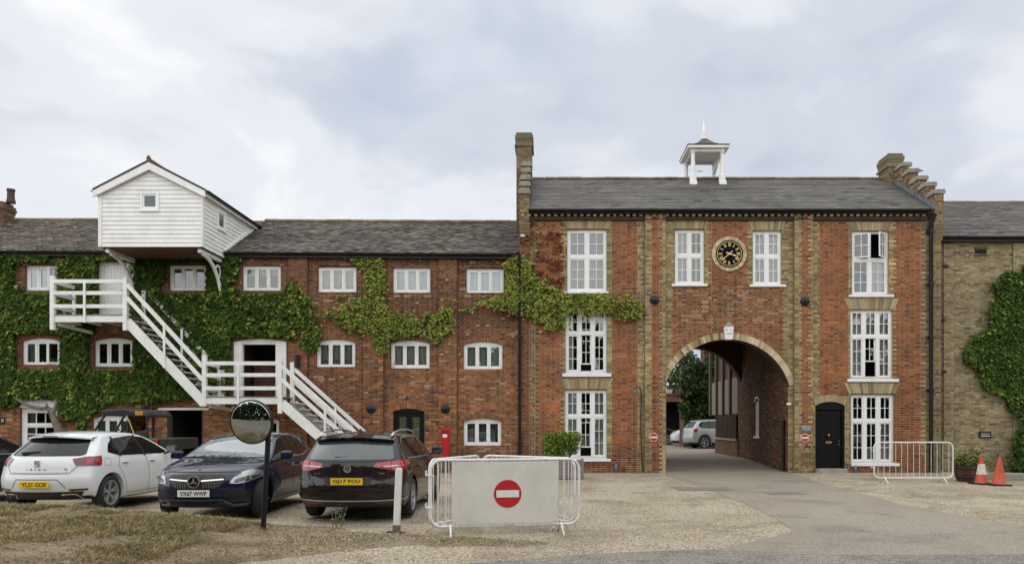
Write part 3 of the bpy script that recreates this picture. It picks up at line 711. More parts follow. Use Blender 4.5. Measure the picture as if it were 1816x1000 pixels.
rake = lambda y: EAVZ + (RGZ - EAVZ) * (y - EAVY) / (RGY - EAVY)
def gable(x0, x1, fac):
    for i, (ya, yb, zt) in enumerate(steps):
        zlow = rake(ya) - .25 if i else 8.2
        brick_block(gate, x0, x1, ya, yb, zlow, zt - .12, 'gable_step', walls_out=walls, cap=False)
        q = MB(); q.box(x0 - .04, x1 + .04, ya - .05, yb + .01, zt - .12, zt - .05); q.prism([(x0 - .05, 0), (x1 + .05, 0), (x1, .07), (x0, .07)], lambda u, v, d, zt=zt: (u, d, zt - .05 + v), ya - .06, yb + .01)
        q.build('step_coping', M['stone'], gate, bevel=.01)
    q = MB()        # lead flashing along the slates
    sgn = fac; xf = x0 if sgn > 0 else x1
    for i in range(14):
        ya, yb = lerp(EAVY + .1, RGY - .3, i / 14), lerp(EAVY + .1, RGY - .3, (i + 1) / 14); q.box(xf - .02 if sgn > 0 else xf, xf if sgn > 0 else xf + .02, ya, yb, rake(ya), rake(ya) + .22)
    q.build('flashing', M['lead'], gate)
gable(12.76, 13.06, 1); gable(-1.0, -.68, -1)
# corbel at the front foot of the gables
for (a, b) in ((12.72, 13.08), (-1.0, -.66)):
    q = MB()
    for i in range(6): q.box(a, b, GY - .16 + i * .026, GY, 8.2 - .075 * (i + 1), 8.2 - .075 * i - .008, (.22, .17, .10))
    q.box(a - .01, b + .01, GY - .18, GY + .05, 8.2, 8.28, (.2, .16, .1)); q.build('corbel', M['brick'], gate)
# chimneys
def chimney(x0, x1, y0, y1, z0, z1, parent=gate):
    brick_block(parent, x0, x1, y0, y1, z0, z1 - .52, 'chimney_core', walls_out=walls)
    q = MB(); zc2 = z1 - .52
    q.box(x0 - .06, x1 + .06, y0 - .06, y1 + .06, zc2, zc2 + .085, (.17, .14, .09)); q.box(x0 - .015, x1 + .015, y0 - .015, y1 + .015, zc2 + .085, zc2 + .2, (.2, .15, .09))
    q.box(x0 - .03, x1 + .03, y0 - .03, y1 + .03, zc2 + .2, zc2 + .28, (.19, .15, .1)); q.box(x0 - .05, x1 + .05, y0 - .05, y1 + .05, zc2 + .28, zc2 + .42, (.16, .14, .09))
    q.box(x0 - .01, x1 + .01, y0 - .01, y1 + .01, zc2 + .42, z1, (.15, .13, .09)); ch = q.build('chimney_cap', M['brick'], parent, bevel=.012)
chimney(12.53, 13.06, 27.35, 28.2, 9.6, Z(272, 27.35))
chimney(-1.23, -.66, 27.2, 28.1, 7.0, Z(237, 27.3))
finish_bricks(walls, gate, 300, key=lambda it: (0 if it[1] > .17 else 50) + it[0].translation.length + (0 if it[0].translation.y < 24.75 else 100))

# downpipes
def pipe(parent_label, pts, r, grp=None, cat='drainpipe'):
    q = MB(); q.tube([(0, 0, 0)] + [Vector(p) - Vector(pts[0]) for p in pts[1:]], r, 10)
    t = thing('downpipe', parent_label, cat, pts[0]); q.build('pipe', M['black'], t, smooth=True, angle=50)
    zs = [p[2] for p in pts]; z = 1.0
    while z < max(zs) - .3:
        c = MB(); c.lathe([(r * 1.25, -.05), (r * 1.3, 0), (r * 1.25, .05)], 10, (0, 0, z - pts[0][2])); c.box(-r * 2.1, r * 2.1, 0, r * 1.6, z - .02 - pts[0][2], z + .02 - pts[0][2]); c.build('bracket', M['black'], t); z += 1.75
    return t
pipe('thick black downpipe dropping from the gatehouse gutter beside the stepped gable', [(gx(1648), GY - .12, .05), (gx(1648), GY - .12, 8.3), (gx(1652), GY - .25, 8.55)], .065, 'd')
pipe('black downpipe at the corner between the ivy covered mill and gatehouse', [(gx(922), GY - .16, .05), (gx(922), GY - .16, Z(452, GY) - .1), (gx(917), GY - .25, Z(449, GY))], .05, 'd')

# tie plates
tp = None
def tieplate(px, py, Y, lab):
    global tp
    if tp is None:
        q = MB(); q.lathe([(.0, -.10), (.03, -.095), (.035, -.065), (.05, -.06), (.055, -.05), (.13, -.035), (.155, -.02), (.155, 0)], 20, axis='y'); tp = q.mesh('tie_plate', M['black'], True, 30)
    o = thing('tie_plate', lab, 'tie plate', (X(px, Y), Y, Z(py, Y)), group='round iron tie plates on the walls', me=tp)
tieplate(1160.5, 532, GY - .11, 'round black iron tie plate on the gatehouse pilaster left of the arch')
tieplate(1427, 534, GY - .11, 'round black iron tie plate on the gatehouse pilaster right of the arch')
# downpipe-like cable and shoe near arch
q = MB(); q.tube([(gx(1140), GY - .03, .05), (gx(1138), GY - .04, .5), (gx(1136), GY - .03, 1.5), (gx(1137), GY - .03, 2.7), (gx(1134), GY - .06, 2.85), (gx(1128), GY - .16, 2.87), (gx(1125), GY - .2, 2.75)], .014, 6)
t = thing('wall_lamp', 'small swan neck wall lamp on a long cable left of the archway', 'lamp', (0, 0, 0)); q.build('cable', M['black'], t)
q = MB(); q.lathe([(.02, .08), (.04, .05), (.09, -.05), (.085, -.052), (.0, .04)], 14, (gx(1125), GY - .2, 2.68)); q.build('lamp_shade', M['lead'], t, smooth=True)
t = thing('wall_lamp', 'small black swan neck lamp above the black front door', 'lamp', (0, 0, 0))
q = MB(); q.tube([(gx(1462), GY, gz(683)), (gx(1468), GY - .12, gz(682)), (gx(1471), GY - .2, gz(684)), (gx(1471), GY - .2, gz(689))], .014, 6); q.build('arm', M['black'], t)
q = MB(); q.lathe([(.015, .06), (.05, .03), (.09, -.03), (0, .02)], 14, (gx(1471), GY - .2, gz(691))); q.build('lamp_shade', M['lead'], t, smooth=True)
q = MB(); q.tube([(gx(1092), GY - .05, .3), (gx(1092), GY - .05, .02)], .045, 10); o = q.build('waste_pipe', M['lead'], None, smooth=True); o['label'] = 'short grey pipe stub at the foot of the wall right of the lower left window'; o['category'] = 'pipe'
q = MB(); q.tube([(gx(1516), GY - .05, .26), (gx(1516), GY - .05, .02)], .045, 10); o = q.build('waste_pipe', M['lead'], None, smooth=True); o['label'] = 'short grey pipe stub beneath the sill right of the black door'; o['category'] = 'pipe'

# no-entry signs and plaque
def noentry(px, py, Y, lab, r=.135):
    t = thing('no_entry_sign', lab, 'road sign', (X(px, Y), Y, Z(py, Y)), group='small round no entry signs')
    q = MB(); q.lathe([(0, -.016), (r, -.016), (r, 0)], 32, axis='y'); q.build('disc', M['signred'], t)
    q = MB(); q.box(-r * .8, r * .8, -.020, -.014, -r * .2, r * .2); q.build('bar', M['signwhite'], t)
    q = MB(); q.lathe([(r - .006, -.018), (r + .008, -.016), (r + .006, 0)], 32, axis='y', cap=False); q.build('rim', M['signwhite'], t)
noentry(1159, 775, GY - .11, 'small round no entry sign on the brick left of the archway'); noentry(1427, 776, GY - .11, 'small round no entry sign below the grey plaque right of the archway')
t = thing('name_plaque', 'small grey name plaque above the no entry sign beside the black door', 'plaque', (gx(1428), GY - .11, gz(759)))
q = MB(); q.box(-.19, .19, -.015, 0, -.10, .10); q.build('plate', material('plaque_grey', (.14, .145, .14), .5), t, bevel=.004)
text(t, 'BREWERS', .32, .055, M['signwhite'], (0, -.017, .052)); text(t, 'COTTAGE', .26, .045, M['signwhite'], (0, -.017, -.018)); text(t, 'PRIVATE', .18, .022, M['signwhite'], (0, -.017, -.068))

# clock
CXX, CZZ = gx(1293), gz(450.5)
t = thing('clock', 'round black clock with gold roman numerals in a cream brick ring above the archway', 'clock', (CXX, GY, CZZ))
nb = 56; 
for i in range(nb):
    a0, a1 = 2 * math.pi * (i + .06) / nb, 2 * math.pi * (i + .94) / nb; q = MB()
    pl_ = [(r * math.sin(a), r * math.cos(a)) for r, a in ((.45, a0), (.578, a0), (.578, a1), (.45, a1))]
    q.prism(pl_[::-1], lambda u, v, d: (u, d, v), -.04 - random.uniform(0, .004), .0, jit(random.choice(CREAM), .08)); q.build('surround_brick', M['brick'], t)
q = MB(); q.lathe([(.44, -.034), (.58, -.034), (.58, 0)], 48, axis='y', c=(.5, .45, .36)); q.build('surround_mortar', M['mortar'], t)
q = MB(); q.lathe([(0, -.045), (.41, -.045), (.43, -.06), (.452, -.06), (.452, 0)], 64, axis='y'); q.build('dial', M['dial'], t, smooth=True, angle=30)
q = MB()
for i in range(64):
    a0, a1 = 2 * math.pi * i / 64, 2 * math.pi * (i + 1) / 64
    for r0, r1 in ((.396, .410),): q.face([(r0 * math.sin(a0), -.048, r0 * math.cos(a0)), (r1 * math.sin(a0), -.048, r1 * math.cos(a0)), (r1 * math.sin(a1), -.048, r1 * math.cos(a1)), (r0 * math.sin(a1), -.048, r0 * math.cos(a1))])
q.build('chapter_ring', M['gold'], t)
for i, s in enumerate(['XII', 'I', 'II', 'III', 'IIII', 'V', 'VI', 'VII', 'VIII', 'IX', 'X', 'XI']):
    a = 2 * math.pi * i / 12; wd = {1: .022, 2: .05, 3: .085, 4: .11}[len(s)]
    if s in ('V', 'X'): wd = .055
    if s in ('VI', 'IX', 'XI'): wd = .075
    if s in ('VII', 'XII'): wd = .095
    text(t, s, wd, .12, M['gold'], (.30 * math.sin(a), -.050, .305 * math.cos(a)), rot=(R(90), a, 0), name='numeral', bold=.015)
def hand(name, ang, ln, wd, tail, y):
    q = MB(); pts = [(-wd * .5, -tail), (wd * .5, -tail), (wd * .6, 0), (wd * .35, ln * .6), (wd * 1.0, ln * .7), (0, ln), (-wd * 1.0, ln * .7), (-wd * .35, ln * .6), (-wd * .6, 0)]
    ca, sa = math.cos(ang), math.sin(ang)
    q.prism([(u * ca + v * sa, -u * sa + v * ca) for u, v in pts][::-1], lambda u, v, d: (u, d, v), y - .006, y)
    q.lathe([(0, y - .01), (.02, y - .008), (.02, y)], 12, (-tail * sa, 0, -tail * ca), axis='y')
    q.build(name, M['gold'], t)
hand('hour_hand', 2 * math.pi * 3.64 / 12, .24, .035, .10, -.058); hand('minute_hand', 2 * math.pi * 38.3 / 60, .36, .026, .11, -.068)
q = MB(); q.lathe([(0, -.08), (.03, -.075), (.035, -.05)], 16, axis='y'); q.build('hub', M['gold'], t)

# bell turret
XF0, XF1, YF, YB = 5.29, 6.37, 27.3, 28.65
cup = thing('bell_turret', 'white open bell turret with pointed spirelet on the gatehouse ridge', 'turret', (0, 0, 0))
ZT = 11.75
for xx in (XF0, XF1):
    for yy in (YF, YB):
        z0 = 10.5; q = MB()
        q.lathe([(.13, z0), (.13, z0 + .28), (.09, z0 + .32), (.085, z0 + .55), (.07, z0 + 1.0), (.07, ZT - .16), (.10, ZT - .12), (.10, ZT - .08), (.085, ZT - .06), (.12, ZT)], 14, (xx, yy, 0)); q.box(xx - .13, xx + .13, yy - .13, yy + .13, z0 - .25, z0 + .05)
        q.build('column', M['white'], cup, smooth=True, angle=35)
cx_, cy_ = (XF0 + XF1) / 2, (YF + YB) / 2; hx, hy = .76, .88
q = MB(); q.box(XF0 - .09, XF1 + .09, YF - .05, YF + .05, ZT - .10, ZT); q.box(XF0 - .09, XF1 + .09, YB - .05, YB + .05, ZT - .10, ZT)
q.box(XF0 - .05, XF0 + .05, YF + .051, YB - .051, ZT - .10, ZT); q.box(XF1 - .05, XF1 + .05, YF + .051, YB - .051, ZT - .10, ZT)
q.build('beam', M['white'], cup, bevel=.01)
q = MB(); q.box(cx_ - hx, cx_ + hx, cy_ - hy, cy_ + hy, ZT + .001, ZT + .09); q.build('fascia', M['white'], cup, bevel=.012)
q = MB(); prof = [(1.02, 0), (1.02, .035), (.80, .10), (.58, .19), (.38, .31), (.20, .46), (.085, .56)]
for i in range(len(prof) - 1):
    (s0, z0), (s1, z1) = prof[i], prof[i + 1]; b = ZT + .09
    P0 = [(cx_ - hx * s0, cy_ - hy * s0), (cx_ + hx * s0, cy_ - hy * s0), (cx_ + hx * s0, cy_ + hy * s0), (cx_ - hx * s0, cy_ + hy * s0)]
    P1 = [(cx_ - hx * s1, cy_ - hy * s1), (cx_ + hx * s1, cy_ - hy * s1), (cx_ + hx * s1, cy_ + hy * s1), (cx_ - hx * s1, cy_ + hy * s1)]
    for j in range(4):
        jj = (j + 1) % 4; q.face([(*P0[j], b + z0), (*P0[jj], b + z0), (*P1[jj], b + z1 - .012), (*P1[j], b + z1 - .012)], jit((.085, .075, .058), .1))
q.build('turret_roof', M['slate'], cup)
q = MB(); b = ZT + .73; b -= .09; q.lathe([(.11, b - .02), (.10, b + .12), (.075, b + .13), (.09, b + .16), (.06, b + .18), (.06, b + .30), (.045, b + .32), (.01, b + .76)], 10, (cx_, cy_, 0)); q.build('finial', M['white'], cup, smooth=True, angle=35)
q = MB(); pts = []
for i in range(9): a = R(200 + 20 * i); pts.append((XF1 - .28 + .22 * math.cos(a), YB - .2, ZT - .55 + .30 * math.sin(a)))
q.tube(pts, .05, 8); q.tube([pts[-1], (XF1 - .02, YF + .5, ZT - .22)], .05, 8); q.tube([(XF1 - .5, YB - .2, ZT - .42), (XF1 - .72, YB - .2, ZT - .42)], .02, 6); q.build('bell_bracket', M['white'], cup, smooth=True)
q = MB()
for p in pil:
    for x_ in p:
        z0_ = -.05
        while z0_ < gz(380):
            q.box(x_ - .003 if x_ == p[1] else x_ - .001, x_ + .001 if x_ == p[1] else x_ + .003, GY - .108, GY + .01, z0_ + .005, z0_ + COURSE - .006, jit((.27, .21, .11), .15)); z0_ += COURSE
q.build('pilaster_side', M['brick'], gate, kind='stuff')
# ================================================================ MILL
MY = 24.78
mx = lambda p: X(p, MY); mz = lambda p: Z(p, MY)
mill = thing('mill_building', 'long low red brick mill with white casement windows and slate roof', 'building')
MR = [(0.186, 0.069, 0.033), (0.217, 0.079, 0.037), (0.161, 0.058, 0.031), (0.242, 0.094, 0.042), (0.136, 0.051, 0.029), (0.192, 0.069, 0.035), (0.105, 0.043, 0.028)]
MO = [(0.261, 0.100, 0.042), (0.302, 0.124, 0.052), (0.238, 0.088, 0.039), (0.348, 0.153, 0.068), (0.203, 0.074, 0.035), (0.168, 0.064, 0.035)]
def mcol(a, z, wd):
    px = CX + a * F / MY; py = CY - (z - EYE) * F / MY
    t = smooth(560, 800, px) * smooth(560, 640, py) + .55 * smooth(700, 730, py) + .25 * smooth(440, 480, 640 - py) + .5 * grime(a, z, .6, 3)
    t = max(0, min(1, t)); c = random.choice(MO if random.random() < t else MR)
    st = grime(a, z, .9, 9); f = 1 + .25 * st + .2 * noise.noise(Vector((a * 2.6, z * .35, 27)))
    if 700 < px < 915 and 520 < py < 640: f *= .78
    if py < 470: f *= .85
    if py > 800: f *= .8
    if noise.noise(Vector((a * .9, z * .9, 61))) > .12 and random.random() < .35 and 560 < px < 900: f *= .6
    if random.random() < .03: return jit((.36, .25, .16), .1)
    return jit(tuple(x * f for x in c), .14, .06)
W1 = Wall((0, MY, 0), (1, 0, 0))
wr1 = [(45, 105, 470, 515), (300, 366, 470, 517), (430, 498, 471, 516), (564, 632, 473, 518), (697, 763, 474, 519), (827, 893, 476, 521)]
wr2 = [(39, 106, 599, 648), (167, 235, 599, 650), (561, 630, 601, 652), (693, 762, 603, 653), (822, 891, 605, 655)]
wr3 = [(164, 232, 736, 788), (427, 495, 740, 790), (557, 626, 740, 791), (822, 889, 741, 790)]
mh = [rect_hole(mx(a), mx(b), mz(d), mz(c)) for a, b, c, d in wr1]
mh += [arc_hole(mx(a), mx(b), mz(d), mz(c + 6), .11, .03) for a, b, c, d in wr2 + wr3]
mh += [rect_hole(mx(175), mx(233), mz(572), mz(465)), arc_hole(mx(415), mx(508), mz(706), mz(606), .10, .03), rect_hole(mx(36), mx(102), .9, mz(723)),
       rect_hole(mx(297), mx(360), -1, mz(727)), arc_hole(mx(697), mx(753), -1, mz(730), .11, .03)]
MX0, MX1, MTOP = mx(-60), -1.02, mz(449)
piers = [(5, 38), (240, 272), (380, 412), (513, 547), (645, 681), (778, 811)]
pr_ = [(mx(a), mx(b)) for a, b in piers]
ph = [rect_hole(a, b, -1, mz(458)) for a, b in pr_[1:2] + pr_[3:]]
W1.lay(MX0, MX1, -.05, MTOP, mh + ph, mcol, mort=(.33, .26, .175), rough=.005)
for a, b in pr_[1:2] + pr_[3:]:
    W1.lay(a, b, -.05, mz(458), [], mcol, out=.10, mort=(.31, .245, .165), rough=.005)
q = MB()
for a, b in pr_[1:2] + pr_[3:]:
    for x_ in (a, b):
        z0_ = -.05
        while z0_ < mz(458): q.box(x_ - .002, x_ + .002, MY - .098, MY + .01, z0_ + .005, z0_ + COURSE - .006, jit((.13, .05, .035), .2)); z0_ += COURSE
    for i_ in range(2): q.box(a - .03 * i_, b + .03 * i_, MY - .12 - .02 * i_, MY, mz(458) + i_ * COURSE, mz(458) + (i_ + 1) * COURSE - .008, (.14, .055, .04))
q.build('pier_side', M['brick'], mill, kind='stuff')
hc = lambda i: jit(random.choice(MR[:4]), .15)
for a, b, c, d in wr2 + wr3:
    W1.vouss(arc_pts(mx(a - 1), mx(b + 1), mz(c + 6), .115, 15), [(lerp(mx(a - 3), mx(b + 3), i / 15), p[1] + .13) for i, p in enumerate(arc_pts(mx(a - 3), mx(b + 3), mz(c + 6), .115, 15))], hc).build('window_arch', M['brick'], mill)
W1.vouss(arc_pts(mx(414), mx(509), mz(606), .10, 20), [(p[0], p[1] + .13) for p in arc_pts(mx(411), mx(512), mz(606), .10, 20)], hc).build('door_arch', M['brick'], mill)
W1.vouss(arc_pts(mx(696), mx(754), mz(730), .11, 13), [(p[0], p[1] + .16) for p in arc_pts(mx(692), mx(758), mz(730), .11, 13)], lambda i: jit(random.choice(MO), .1)).build('door_arch', M['brick'], mill)
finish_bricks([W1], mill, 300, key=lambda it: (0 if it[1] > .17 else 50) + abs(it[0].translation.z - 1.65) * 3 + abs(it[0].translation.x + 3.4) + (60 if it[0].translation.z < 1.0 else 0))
BEI = (.44, .43, .35); PALE = (.62, .68, .74)
def mwin(r, rise, **kw):
    a, b, c, d = r
    return window(mill, mx(a), mx(b), mz(d), mz(c), MY, cols=3, rise=rise, fr=.075, sash=.045, mull=.035, **kw)
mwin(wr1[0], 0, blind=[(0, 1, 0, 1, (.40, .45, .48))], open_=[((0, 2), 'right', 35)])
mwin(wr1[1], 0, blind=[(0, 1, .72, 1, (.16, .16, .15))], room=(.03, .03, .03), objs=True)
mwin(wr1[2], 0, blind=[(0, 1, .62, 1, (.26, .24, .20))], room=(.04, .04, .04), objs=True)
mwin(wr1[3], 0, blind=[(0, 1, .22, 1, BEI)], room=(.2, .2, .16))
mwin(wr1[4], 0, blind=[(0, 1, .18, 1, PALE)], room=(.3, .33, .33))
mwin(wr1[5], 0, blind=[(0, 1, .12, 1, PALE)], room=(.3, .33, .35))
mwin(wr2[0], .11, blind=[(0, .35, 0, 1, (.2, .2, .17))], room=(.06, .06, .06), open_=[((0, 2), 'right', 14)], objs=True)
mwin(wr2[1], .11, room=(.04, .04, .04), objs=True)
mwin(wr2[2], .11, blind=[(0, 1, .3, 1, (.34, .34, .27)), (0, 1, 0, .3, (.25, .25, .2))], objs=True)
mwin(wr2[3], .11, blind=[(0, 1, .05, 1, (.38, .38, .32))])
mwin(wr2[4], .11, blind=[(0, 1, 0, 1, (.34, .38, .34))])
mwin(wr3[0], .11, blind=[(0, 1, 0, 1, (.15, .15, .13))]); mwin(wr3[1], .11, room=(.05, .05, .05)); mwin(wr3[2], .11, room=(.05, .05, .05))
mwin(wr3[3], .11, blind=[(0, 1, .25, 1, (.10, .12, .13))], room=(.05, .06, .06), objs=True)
# big sash window lower left with flared white lintel
w_ = window(mill, mx(36), mx(102), .9, mz(723), MY, cols=1, rows=((.45, 3, 1), (.55, 3, 2)), fr=.12, sash=.05, barw=.025, tr=.05, room=(.05, .05, .05), blind=[(0, .35, 0, 1, (.18, .17, .13))], label='white sash window under the flared white lintel')
q = MB(); q.prism([(mx(36), mz(723)), (mx(102), mz(723)), (mx(108), mz(708)), (mx(30), mz(708))], lambda u, v, d: (u, MY - d, v), -.05, .045); q.build('lintel', M['white'], mill, bevel=.01)
# plank door, upper landing
def plank_door(x0, x1, z0, z1, n, name='plank_door'):
    q = MB(); q.box(x0, x0 + .06, MY + .02, MY + .14, z0, z1); q.box(x1 - .06, x1, MY + .02, MY + .14, z0, z1); q.box(x0 + .06, x1 - .06, MY + .02, MY + .14, z1 - .06, z1)
    d = q.build(name, M['white'], mill, bevel=.004); wd = (x1 - x0 - .12) / n; b = MB(); b.box(.003, wd - .003, 0, .03, 0, z1 - z0 - .065); me = b.mesh('plank', M['white'])
    for i in range(n): o = obj('plank', me, d); o.location = (x0 + .06 + i * wd, MY + .06 + random.uniform(0, .003), z0)
    q = MB(); q.box(x1 - .36, x1 - .31, MY + .04, MY + .06, z0 + .95, z0 + 1.1); q.tube([(x1 - .33, MY + .05, z0 + 1.05), (x1 - .33, MY - .0, z0 + 1.05), (x1 - .22, MY - .0, z0 + 1.05)], .01, 6); q.build('handle', M['black'], d)
    q = MB(); q.box(x0, x1, MY + .095, MY + .1, z0, z1); q.build('door_backing', M['dark'], d)
plank_door(mx(175), mx(233), mz(572), mz(465), 9)
# open doorway on the lower landing
x0, x1, z0, z1 = mx(415), mx(508), mz(706), mz(600)
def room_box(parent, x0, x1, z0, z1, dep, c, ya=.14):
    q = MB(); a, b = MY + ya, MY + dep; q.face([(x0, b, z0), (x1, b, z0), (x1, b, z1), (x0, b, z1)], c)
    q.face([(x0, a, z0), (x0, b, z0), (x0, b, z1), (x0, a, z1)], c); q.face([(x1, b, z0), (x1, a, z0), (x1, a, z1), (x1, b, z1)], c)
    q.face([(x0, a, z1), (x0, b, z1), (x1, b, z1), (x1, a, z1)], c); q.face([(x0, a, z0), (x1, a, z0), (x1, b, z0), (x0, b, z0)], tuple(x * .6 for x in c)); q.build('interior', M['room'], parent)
q = MB(); q.prism([(x1 - .02, z1 - .20), (x0 + .02, z1 - .20)] + arc_pts(x0, x1, z1 - .11, .10, 12), lambda u, v, d: (u, d, v), MY + .02, MY + .12)
q.box(x0 + .24, x0 + .29, MY + .03, MY + .12, z0, z1 - .2)
df = q.build('doorway_frame', M['white'], mill, bevel=.004)
q = MB(); q.box(0, .27, 0, .045, 0, z1 - z0 - .12); lf = q.build('door_leaf', M['white'], df, bevel=.004); lf.location = (x0 + .0, MY - .02, z0); 
q = MB(); q.box(0, .36, 0, .045, 0, z1 - z0 - .12); lf = q.build('door_leaf', M['white'], df, bevel=.004); lf.location = (x1 - .36, MY - .02, z0)
room_box(df, x0 + .2, x1 - .2, z0 - .0, z1 - .1, 1.6, (.05, .03, .025), ya=.05)
q = MB(); n = 5
for i in range(n): q.box(lerp(x0 + .3, x1 - .36, i / n) + .005, lerp(x0 + .3, x1 - .36, (i + 1) / n) - .005, MY + .9, MY + .94, z0, z0 + 1.25)
q.build('inner_panelling', M['redwood'], df)
# dark garage doorway with white lintel
q = MB(); q.box(mx(281), mx(371), MY - .03, MY + .1, mz(727), mz(723)); q.build('lintel', M['white'], mill, bevel=.006)
q = MB(); q.box(mx(297), mx(300), MY + .02, MY + .12, 0, mz(727)); q.box(mx(357), mx(360), MY + .02, MY + .12, 0, mz(727)); gd = q.build('doorway_frame', M['darkwood'], mill)
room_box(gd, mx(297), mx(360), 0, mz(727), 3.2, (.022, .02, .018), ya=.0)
q = MB(); q.bar((mx(352), MY + 2.2, 0), (mx(352), MY + 2.2, 1.6), .03, .03); q.bar((mx(340), MY + 2.2, 1.2), (mx(358), MY + 2.2, 1.2), .03, .03); q.build('racking', M['lead'], gd)
# black arched double door
x0, x1, z1 = mx(697), mx(753), mz(724)
q = MB(); q.prism([(x1 - .07, z1 - .16), (x0 + .07, z1 - .16)] + arc_pts(x0, x1, z1 - .11, .11, 10), lambda u, v, d: (u, d, v), MY + .04, MY + .14)
q.box(x0, x0 + .09, MY + .04, MY + .14, 0, z1 - .11); q.box(x1 - .09, x1, MY + .04, MY + .14, 0, z1 - .11); bd = q.build('door_frame', M['blackdoor'], mill, bevel=.004)
mid = (x0 + x1) / 2
for a, b in ((x0 + .09, mid - .004), (mid + .004, x1 - .09)):
    q = MB(); y0, y1 = MY + .07, MY + .11; zt = z1 - .165; zm = 1.15
    q.box(a, a + .09, y0, y1, 0.03, zt); q.box(b - .09, b, y0, y1, .03, zt); q.box(a + .09, b - .09, y0, y1, zt - .09, zt); q.box(a + .09, b - .09, y0 + .005, y1, .03, zm); lf = q.build('door_leaf', M['blackdoor'], bd, bevel=.004)
    q = MB(); q.box(a + .085, b - .085, y0 + .02, y0 + .025, zm, zt - .085); q.build('pane', M['glass'], bd)
    q = MB(); q.box(a + .08, b - .08, y0 + .06, y0 + .065, zm - .1, zt - .05, (.30, .29, .18)); q.build('blind', M['cloth'], bd)
q = MB(); q.box(x0, x1, MY + .16, MY + .17, 0, z1); q.build('door_backing', M['dark'], bd)
# eaves and roof
EY = MY - .22; MRY = 28.2
mE0, mE1, mR0, mR1 = Z(444, EY) + .03, Z(451, EY) + .02, Z(389, MRY), Z(394, MRY)
xa, xb = -1.02 - 23., -1.02
EL, ER, RR, RL = (xa, EY, mE0), (xb, EY, mE1), (xb, MRY, mR1), (xa, MRY, mR0)
LX0, LX1 = -14.0, -10.84
def mill_slate(p, r):
    g = noise.noise(Vector((p.x * .45, r * .3, 5))); g2 = noise.noise(Vector((p.x * 1.4, r * .8, 8)))
    moss_shadow = smooth(-.1, .5, g + .3 * g2)  # darker slate colour stands for moss clumps and the shadows among them
    c = tuple(lerp(a, b, moss_shadow) for a, b in zip((.112, .098, .080), (.056, .046, .036)))
    if p.x < -14: c = tuple(lerp(a, b, .35) for a, b in zip(c, (.12, .085, .055)))
    f = 1 + .3 * g2 + random.uniform(-.3, .3)
    if random.random() < .18: f *= .35
    if random.random() < .05: c = (.11, .06, .04)
    if random.random() < .03: c = (.09, .09, .04)
    return tuple(x * f for x in c)
lay_slates(mill, EL, ER, RR, RL, .155, .20, mill_slate, 300, rag=.03, lift=.012, thick=.014, skip=lambda p: LX0 + .1 < p.x < LX1 - .1 and p.y < 27.6)
ridge_tiles(mill, (xa, MRY, mR0 + .01), (LX0 - .1, MRY, lerp(mR0, mR1, (LX0 - .1 - xa) / (xb - xa)) + .01), r=.12); ridge_tiles(mill, (LX1 + .0, MRY, lerp(mR0, mR1, (LX1 - xa) / (xb - xa)) + .01), (xb, MRY, mR1 + .01), r=.12)
q = MB(); q.face([(xa, MRY, mR0), (xb, MRY, mR1), (xb, MRY + 3.6, mE1), (xa, MRY + 3.6, mE0)], (.08, .08, .08)); q.build('rear_roof', M['slate'], mill)
q = MB(); q.face([(xb, MY, 0), (xb, MRY + 3.4, 0), (xb, MRY + 3.4, mE1), (xb, MRY, mR1), (xb, MY, mE1)], (.15, .06, .04)); q.face([(xb, MRY + 3.4, 0), (xa, MRY + 3.4, 0), (xa, MRY + 3.4, mE1), (xb, MRY + 3.4, mE1)], (.15, .06, .04)); q.build('rear_wall', M['brick'], mill)
def gut(parent, x0, z0, x1, z1, y):
    q = MB()
    for i in range(8):
        (a, b), (c, d) = gprof[i], gprof[i + 1]
        q.face([(x0, y + a, z0 + b), (x1, y + a, z1 + b), (x1, y + c, z1 + d), (x0, y + c, z0 + d)])
    q.idx([(x0, y + .05, z0 - .14), (x1, y + .05, z1 - .14), (x1, y + .05, z1), (x0, y + .05, z0), (x0, y + .20, z0 - .14), (x1, y + .20, z1 - .14), (x1, y + .2, z1), (x0, y + .2, z0)], [(0, 1, 2, 3), (0, 4, 5, 1), (3, 2, 6, 7)])
    q.build('gutter', M['black'], parent)
gut(mill, xa, mE0 - .02, xb, mE1 - .02, EY - .04)
# left chimney
chs = []
def chimney2():
    Y0 = 27.6; x0, x1 = X(-22, Y0), X(27, Y0 + .62)
    brick_block(mill, x0, x1, Y0, Y0 + .62, 8.2, Z(375, Y0), 'chimney_core', cols_=[(.17, .075, .05), (.14, .06, .042), (.19, .09, .055), (.11, .05, .04)], walls_out=chs)
    q = MB()
    for i, e in enumerate((.02, .05, .03, -.03)):
        zb = Z(375, Y0) + i * .1; q.box(x0 - e, x1 + e, Y0 - e, Y0 + .62 + e, zb, zb + .098, jit((.15, .085, .055), .2))
    q.build('chimney_cap', M['brick'], mill, bevel=.02)
    q = MB(); zc3 = Z(375, Y0) + .4; q.lathe([(.16, zc3), (.15, zc3 + .1), (.13, zc3 + .14), (.12, zc3 + .42), (.14, zc3 + .44), (.14, zc3 + .52), (.1, zc3 + .52)], 16, (X(9, Y0), Y0 + .3, 0)); q.build('chimney_pot', material('pot_clay', (.07, .035, .03), .8, var=.3), mill, smooth=True, angle=35)
chimney2(); finish_bricks(chs, mill, 0)
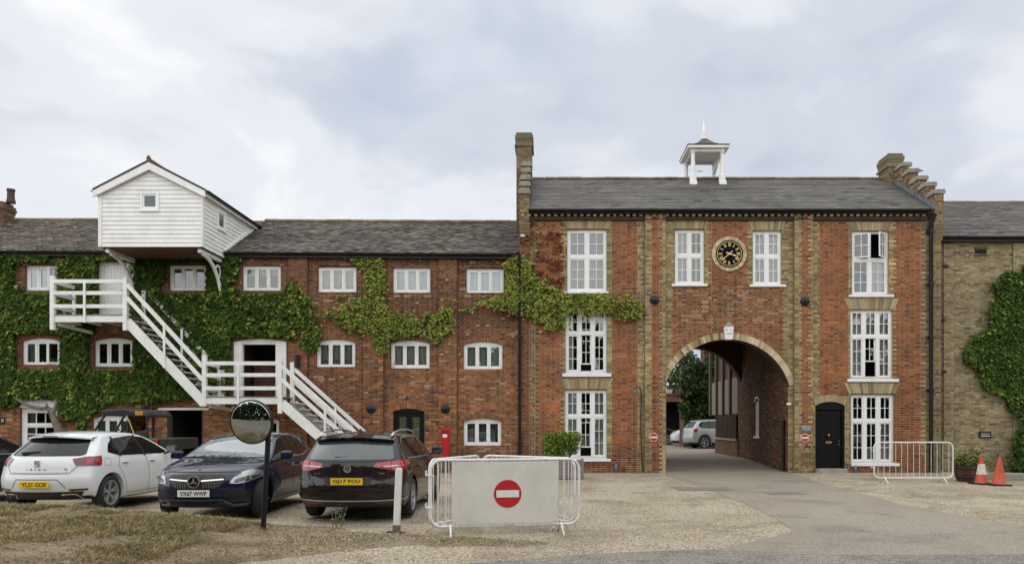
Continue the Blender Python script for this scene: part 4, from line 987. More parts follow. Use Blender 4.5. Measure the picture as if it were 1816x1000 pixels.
for px, py, lab in ((658, 725, 'round black iron tie plate on the brick pier between stairs foot and black arched door'), (790, 725, 'round black iron tie plate directly above the red post box'),
                    (258, 722, 'round black iron tie plate above the utility vehicle, left of the garage doorway'), (3, 716, 'round black iron tie plate at the far left above the black name board'),
                    (664, 571, 'round black iron tie plate half hidden by ivy in the middle of the mill'), (797, 573, 'small dark tie plate behind thin ivy on the right part of the mill')):
    tieplate(px, py, MY - .10 if px > 200 else MY, lab)

# ---------------------------------------------------------------- lucam (projecting hoist cabin)
luc = obj('hoist_cabin', None, mill); luc.empty_display_size = .2; luc['label'] = 'white weatherboarded hoist cabin projecting from the roof on curved brackets'
YL = 23.03; lzb, lze = Z(438, YL), Z(337, YL); lxm = (LX0 + LX1) / 2; lza = Z(291, YL)
slope_l = (lza - lze) / (lxm - LX0)
nb_ = 13; bh = (lze - lzb) / nb_
def wboard(q, p0, p1, z, h, nrm):        # tapered board with its bottom edge proud
    p0 = Vector(p0); p1 = Vector(p1); nrm = Vector(nrm); a, b = nrm * .030, nrm * .006
    q.idx([p0 + a + Vector((0, 0, z)), p1 + a + Vector((0, 0, z)), p1 + b + Vector((0, 0, z + h)), p0 + b + Vector((0, 0, z + h)), p0 + Vector((0, 0, z)), p1 + Vector((0, 0, z)), p1 + Vector((0, 0, z + h)), p0 + Vector((0, 0, z + h))],
          [(0, 1, 2, 3), (0, 4, 5, 1), (4, 0, 3, 7), (1, 5, 6, 2)])
wx0, wx1, wz0, wz1 = X(250, YL), X(283, YL), Z(374, YL), Z(341, YL)
# core
q = MB(); roofz = lambda y: mE0 + (mR0 - mE0) * (y - EY) / (MRY - EY)
q.idx([(LX0, YL, lzb), (LX1, YL, lzb), (LX1, YL, lze), (lxm, YL, lza), (LX0, YL, lze), (LX0, 27.6, lzb), (LX1, 27.6, lzb), (LX1, 27.6, lze), (lxm, 27.6, lza), (LX0, 27.6, lze)],
      [(0, 1, 2, 3, 4), (1, 6, 7, 2), (5, 0, 4, 9)]); q.build('cabin_frame', M['white'], luc)
q = MB(); nfl = 7
for i in range(nfl): q.box(LX0 + .02, LX1 - .02, lerp(YL + .02, MY, i / nfl) + .004, lerp(YL + .02, MY, (i + 1) / nfl) - .004, lzb - .03, lzb)
q.build('floor_boarding', M['redwood'], luc)
for i in range(nb_ + 8):
    z = lzb + i * bh; zt = z + bh + .012; half = LX1 - lxm
    if z >= lze - .01: half = (LX1 - lxm) * max(0, 1 - (z + bh * .9 - lze) / (lza - lze))
    if half < .12: break
    zz = z
    if zz < wz1 and zt > wz0:
        for p, q_ in ((lxm - half, wx0), (wx1, lxm + half)):
            b = MB(); wboard(b, (p, YL, 0), (q_, YL, 0), zz, bh + .012, (0, -1, 0)); b.build('weatherboard', M['white'], luc)
    else:
        b = MB(); wboard(b, (lxm - half, YL, 0), (lxm + half, YL, 0), zz, bh + .012, (0, -1, 0)); b.build('weatherboard', M['white'], luc)
sw0, sw1, swz0, swz1 = 24.05, 24.65, lzb + .86, lzb + 1.50
for i in range(nb_):
    z = lzb + i * bh; ye = 24.6 if z < 7.4 else EY + (z + .02 - mE1) / (mR1 - mE1) * (MRY - EY)
    if z < 7.4: ye = EY + .02
    segs = [(YL, ye)]
    if z < swz1 and z + bh > swz0: segs = [(YL, sw0), (sw1, ye)]
    for a, b_ in segs:
        b = MB(); wboard(b, (LX1, a, 0), (LX1, b_, 0), z, bh + .012, (1, 0, 0)); b.build('weatherboard', M['white'], luc)
q = MB(); q.box(LX1 - .002, LX1 + .045, YL - .045, YL + .06, lzb - .0, lze); q.box(LX0 - .045, LX0 + .06, YL - .045, YL + .06, lzb, lze); q.build('corner_board', M['white'], luc)
def swin(cfn, a, b, z0, z1):
    q = MB(); e = .07
    for (a0, a1, c0, c1) in ((a, a + e, z0, z1), (b - e, b, z0, z1), (a + e, b - e, z0, z0 + e), (a + e, b - e, z1 - e, z1)): q.box(*cfn(a0, a1, -.055, .05), c0, c1)
    q.box(*cfn(a - .02, b + .02, -.075, .0), z0 - .03, z0)
    for (a0, a1, c0, c1) in ((a + e, a + e + .05, z0 + e, z1 - e), (b - e - .05, b - e, z0 + e, z1 - e), (a + e + .05, b - e - .05, z0 + e, z0 + e + .05), (a + e + .05, b - e - .05, z1 - e - .05, z1 - e)): q.box(*cfn(a0, a1, -.03, .03), c0, c1)
    q.build('window', M['pvc'], luc, bevel=.004)
    q = MB(); q.box(*cfn(a + e, b - e, -.012, -.008), z0 + e, z1 - e); q.build('pane', M['cabglass'], luc)
M['cabglass'] = material('dull_glass', (.10, .14, .15), .08, var=.05)
swin(lambda a, b, d0, d1: (a, b, YL + d0, YL + d1), wx0, wx1, wz0, wz1)
swin(lambda a, b, d0, d1: (LX1 - d1, LX1 - d0, a, b), sw0, sw1, swz0, swz1)
# roof of the cabin
YB2 = 27.6
for sg in (-1, 1):
    xe = lxm + sg * (LX1 - lxm + .16); ze = lza - slope_l * (LX1 - lxm + .16) + .02
    q = MB(); A, B = (xe, ze), (lxm, lza + .03)
    q.prism([(xe, ze), (lxm, lza + .02), (lxm, lza + .09), (xe, ze + .06)], lambda u, v, d: (u, d, v), YL - .16, YB2 + .3, (.05, .05, .052)); q.build('cabin_roof_slope', M['slate'], luc)
    q = MB(); q.prism([(xe, ze - .20), (lxm, lza - .22), (lxm, lza + .01), (xe, ze - .01)], lambda u, v, d: (u, d, v), YL - .15, YL - .09); q.build('bargeboard', M['white'], luc)
    q = MB()
    for i in range(8):
        (a, b), (c, d) = gprof[i], gprof[i + 1]; gxx = xe + sg * .03
        q.face([(gxx + a * .8, YL - .12, ze + b * .8 + .02), (gxx + c * .8, YL - .12, ze + d * .8 + .02), (gxx + c * .8, YB2, ze + d * .8 + .02), (gxx + a * .8, YB2, ze + b * .8 + .02)])
    q.build('cabin_gutter', M['black'], luc)
    q = MB(); q.prism([(lxm + sg * (LX1 - lxm), lze - .12), (xe - sg * .02, ze - .13), (xe - sg * .02, ze - .0), (lxm + sg * (LX1 - lxm), lze + .02)], lambda u, v, d: (u, d, v), YL - .08, YB2 - .5); q.build('soffit_board', M['white'], luc)
q = MB(); q.tube([(lxm, YL - .17, lza + .09), (lxm, YB2 + .3, lza + .09)], .06, 8); q.lathe([(.07, 0), (.06, .05), (0, .12)], 8, (lxm, YL - .14, lza + .12)); q.build('cabin_ridge', M['terracotta'], luc)
# sloping white edge where side meets the roof, side beam, brackets
q = MB(); q.bar((LX1 + .04, EY - .02, mE1 + .06), (LX1 + .04, 27.2, roofz(27.2) + .02), .06, .10); q.build('apron_board', M['white'], luc)
for xx, lab in ((LX0 + .15, 0), (LX1 - .12, 1)):
    q = MB(); q.bar((xx, YL + .1, lzb - .08), (xx, MY - .02, lzb - .08), .12, .14); q.build('bearer', M['white'], luc, bevel=.01)
    q = MB(); q.bar((xx, MY - .12, lzb - .15), (xx, MY - .12, lzb - 1.30), .10, .08, up=(0, 1, 0)); 
    pts = []
    for i in range(15):
        t_ = i / 14; a = R(90 * t_); pts.append((xx, MY - .10 - 1.35 * (1 - math.cos(a)) , lzb - 1.55 + 1.40 * math.sin(a)))
    for i in range(14): q.bar(pts[i], pts[i + 1], .09, .075, up=(1, 0, 0))
    cc = Vector((xx, MY - .36, lzb - .48)); rr = .19; cp = [cc + Vector((0, rr * math.cos(2 * math.pi * i / 16), rr * math.sin(2 * math.pi * i / 16))) for i in range(17)]
    for i in range(16): q.bar(cp[i], cp[i + 1], .07, .035, up=(1, 0, 0))
    q.build('curved_bracket', M['white'], luc)

# ---------------------------------------------------------------- white external staircase
YS0, YS1 = 23.5, 24.62
st = thing('staircase', 'white timber external staircase in two flights down the front of the mill', 'staircase')
sx = lambda p: X(p, YS0); sz = lambda p: Z(p, YS0)
def piece(name, fn, mat_='white', bevel=.006): q = MB(); fn(q); return q.build(name, M[mat_], st, bevel=bevel)
U0, U1, ZU = sx(94), sx(223), sz(559); L0, L1, ZL = sx(363), sx(497), sz(704)
D = .10
def post(x, y, z0, z1, d=.13): piece('post', lambda q: q.box(x - d / 2, x + d / 2, y - d / 2, y + d / 2, z0, z1))
def rail(a, b, ht=.12, wd=.045): piece('rail', lambda q: q.bar(a, b, wd, ht))
def landing(x0, x1, z, zpost_top, zb):
    piece('fascia_beam', lambda q: q.box(x0 + .07, x1 - .07, YS0 - .03, YS0 + .03, z - .22, z - .015))
    piece('fascia_beam', lambda q: q.box(x0 - .02, x0 + .04, YS0 + .07, YS1, z - .21, z - .02))
    n = 9
    for i in range(n): piece('deck_board', lambda q: q.box(x0 - .03, x1 + .03, lerp(YS0 - .05, YS1 + .06, i / n) + .004, lerp(YS0 - .05, YS1 + .06, (i + 1) / n) - .004, z - .012, z + .02), 'greywood', 0)
    for i in range(4): xx = lerp(x0 + .2, x1 - .2, i / 3); piece('joist', lambda q: q.box(xx - .03, xx + .03, YS0 + .04, YS1, z - .19, z - .02), bevel=0)
    post(x0, YS0, zb, zpost_top); post(x0 - .0, YS1 - .06, z - .3, z + .95, .10)
    for h in (1.07, .70, .28):
        rail((x0, YS0 - .04, z + h), (x1, YS0 - .04, z + h)); rail((x0, YS0, z + h), (x0, YS1 - .06, z + h), .13, .04)
    xm = lerp(x0, x1, .455); piece('baluster', lambda q: q.box(xm - .035, xm + .035, YS0 - .105, YS0 - .065, z - .24, z + 1.02))
    piece('deck_strut', lambda q: q.bar((x0 + .1, YS0 + .1, z - .27), (x0 + .55, YS1, z - .42), .06, .10))
landing(U0, U1, ZU, sz(490), sz(585)); landing(L0, L1, ZL, sz(629), sz(720))
post(U1, YS0, sz(586), sz(493)); post(L1, YS0, sz(733), sz(640)); post(U1 - .02, YS1, ZU - .3, ZU + .98); post(L1 + .0, YS1, ZL - .3, ZL + 1.2)
post(L0 + .1, YS1, ZL - .3, ZL + .95, .10)
def flight(xa, za, xb, zb, n, ytag):
    dx, dz = xb - xa, zb - za; ln = math.hypot(dx, dz)
    for yy in (YS0, YS1): piece('stringer', lambda q: q.bar((xa - .02, yy, za - .20), (xb + .05, yy, zb - .20), .055, .30))
    for yy in (YS0, YS1):
        o_ = -.04 if yy == YS0 else 0
        for h in (1.0, .58): rail((xa, yy + o_, za + h - .03), (xb, yy + o_, zb + h - .03), .125, .045)
        tm = .50; xm, zm = lerp(xa, xb, tm), lerp(za, zb, tm); piece('baluster', lambda q: q.box(xm - .035, xm + .035, yy - .095, yy - .055, zm - .38, zm + 1.0))
    for i in range(1, n):
        x, z = lerp(xa, xb, i / n), lerp(za, zb, i / n)
        piece('tread', lambda q: q.box(x - .16, x + .14, YS0 + .03, YS1 - .03, z - .02, z + .018), 'greywood', 0)
        piece('tread_nosing', lambda q: q.box(x + .141, x + .149, YS0 + .03, YS1 - .03, z - .02, z + .018), 'white', 0)
flight(U1 + .06, ZU, L0 - .05, ZL, 13, 0)
XE = sx(655)
flight(L1 + .06, ZL, XE, .0, 13, 0)
post(XE, YS0, 0, 1.12, .12); post(XE, YS1, 0, 1.12, .12)
for xx in (L0, L1): post(xx, YS1 - .3, 0, ZL - .02, .10) if False else None
piece('landing_bracket', lambda q: q.box(sx(386), sx(393), YS1 - .1, YS1 + .05, sz(728), sz(718)))

# ================================================================ EAST WING
WY = 25.0
wx = lambda p: X(p, WY); wz = lambda p: Z(p, WY)
wing = thing('east_wing', 'plain buff brick building adjoining the gatehouse on the right with ivy', 'building')
WC = [(0.314, 0.259, 0.149), (0.281, 0.226, 0.127), (0.352, 0.297, 0.182), (0.248, 0.198, 0.110), (0.297, 0.242, 0.143), (0.187, 0.149, 0.088)]
def wcol(a, z, wd):
    g = grime(a, z, .5, 21); f = 1.0 + .3 * g + .2 * noise.noise(Vector((a * 2.6, z * .35, 37)))
    if random.random() < .12 and wd > .15: f *= .62
    return jit(tuple(x * f for x in random.choice(WC)), .12, .04)
W2 = Wall((0, WY, 0), (1, 0, 0)); ex0, ex1 = 13.0, wx(2050)
W2.lay(ex0, ex1, -.05, wz(421), [rect_hole(wx(1729), wx(1750), wz(452), wz(441))], wcol, mort=(.30, .255, .175))
for a, b in ((1672, 1690), (1795, 1830)): W2.lay(wx(a), wx(b), -.05, wz(431), [], wcol, out=.06, mort=(.30, .255, .175))
finish_bricks([W2], wing, 300, key=lambda it: (0 if it[1] > .17 else 50) + it[0].translation.length)
q = MB(); q.box(ex0, ex1, WY - .07, WY, wz(427), wz(421), (.24, .19, .12)); q.box(ex0, ex1, WY - .12, WY, wz(421), wz(419), (.2, .16, .1)); q.build('corbel_course', M['brick'], wing)
q = MB(); q.box(wx(1728), wx(1751), WY + .03, WY + .2, wz(453), wz(440)); q.build('vent_recess', M['dark'], wing); q = MB(); q.box(wx(1727), wx(1752), WY - .02, WY + .03, wz(441), wz(439.5)); q.box(wx(1727), wx(1752), WY - .02, WY + .03, wz(453.5), wz(452)); q.build('vent_frame', M['darkwood'], wing)
wey, wry = WY - .22, 29.2; wE, wR = Z(419, wey), Z(359, wry)
def wing_slate(p, r):
    g = noise.noise(Vector((p.x * .5, r * .35, 12))); c = (.115, .104, .096); f = 1 + .35 * g + random.uniform(-.2, .2); return tuple(x * f for x in c)
lay_slates(wing, (13.1, wey, wE), (ex1, wey, wE), (ex1, wry, wR), (13.1, wry, wR), .19, .30, wing_slate, 260, rag=.02, lift=.012)
ridge_tiles(wing, (13.1, wry, wR), (ex1, wry, wR)); gut(wing, wx(1663), wE - .02, ex1, wE - .02, wey - .04)
q = MB(); q.face([(13.1, wry, wR), (ex1, wry, wR), (ex1, wry + 4, wE), (13.1, wry + 4, wE)], (.1, .1, .1)); q.build('rear_roof', M['slate'], wing)
pipe('thin black downpipe on the buff brick wing right of the stepped gable', [(wx(1664), WY - .10, .05), (wx(1664), WY - .10, wz(425)), (wx(1664), WY - .2, wE - .08)], .045, 'd')
for px, py, lab in ((1675, 473, 'rusty iron bracket high on the buff wall beside the downpipe'), (1671, 568, 'rusty iron bracket midway up the buff wall beside the downpipe'), (1672, 659, 'small rusty bracket low on the buff wall')):
    q = MB(); q.box(-.06, .06, -.02, 0, -.05, .05); q.tube([(0, 0, 0), (0, -.14, 0), (.05, -.15, -.03)], .02, 6); me = q.mesh('wall_bracket', M['darkwood']); thing('wall_bracket', lab, 'bracket', (wx(px), WY - (.06 if 1672 <= px <= 1690 else 0), wz(py)), me=me)
q = MB(); q.box(-.20, .20, -.05, 0, -.11, .11); t = thing('street_name_box', 'small dark framed box sign on the buff wall above the traffic cones', 'sign', (wx(1746), WY, wz(770))); q.build('box', M['black'], t, bevel=.01)
q = MB(); q.box(-.15, .15, -.056, -.05, -.03, .06); q.build('plate', M['lead'], t); q = MB(); q.box(-.16, .16, -.06, -.05, -.065, -.045); q.build('slot', M['signwhite'], t)
# ================================================================ GROUND
def gnd(x, y):
    z = 0.
    if y > 23.5: z = .22 * smooth(24.5, 31, y)
    return z
def material_ground(name, base, alt, third, s1=.35, fine=120, grit=.35, bump=.5, rough=.95, third_s=1.2, t0=.5, t1=.62):
    m = bpy.data.materials.new(name); m.use_nodes = True; T = m.node_tree; n = T.nodes; l = T.links; p = n['Principled BSDF']; p.inputs['Roughness'].default_value = rough; p.inputs['Specular IOR Level'].default_value = .2
    geo = n.new('ShaderNodeNewGeometry'); pos = geo.outputs['Position']
    def no(s, d, r=.6, dist=0):
        t = n.new('ShaderNodeTexNoise'); t.inputs['Scale'].default_value = s; t.inputs['Detail'].default_value = d; t.inputs['Roughness'].default_value = r; t.inputs['Distortion'].default_value = dist; l.new(pos, t.inputs[0]); return t.outputs[0]
    def mr(v, a, b, c, d):
        r = n.new('ShaderNodeMapRange'); r.inputs[1].default_value = a; r.inputs[2].default_value = b; r.inputs[3].default_value = c; r.inputs[4].default_value = d; l.new(v, r.inputs[0]); return r.outputs[0]
    def mix(f, a, b):
        q = n.new('ShaderNodeMix'); q.data_type = 'RGBA'; l.new(f, q.inputs[0]); 
        for v, i in ((a, 6), (b, 7)):
            if isinstance(v, tuple): q.inputs[i].default_value = (*v, 1)
            else: l.new(v, q.inputs[i])
        return q.outputs[2]
    c = mix(mr(no(s1, 6, .6, .4), .4, .62, 0, 1), base, alt)
    c = mix(mr(no(third_s, 7, .7, .5), t0, t1, 0, .8), c, third)
    vor = n.new('ShaderNodeTexVoronoi'); vor.inputs['Scale'].default_value = fine; l.new(pos, vor.inputs[0])
    sep_ = n.new('ShaderNodeSeparateColor'); l.new(vor.outputs['Color'], sep_.inputs[0])
    v = n.new('ShaderNodeVectorMath'); v.operation = 'SCALE'; l.new(c, v.inputs[0]); l.new(mr(sep_.outputs[0], 0, 1, 1 - grit, 1 + grit), v.inputs[3])
    v2 = n.new('ShaderNodeVectorMath'); v2.operation = 'SCALE'; l.new(v.outputs[0], v2.inputs[0]); l.new(mr(no(14, 5, .75), .3, .7, .78, 1.22), v2.inputs[3])
    l.new(v2.outputs[0], p.inputs['Base Color'])
    b = n.new('ShaderNodeBump'); b.inputs['Strength'].default_value = bump; b.inputs['Distance'].default_value = .012; l.new(vor.outputs['Distance'], b.inputs['Height'])
    b2 = n.new('ShaderNodeBump'); b2.inputs['Strength'].default_value = .5; b2.inputs['Distance'].default_value = .03; l.new(no(5, 6, .7), b2.inputs['Height']); l.new(b2.outputs[0], b.inputs['Normal']); l.new(b.outputs[0], p.inputs['Normal']); return m
GRAV = material_ground('gravel', (.36, .31, .225), (.42, .37, .28), (.225, .185, .13), .3, 55, .5, .9, third_s=.75, t0=.47, t1=.62)
TAR = material_ground('tarmac', (.27, .238, .19), (.31, .275, .225), (.215, .19, .155), .25, 90, .30, .4, third_s=.7)
ROADM = material_ground('road_asphalt', (.23, .212, .185), (.27, .245, .21), (.16, .15, .135), .4, 70, .55, .7, third_s=1.5)
SOIL = material_ground('dry_soil', (.21, .162, .105), (.26, .21, .145), (.13, .10, .065), .8, 60, .4, .8, third_s=1.5)
def sheet(name, xs, ys, zf, mat_, label=None):
    nx, ny = len(xs), len(ys); v = [(x, y, zf(x, y)) for y in ys for x in xs]
    f = [(j * nx + i, j * nx + i + 1, (j + 1) * nx + i + 1, (j + 1) * nx + i) for j in range(ny - 1) for i in range(nx - 1)]
    me = bpy.data.meshes.new(name); me.from_pydata(v, [], f); me.materials.append(mat_); me.polygons.foreach_set('use_smooth', [True] * len(f)); o = obj(name, me); o['kind'] = 'structure'
    return o
xs = [-400, -150, -60] + [x * 1.0 for x in range(-30, 31)] + [60, 150, 400]; ys = [-400, -150, -60, -20, -10] + [y * .5 for y in range(-10, 100)] + [60, 80, 150, 400, 900]
sheet('yard_gravel', xs, ys, lambda x, y: gnd(x, y), GRAV)
def poly_ground(name, pts, z, mat_, res=.35, follow=True):
    bm = bmesh.new(); vs_ = [bm.verts.new((x, y, 0)) for x, y in pts]; bm.faces.new(vs_)
    bmesh.ops.triangulate(bm, faces=bm.faces[:])
    for _ in range(7):
        es = [e for e in bm.edges if e.calc_length() > 1.2]
        if not es: break
        bmesh.ops.subdivide_edges(bm, edges=es, cuts=1); bmesh.ops.triangulate(bm, faces=bm.faces[:])
    for v in bm.verts: v.co.z = gnd(v.co.x, v.co.y) + z
    bm.normal_update()
    for f in bm.faces:
        if f.normal.z < 0: f.normal_flip()
    me = bpy.data.meshes.new(name); bm.to_mesh(me); bm.free(); me.materials.append(mat_); o = obj(name, me); o['kind'] = 'structure'; return o
def wob(pts, amp=.06, n=6, seed=0):
    o = []
    for i in range(len(pts) - 1):
        a, b = Vector(pts[i]), Vector(pts[i + 1]); m_ = max(1, int((b - a).length / .18)); m_ = min(m_, 60)
        for j in range(m_):
            p = a.lerp(b, j / m_); o.append((p.x + amp * noise.noise(Vector((p.x * 1.7, p.y * 1.7, seed))) + .4 * amp * noise.noise(Vector((p.x * 7, p.y * 7, seed))), p.y + amp * noise.noise(Vector((p.y * 1.7, p.x * 1.7, seed + 4))) + .4 * amp * noise.noise(Vector((p.x * 7, p.y * 7, seed + 9)))))
    o.append(tuple(pts[-1])); return o
left = [(AC - AH, 60), (AC - AH, 24.6)] + [G(*p) for p in ((1181, 842), (1196, 848), (1222, 856), (1262, 870), (1300, 884), (1340, 902), (1372, 918), (1392, 930), (1401, 938), (1398, 945), (1375, 952), (1330, 962), (1270, 973))]
right = [G(*p) for p in ((1200, 974.5), (1000, 985), (820, 1000))] + [(-3.0, 8.4), (-3, 8.0), (14, 8.0)] + [G(1900, 942), G(1816, 932), G(1760, 924), G(1700, 913), G(1600, 894), G(1500, 868), G(1450, 853), G(1412, 841), (AC + AH, 24.6), (AC + AH, 31), (AC + AH + .2, 36), (16, 37), (16, 60)]
poly_ground('driveway', wob(left, .07, seed=1) + wob(right[:-6], .05, seed=2) + right[-6:], .005, TAR)
rd = [G(p[0], p[1]) for p in ((1262, 975), (1160, 978), (1060, 984), (960, 990), (880, 996), (790, 1003))] + [(-3.0, 7.6), (-14, 6.6), (-60, 5.5), (-60, -3), (60, -3), (60, 9.6), (20, 9.6), (14, 9.4), (8, 9.35)] + [G(1500, 985)]
poly_ground('road', wob(rd[:7], .05, seed=5) + rd[7:], .010, ROADM)
# drain covers
q = MB()
def drain(px, py, w_, d_, lab):
    x, y = G(px, py); q = MB(); q.box(-w_ / 2, w_ / 2, -d_ / 2, d_ / 2, .006, .014, (.2, .18, .15))
    t = thing('drain_cover', lab, 'drain cover', (x, y, 0)); q.build('frame', M['mortar'], t); n_ = int(w_ / .07); q2 = MB(); q2.box(-.022, .022, -d_ / 2 + .03, d_ / 2 - .03, .008, .011); me = q2.mesh('grating_bar', M['greywood'])
    for i in range(n_): o = obj('grating_bar', me, t); o.location = (-w_ / 2 + (i + .5) * w_ / n_, 0, 0)
drain(1247, 867, 1.35, .9, 'wide brown drain cover on the left edge of the drive'); drain(1390, 875, .8, .6, 'smaller drain cover in the middle of the drive')
# the grass verge
crest = [(-60, .42), (-9.0, .40), (-7.8, .40), (-6.4, .36), (-5.2, .24), (-4.6, .12), (-3.9, .04), (-2.6, .0), (0, 0)]
def vh(x, y):
    h = np.interp(x, [c[0] for c in crest], [c[1] for c in crest]); yb = np.interp(x, [-60, -7, -4, -2], [12.0, 12.0, 11.9, 11.6])
    f = 1 - smooth(yb - 1.0, yb + .3, y); f *= smooth(5.5, 8.6, y) * .6 + .4
    f2 = smooth(5.5, 7.5, y)
    return h * f * max(.2, f2) + .035 * noise.noise(Vector((x * 1.1, y * 1.1, 0))) * (1 if h > .05 else .3) 
vx = np.arange(-13, .4, .16); vy = np.arange(5.4, 12.9, .16)
bound_px = [(520, 1002), (560, 985), (640, 972), (760, 970), (900, 975), (1000, 970), (1060, 962), (1040, 955), (960, 948), (800, 942), (700, 932), (620, 922), (540, 918), (480, 926)]
def edge_near(x):   # nearest y of the verge at x
    return np.interp(x, [-13, -4.5, -3.4, -2.4, -1.5, -.5, .2, .6], [6.2, 7.6, 8.8, 9.6, 9.7, 9.7, 10.0, 10.3])
def edge_far(x): return np.interp(x, [-13, -7, -5, -4.4, -3.8, -3, -2, -1, 0, .6], [12.6, 12.5, 12.3, 12.2, 12.0, 11.6, 11.1, 10.9, 10.6, 10.35])
def vmask(x, y): 
    w_ = .25 * noise.noise(Vector((x * 1.3, y * 1.3, 3))) + .1 * noise.noise(Vector((x * 5, y * 5, 3)))
    return smooth(0, .35, y - edge_near(x) + w_) * smooth(0, .5, edge_far(x) - y + w_)
v = []; 
for y in vy:
    for x in vx: m_ = vmask(x, y); v.append((x, y, lerp(-.03, max(.0, vh(x, y)) + .012, min(1, m_ * 1.6))))
nx = len(vx); f = [(j * nx + i, j * nx + i + 1, (j + 1) * nx + i + 1, (j + 1) * nx + i) for j in range(len(vy) - 1) for i in range(nx - 1)]
me = bpy.data.meshes.new('verge'); me.from_pydata(v, [], f); me.materials.append(SOIL); me.polygons.foreach_set('use_smooth', [True] * len(f)); vo = obj('verge', me); vo['kind'] = 'structure'
bvh_v = BVHTree.FromPolygons(v, f)
def gz_at(x, y):
    h = bvh_v.ray_cast(Vector((x, y, 3)), Vector((0, 0, -1)))
    return max(gnd(x, y), h[0].z if h[0] else -1)
# grass blades
def blades(n, hmin, hmax, wmin, cf, accept, spread=.5):
    V = []; Fc = []; C = []; i = 0; tries = 0
    while i < n and tries < n * 6:
        tries += 1; x = random.uniform(-12, .6); y = random.uniform(6.0, 12.8)
        if x / y < -0.78: continue
        d = accept(x, y)
        if random.random() > d: continue
        z = gz_at(x, y) - .005; h = random.uniform(hmin, hmax) * (.5 + .8 * d); a = random.uniform(0, 6.28); w_ = random.uniform(wmin, wmin * 2); lx, ly = random.gauss(0, spread) * h, random.gauss(0, spread) * h
        b = len(V); ca, sa = math.cos(a) * w_, math.sin(a) * w_
        V += [(x - ca, y - sa, z), (x + ca, y + sa, z), (x + lx * .5 + ca * .7, y + ly * .5 + sa * .7, z + h * .6), (x + lx * .5 - ca * .7, y + ly * .5 - sa * .7, z + h * .6), (x + lx, y + ly, z + h * .85)]
        Fc += [(b, b + 1, b + 2, b + 3), (b + 3, b + 2, b + 4)]; c = cf(x, y); C += [c, c]; i += 1
    q = MB(); q.v = V; q.f = Fc; q.c = C; q.m = [0] * len(Fc); return q
STRAW = [(.36, .285, .15), (.30, .23, .12), (.43, .35, .20), (.23, .17, .09), (.22, .20, .09)]; GREEN = [(.10, .13, .04), (.13, .155, .055), (.085, .105, .035)]
def gpatch(x, y): return noise.noise(Vector((x * .9, y * .9, 11)))
def gcolr(x, y):
    g = gpatch(x, y) + .4 * noise.noise(Vector((x * 3, y * 3, 1))) + (.15 if y > 10.3 else 0)
    return jit(random.choice(GREEN if random.random() < smooth(.05, .7, g) * .32 + .04 else STRAW), .15)
def gden(x, y):
    m_ = vmask(x, y); bare = noise.noise(Vector((x * .8 + 5, y * 1.1, 7))) + .5 * noise.noise(Vector((x * 3, y * 3, 2)))
    d = m_ * (1 - .9 * smooth(.0, .35, bare)); 
    if x > -4.5: d *= .22
    if y < 8.3: d *= .6
    return d
blades(85000, .025, .07, .0026, gcolr, gden, 1.1).build('dry_grass', M['leaf'], None, kind='stuff')
blades(6500, .06, .15, .002, lambda x, y: jit(random.choice(STRAW + STRAW + [(.52, .43, .27)] * 3 + GREEN), .1), lambda x, y: gden(x, y) * smooth(.1, .5, gpatch(x * 2.3, y * 2.3)) + (.25 if 11 < y < 12 and x < -4 else 0) * gden(x, y), .4).build('tall_grass', M['leaf'], None, kind='stuff')
# leaf litter and pebbles
q = MB()
for i in range(2300):
    x = random.uniform(-11, 1.2); y = random.uniform(7, 12); m_ = vmask(x, y)
    if random.random() > m_ * (.3 + .7 * smooth(-5.5, -3.5, x)): continue
    z = gz_at(x, y) + .006; s = random.uniform(.012, .035); a = random.uniform(0, 6.3); t_ = random.uniform(-.4, .4)
    pts = [(x + s * math.cos(a + k_ * 1.57) * (1 if k_ % 2 else .5), y + s * math.sin(a + k_ * 1.57) * (1 if k_ % 2 else .5), z + t_ * s * (k_ % 2) + .004) for k_ in range(4)]
    q.face(pts, jit(random.choice([(.30, .17, .08), (.36, .22, .11), (.22, .13, .07), (.42, .34, .22)]), .2))
q.build('leaf_litter', M['leaf'], None, kind='stuff')
q = MB()
def pebble(q, x, y, z, s, c):
    a = random.uniform(0, 6.3); ca, sa = math.cos(a) * s, math.sin(a) * s; h = s * random.uniform(.4, .8)
    q.idx([(x + ca, y + sa, z), (x - sa * .7, y + ca * .7, z), (x - ca, y - sa, z), (x + sa * .7, y - ca * .7, z), (x + ca * .2, y + sa * .2, z + h)], [(0, 1, 4), (1, 2, 4), (2, 3, 4), (3, 0, 4)], c)
PB = [(.42, .35, .25), (.36, .28, .19), (.50, .44, .34), (.28, .21, .15), (.33, .31, .28), (.22, .17, .13)]
def in_drive(x, y):
    px = CX + x * F / y; py = CY + EYE * F / y
    lf = np.interp(py, [838, 856, 884, 918, 938, 945, 962, 973, 985], [1180, 1222, 1300, 1372, 1401, 1398, 1330, 1270, 1000]); rt = np.interp(py, [838, 853, 868, 894, 924, 942], [1405, 1450, 1500, 1600, 1760, 1900])
    return lf < px < rt
for i in range(48000):
    py = 752 + (1000 - 752) * random.uniform(.30, 1) ** .8; px = random.uniform(480, 1816); x, y = G(px, py)
    if y > 24.4 or in_drive(x, y): continue
    if py > np.interp(px, [800, 1060, 1262, 1400], [998, 984, 973, 960]): 
        if random.random() > .04: continue
    if noise.noise(Vector((x * .8, y * .8, 31))) + random.uniform(-.5, .5) < 0: continue
    pebble(q, x, y, gz_at(x, y), random.uniform(.008, .022), jit(random.choice(PB), .25))
for i in range(700):
    x, y = random.uniform(-1, 9), random.uniform(9, 20); pebble(q, x, y, .006, random.uniform(.006, .014), jit(random.choice(PB), .15))
q.build('loose_pebbles', M['brick'], None, kind='stuff')

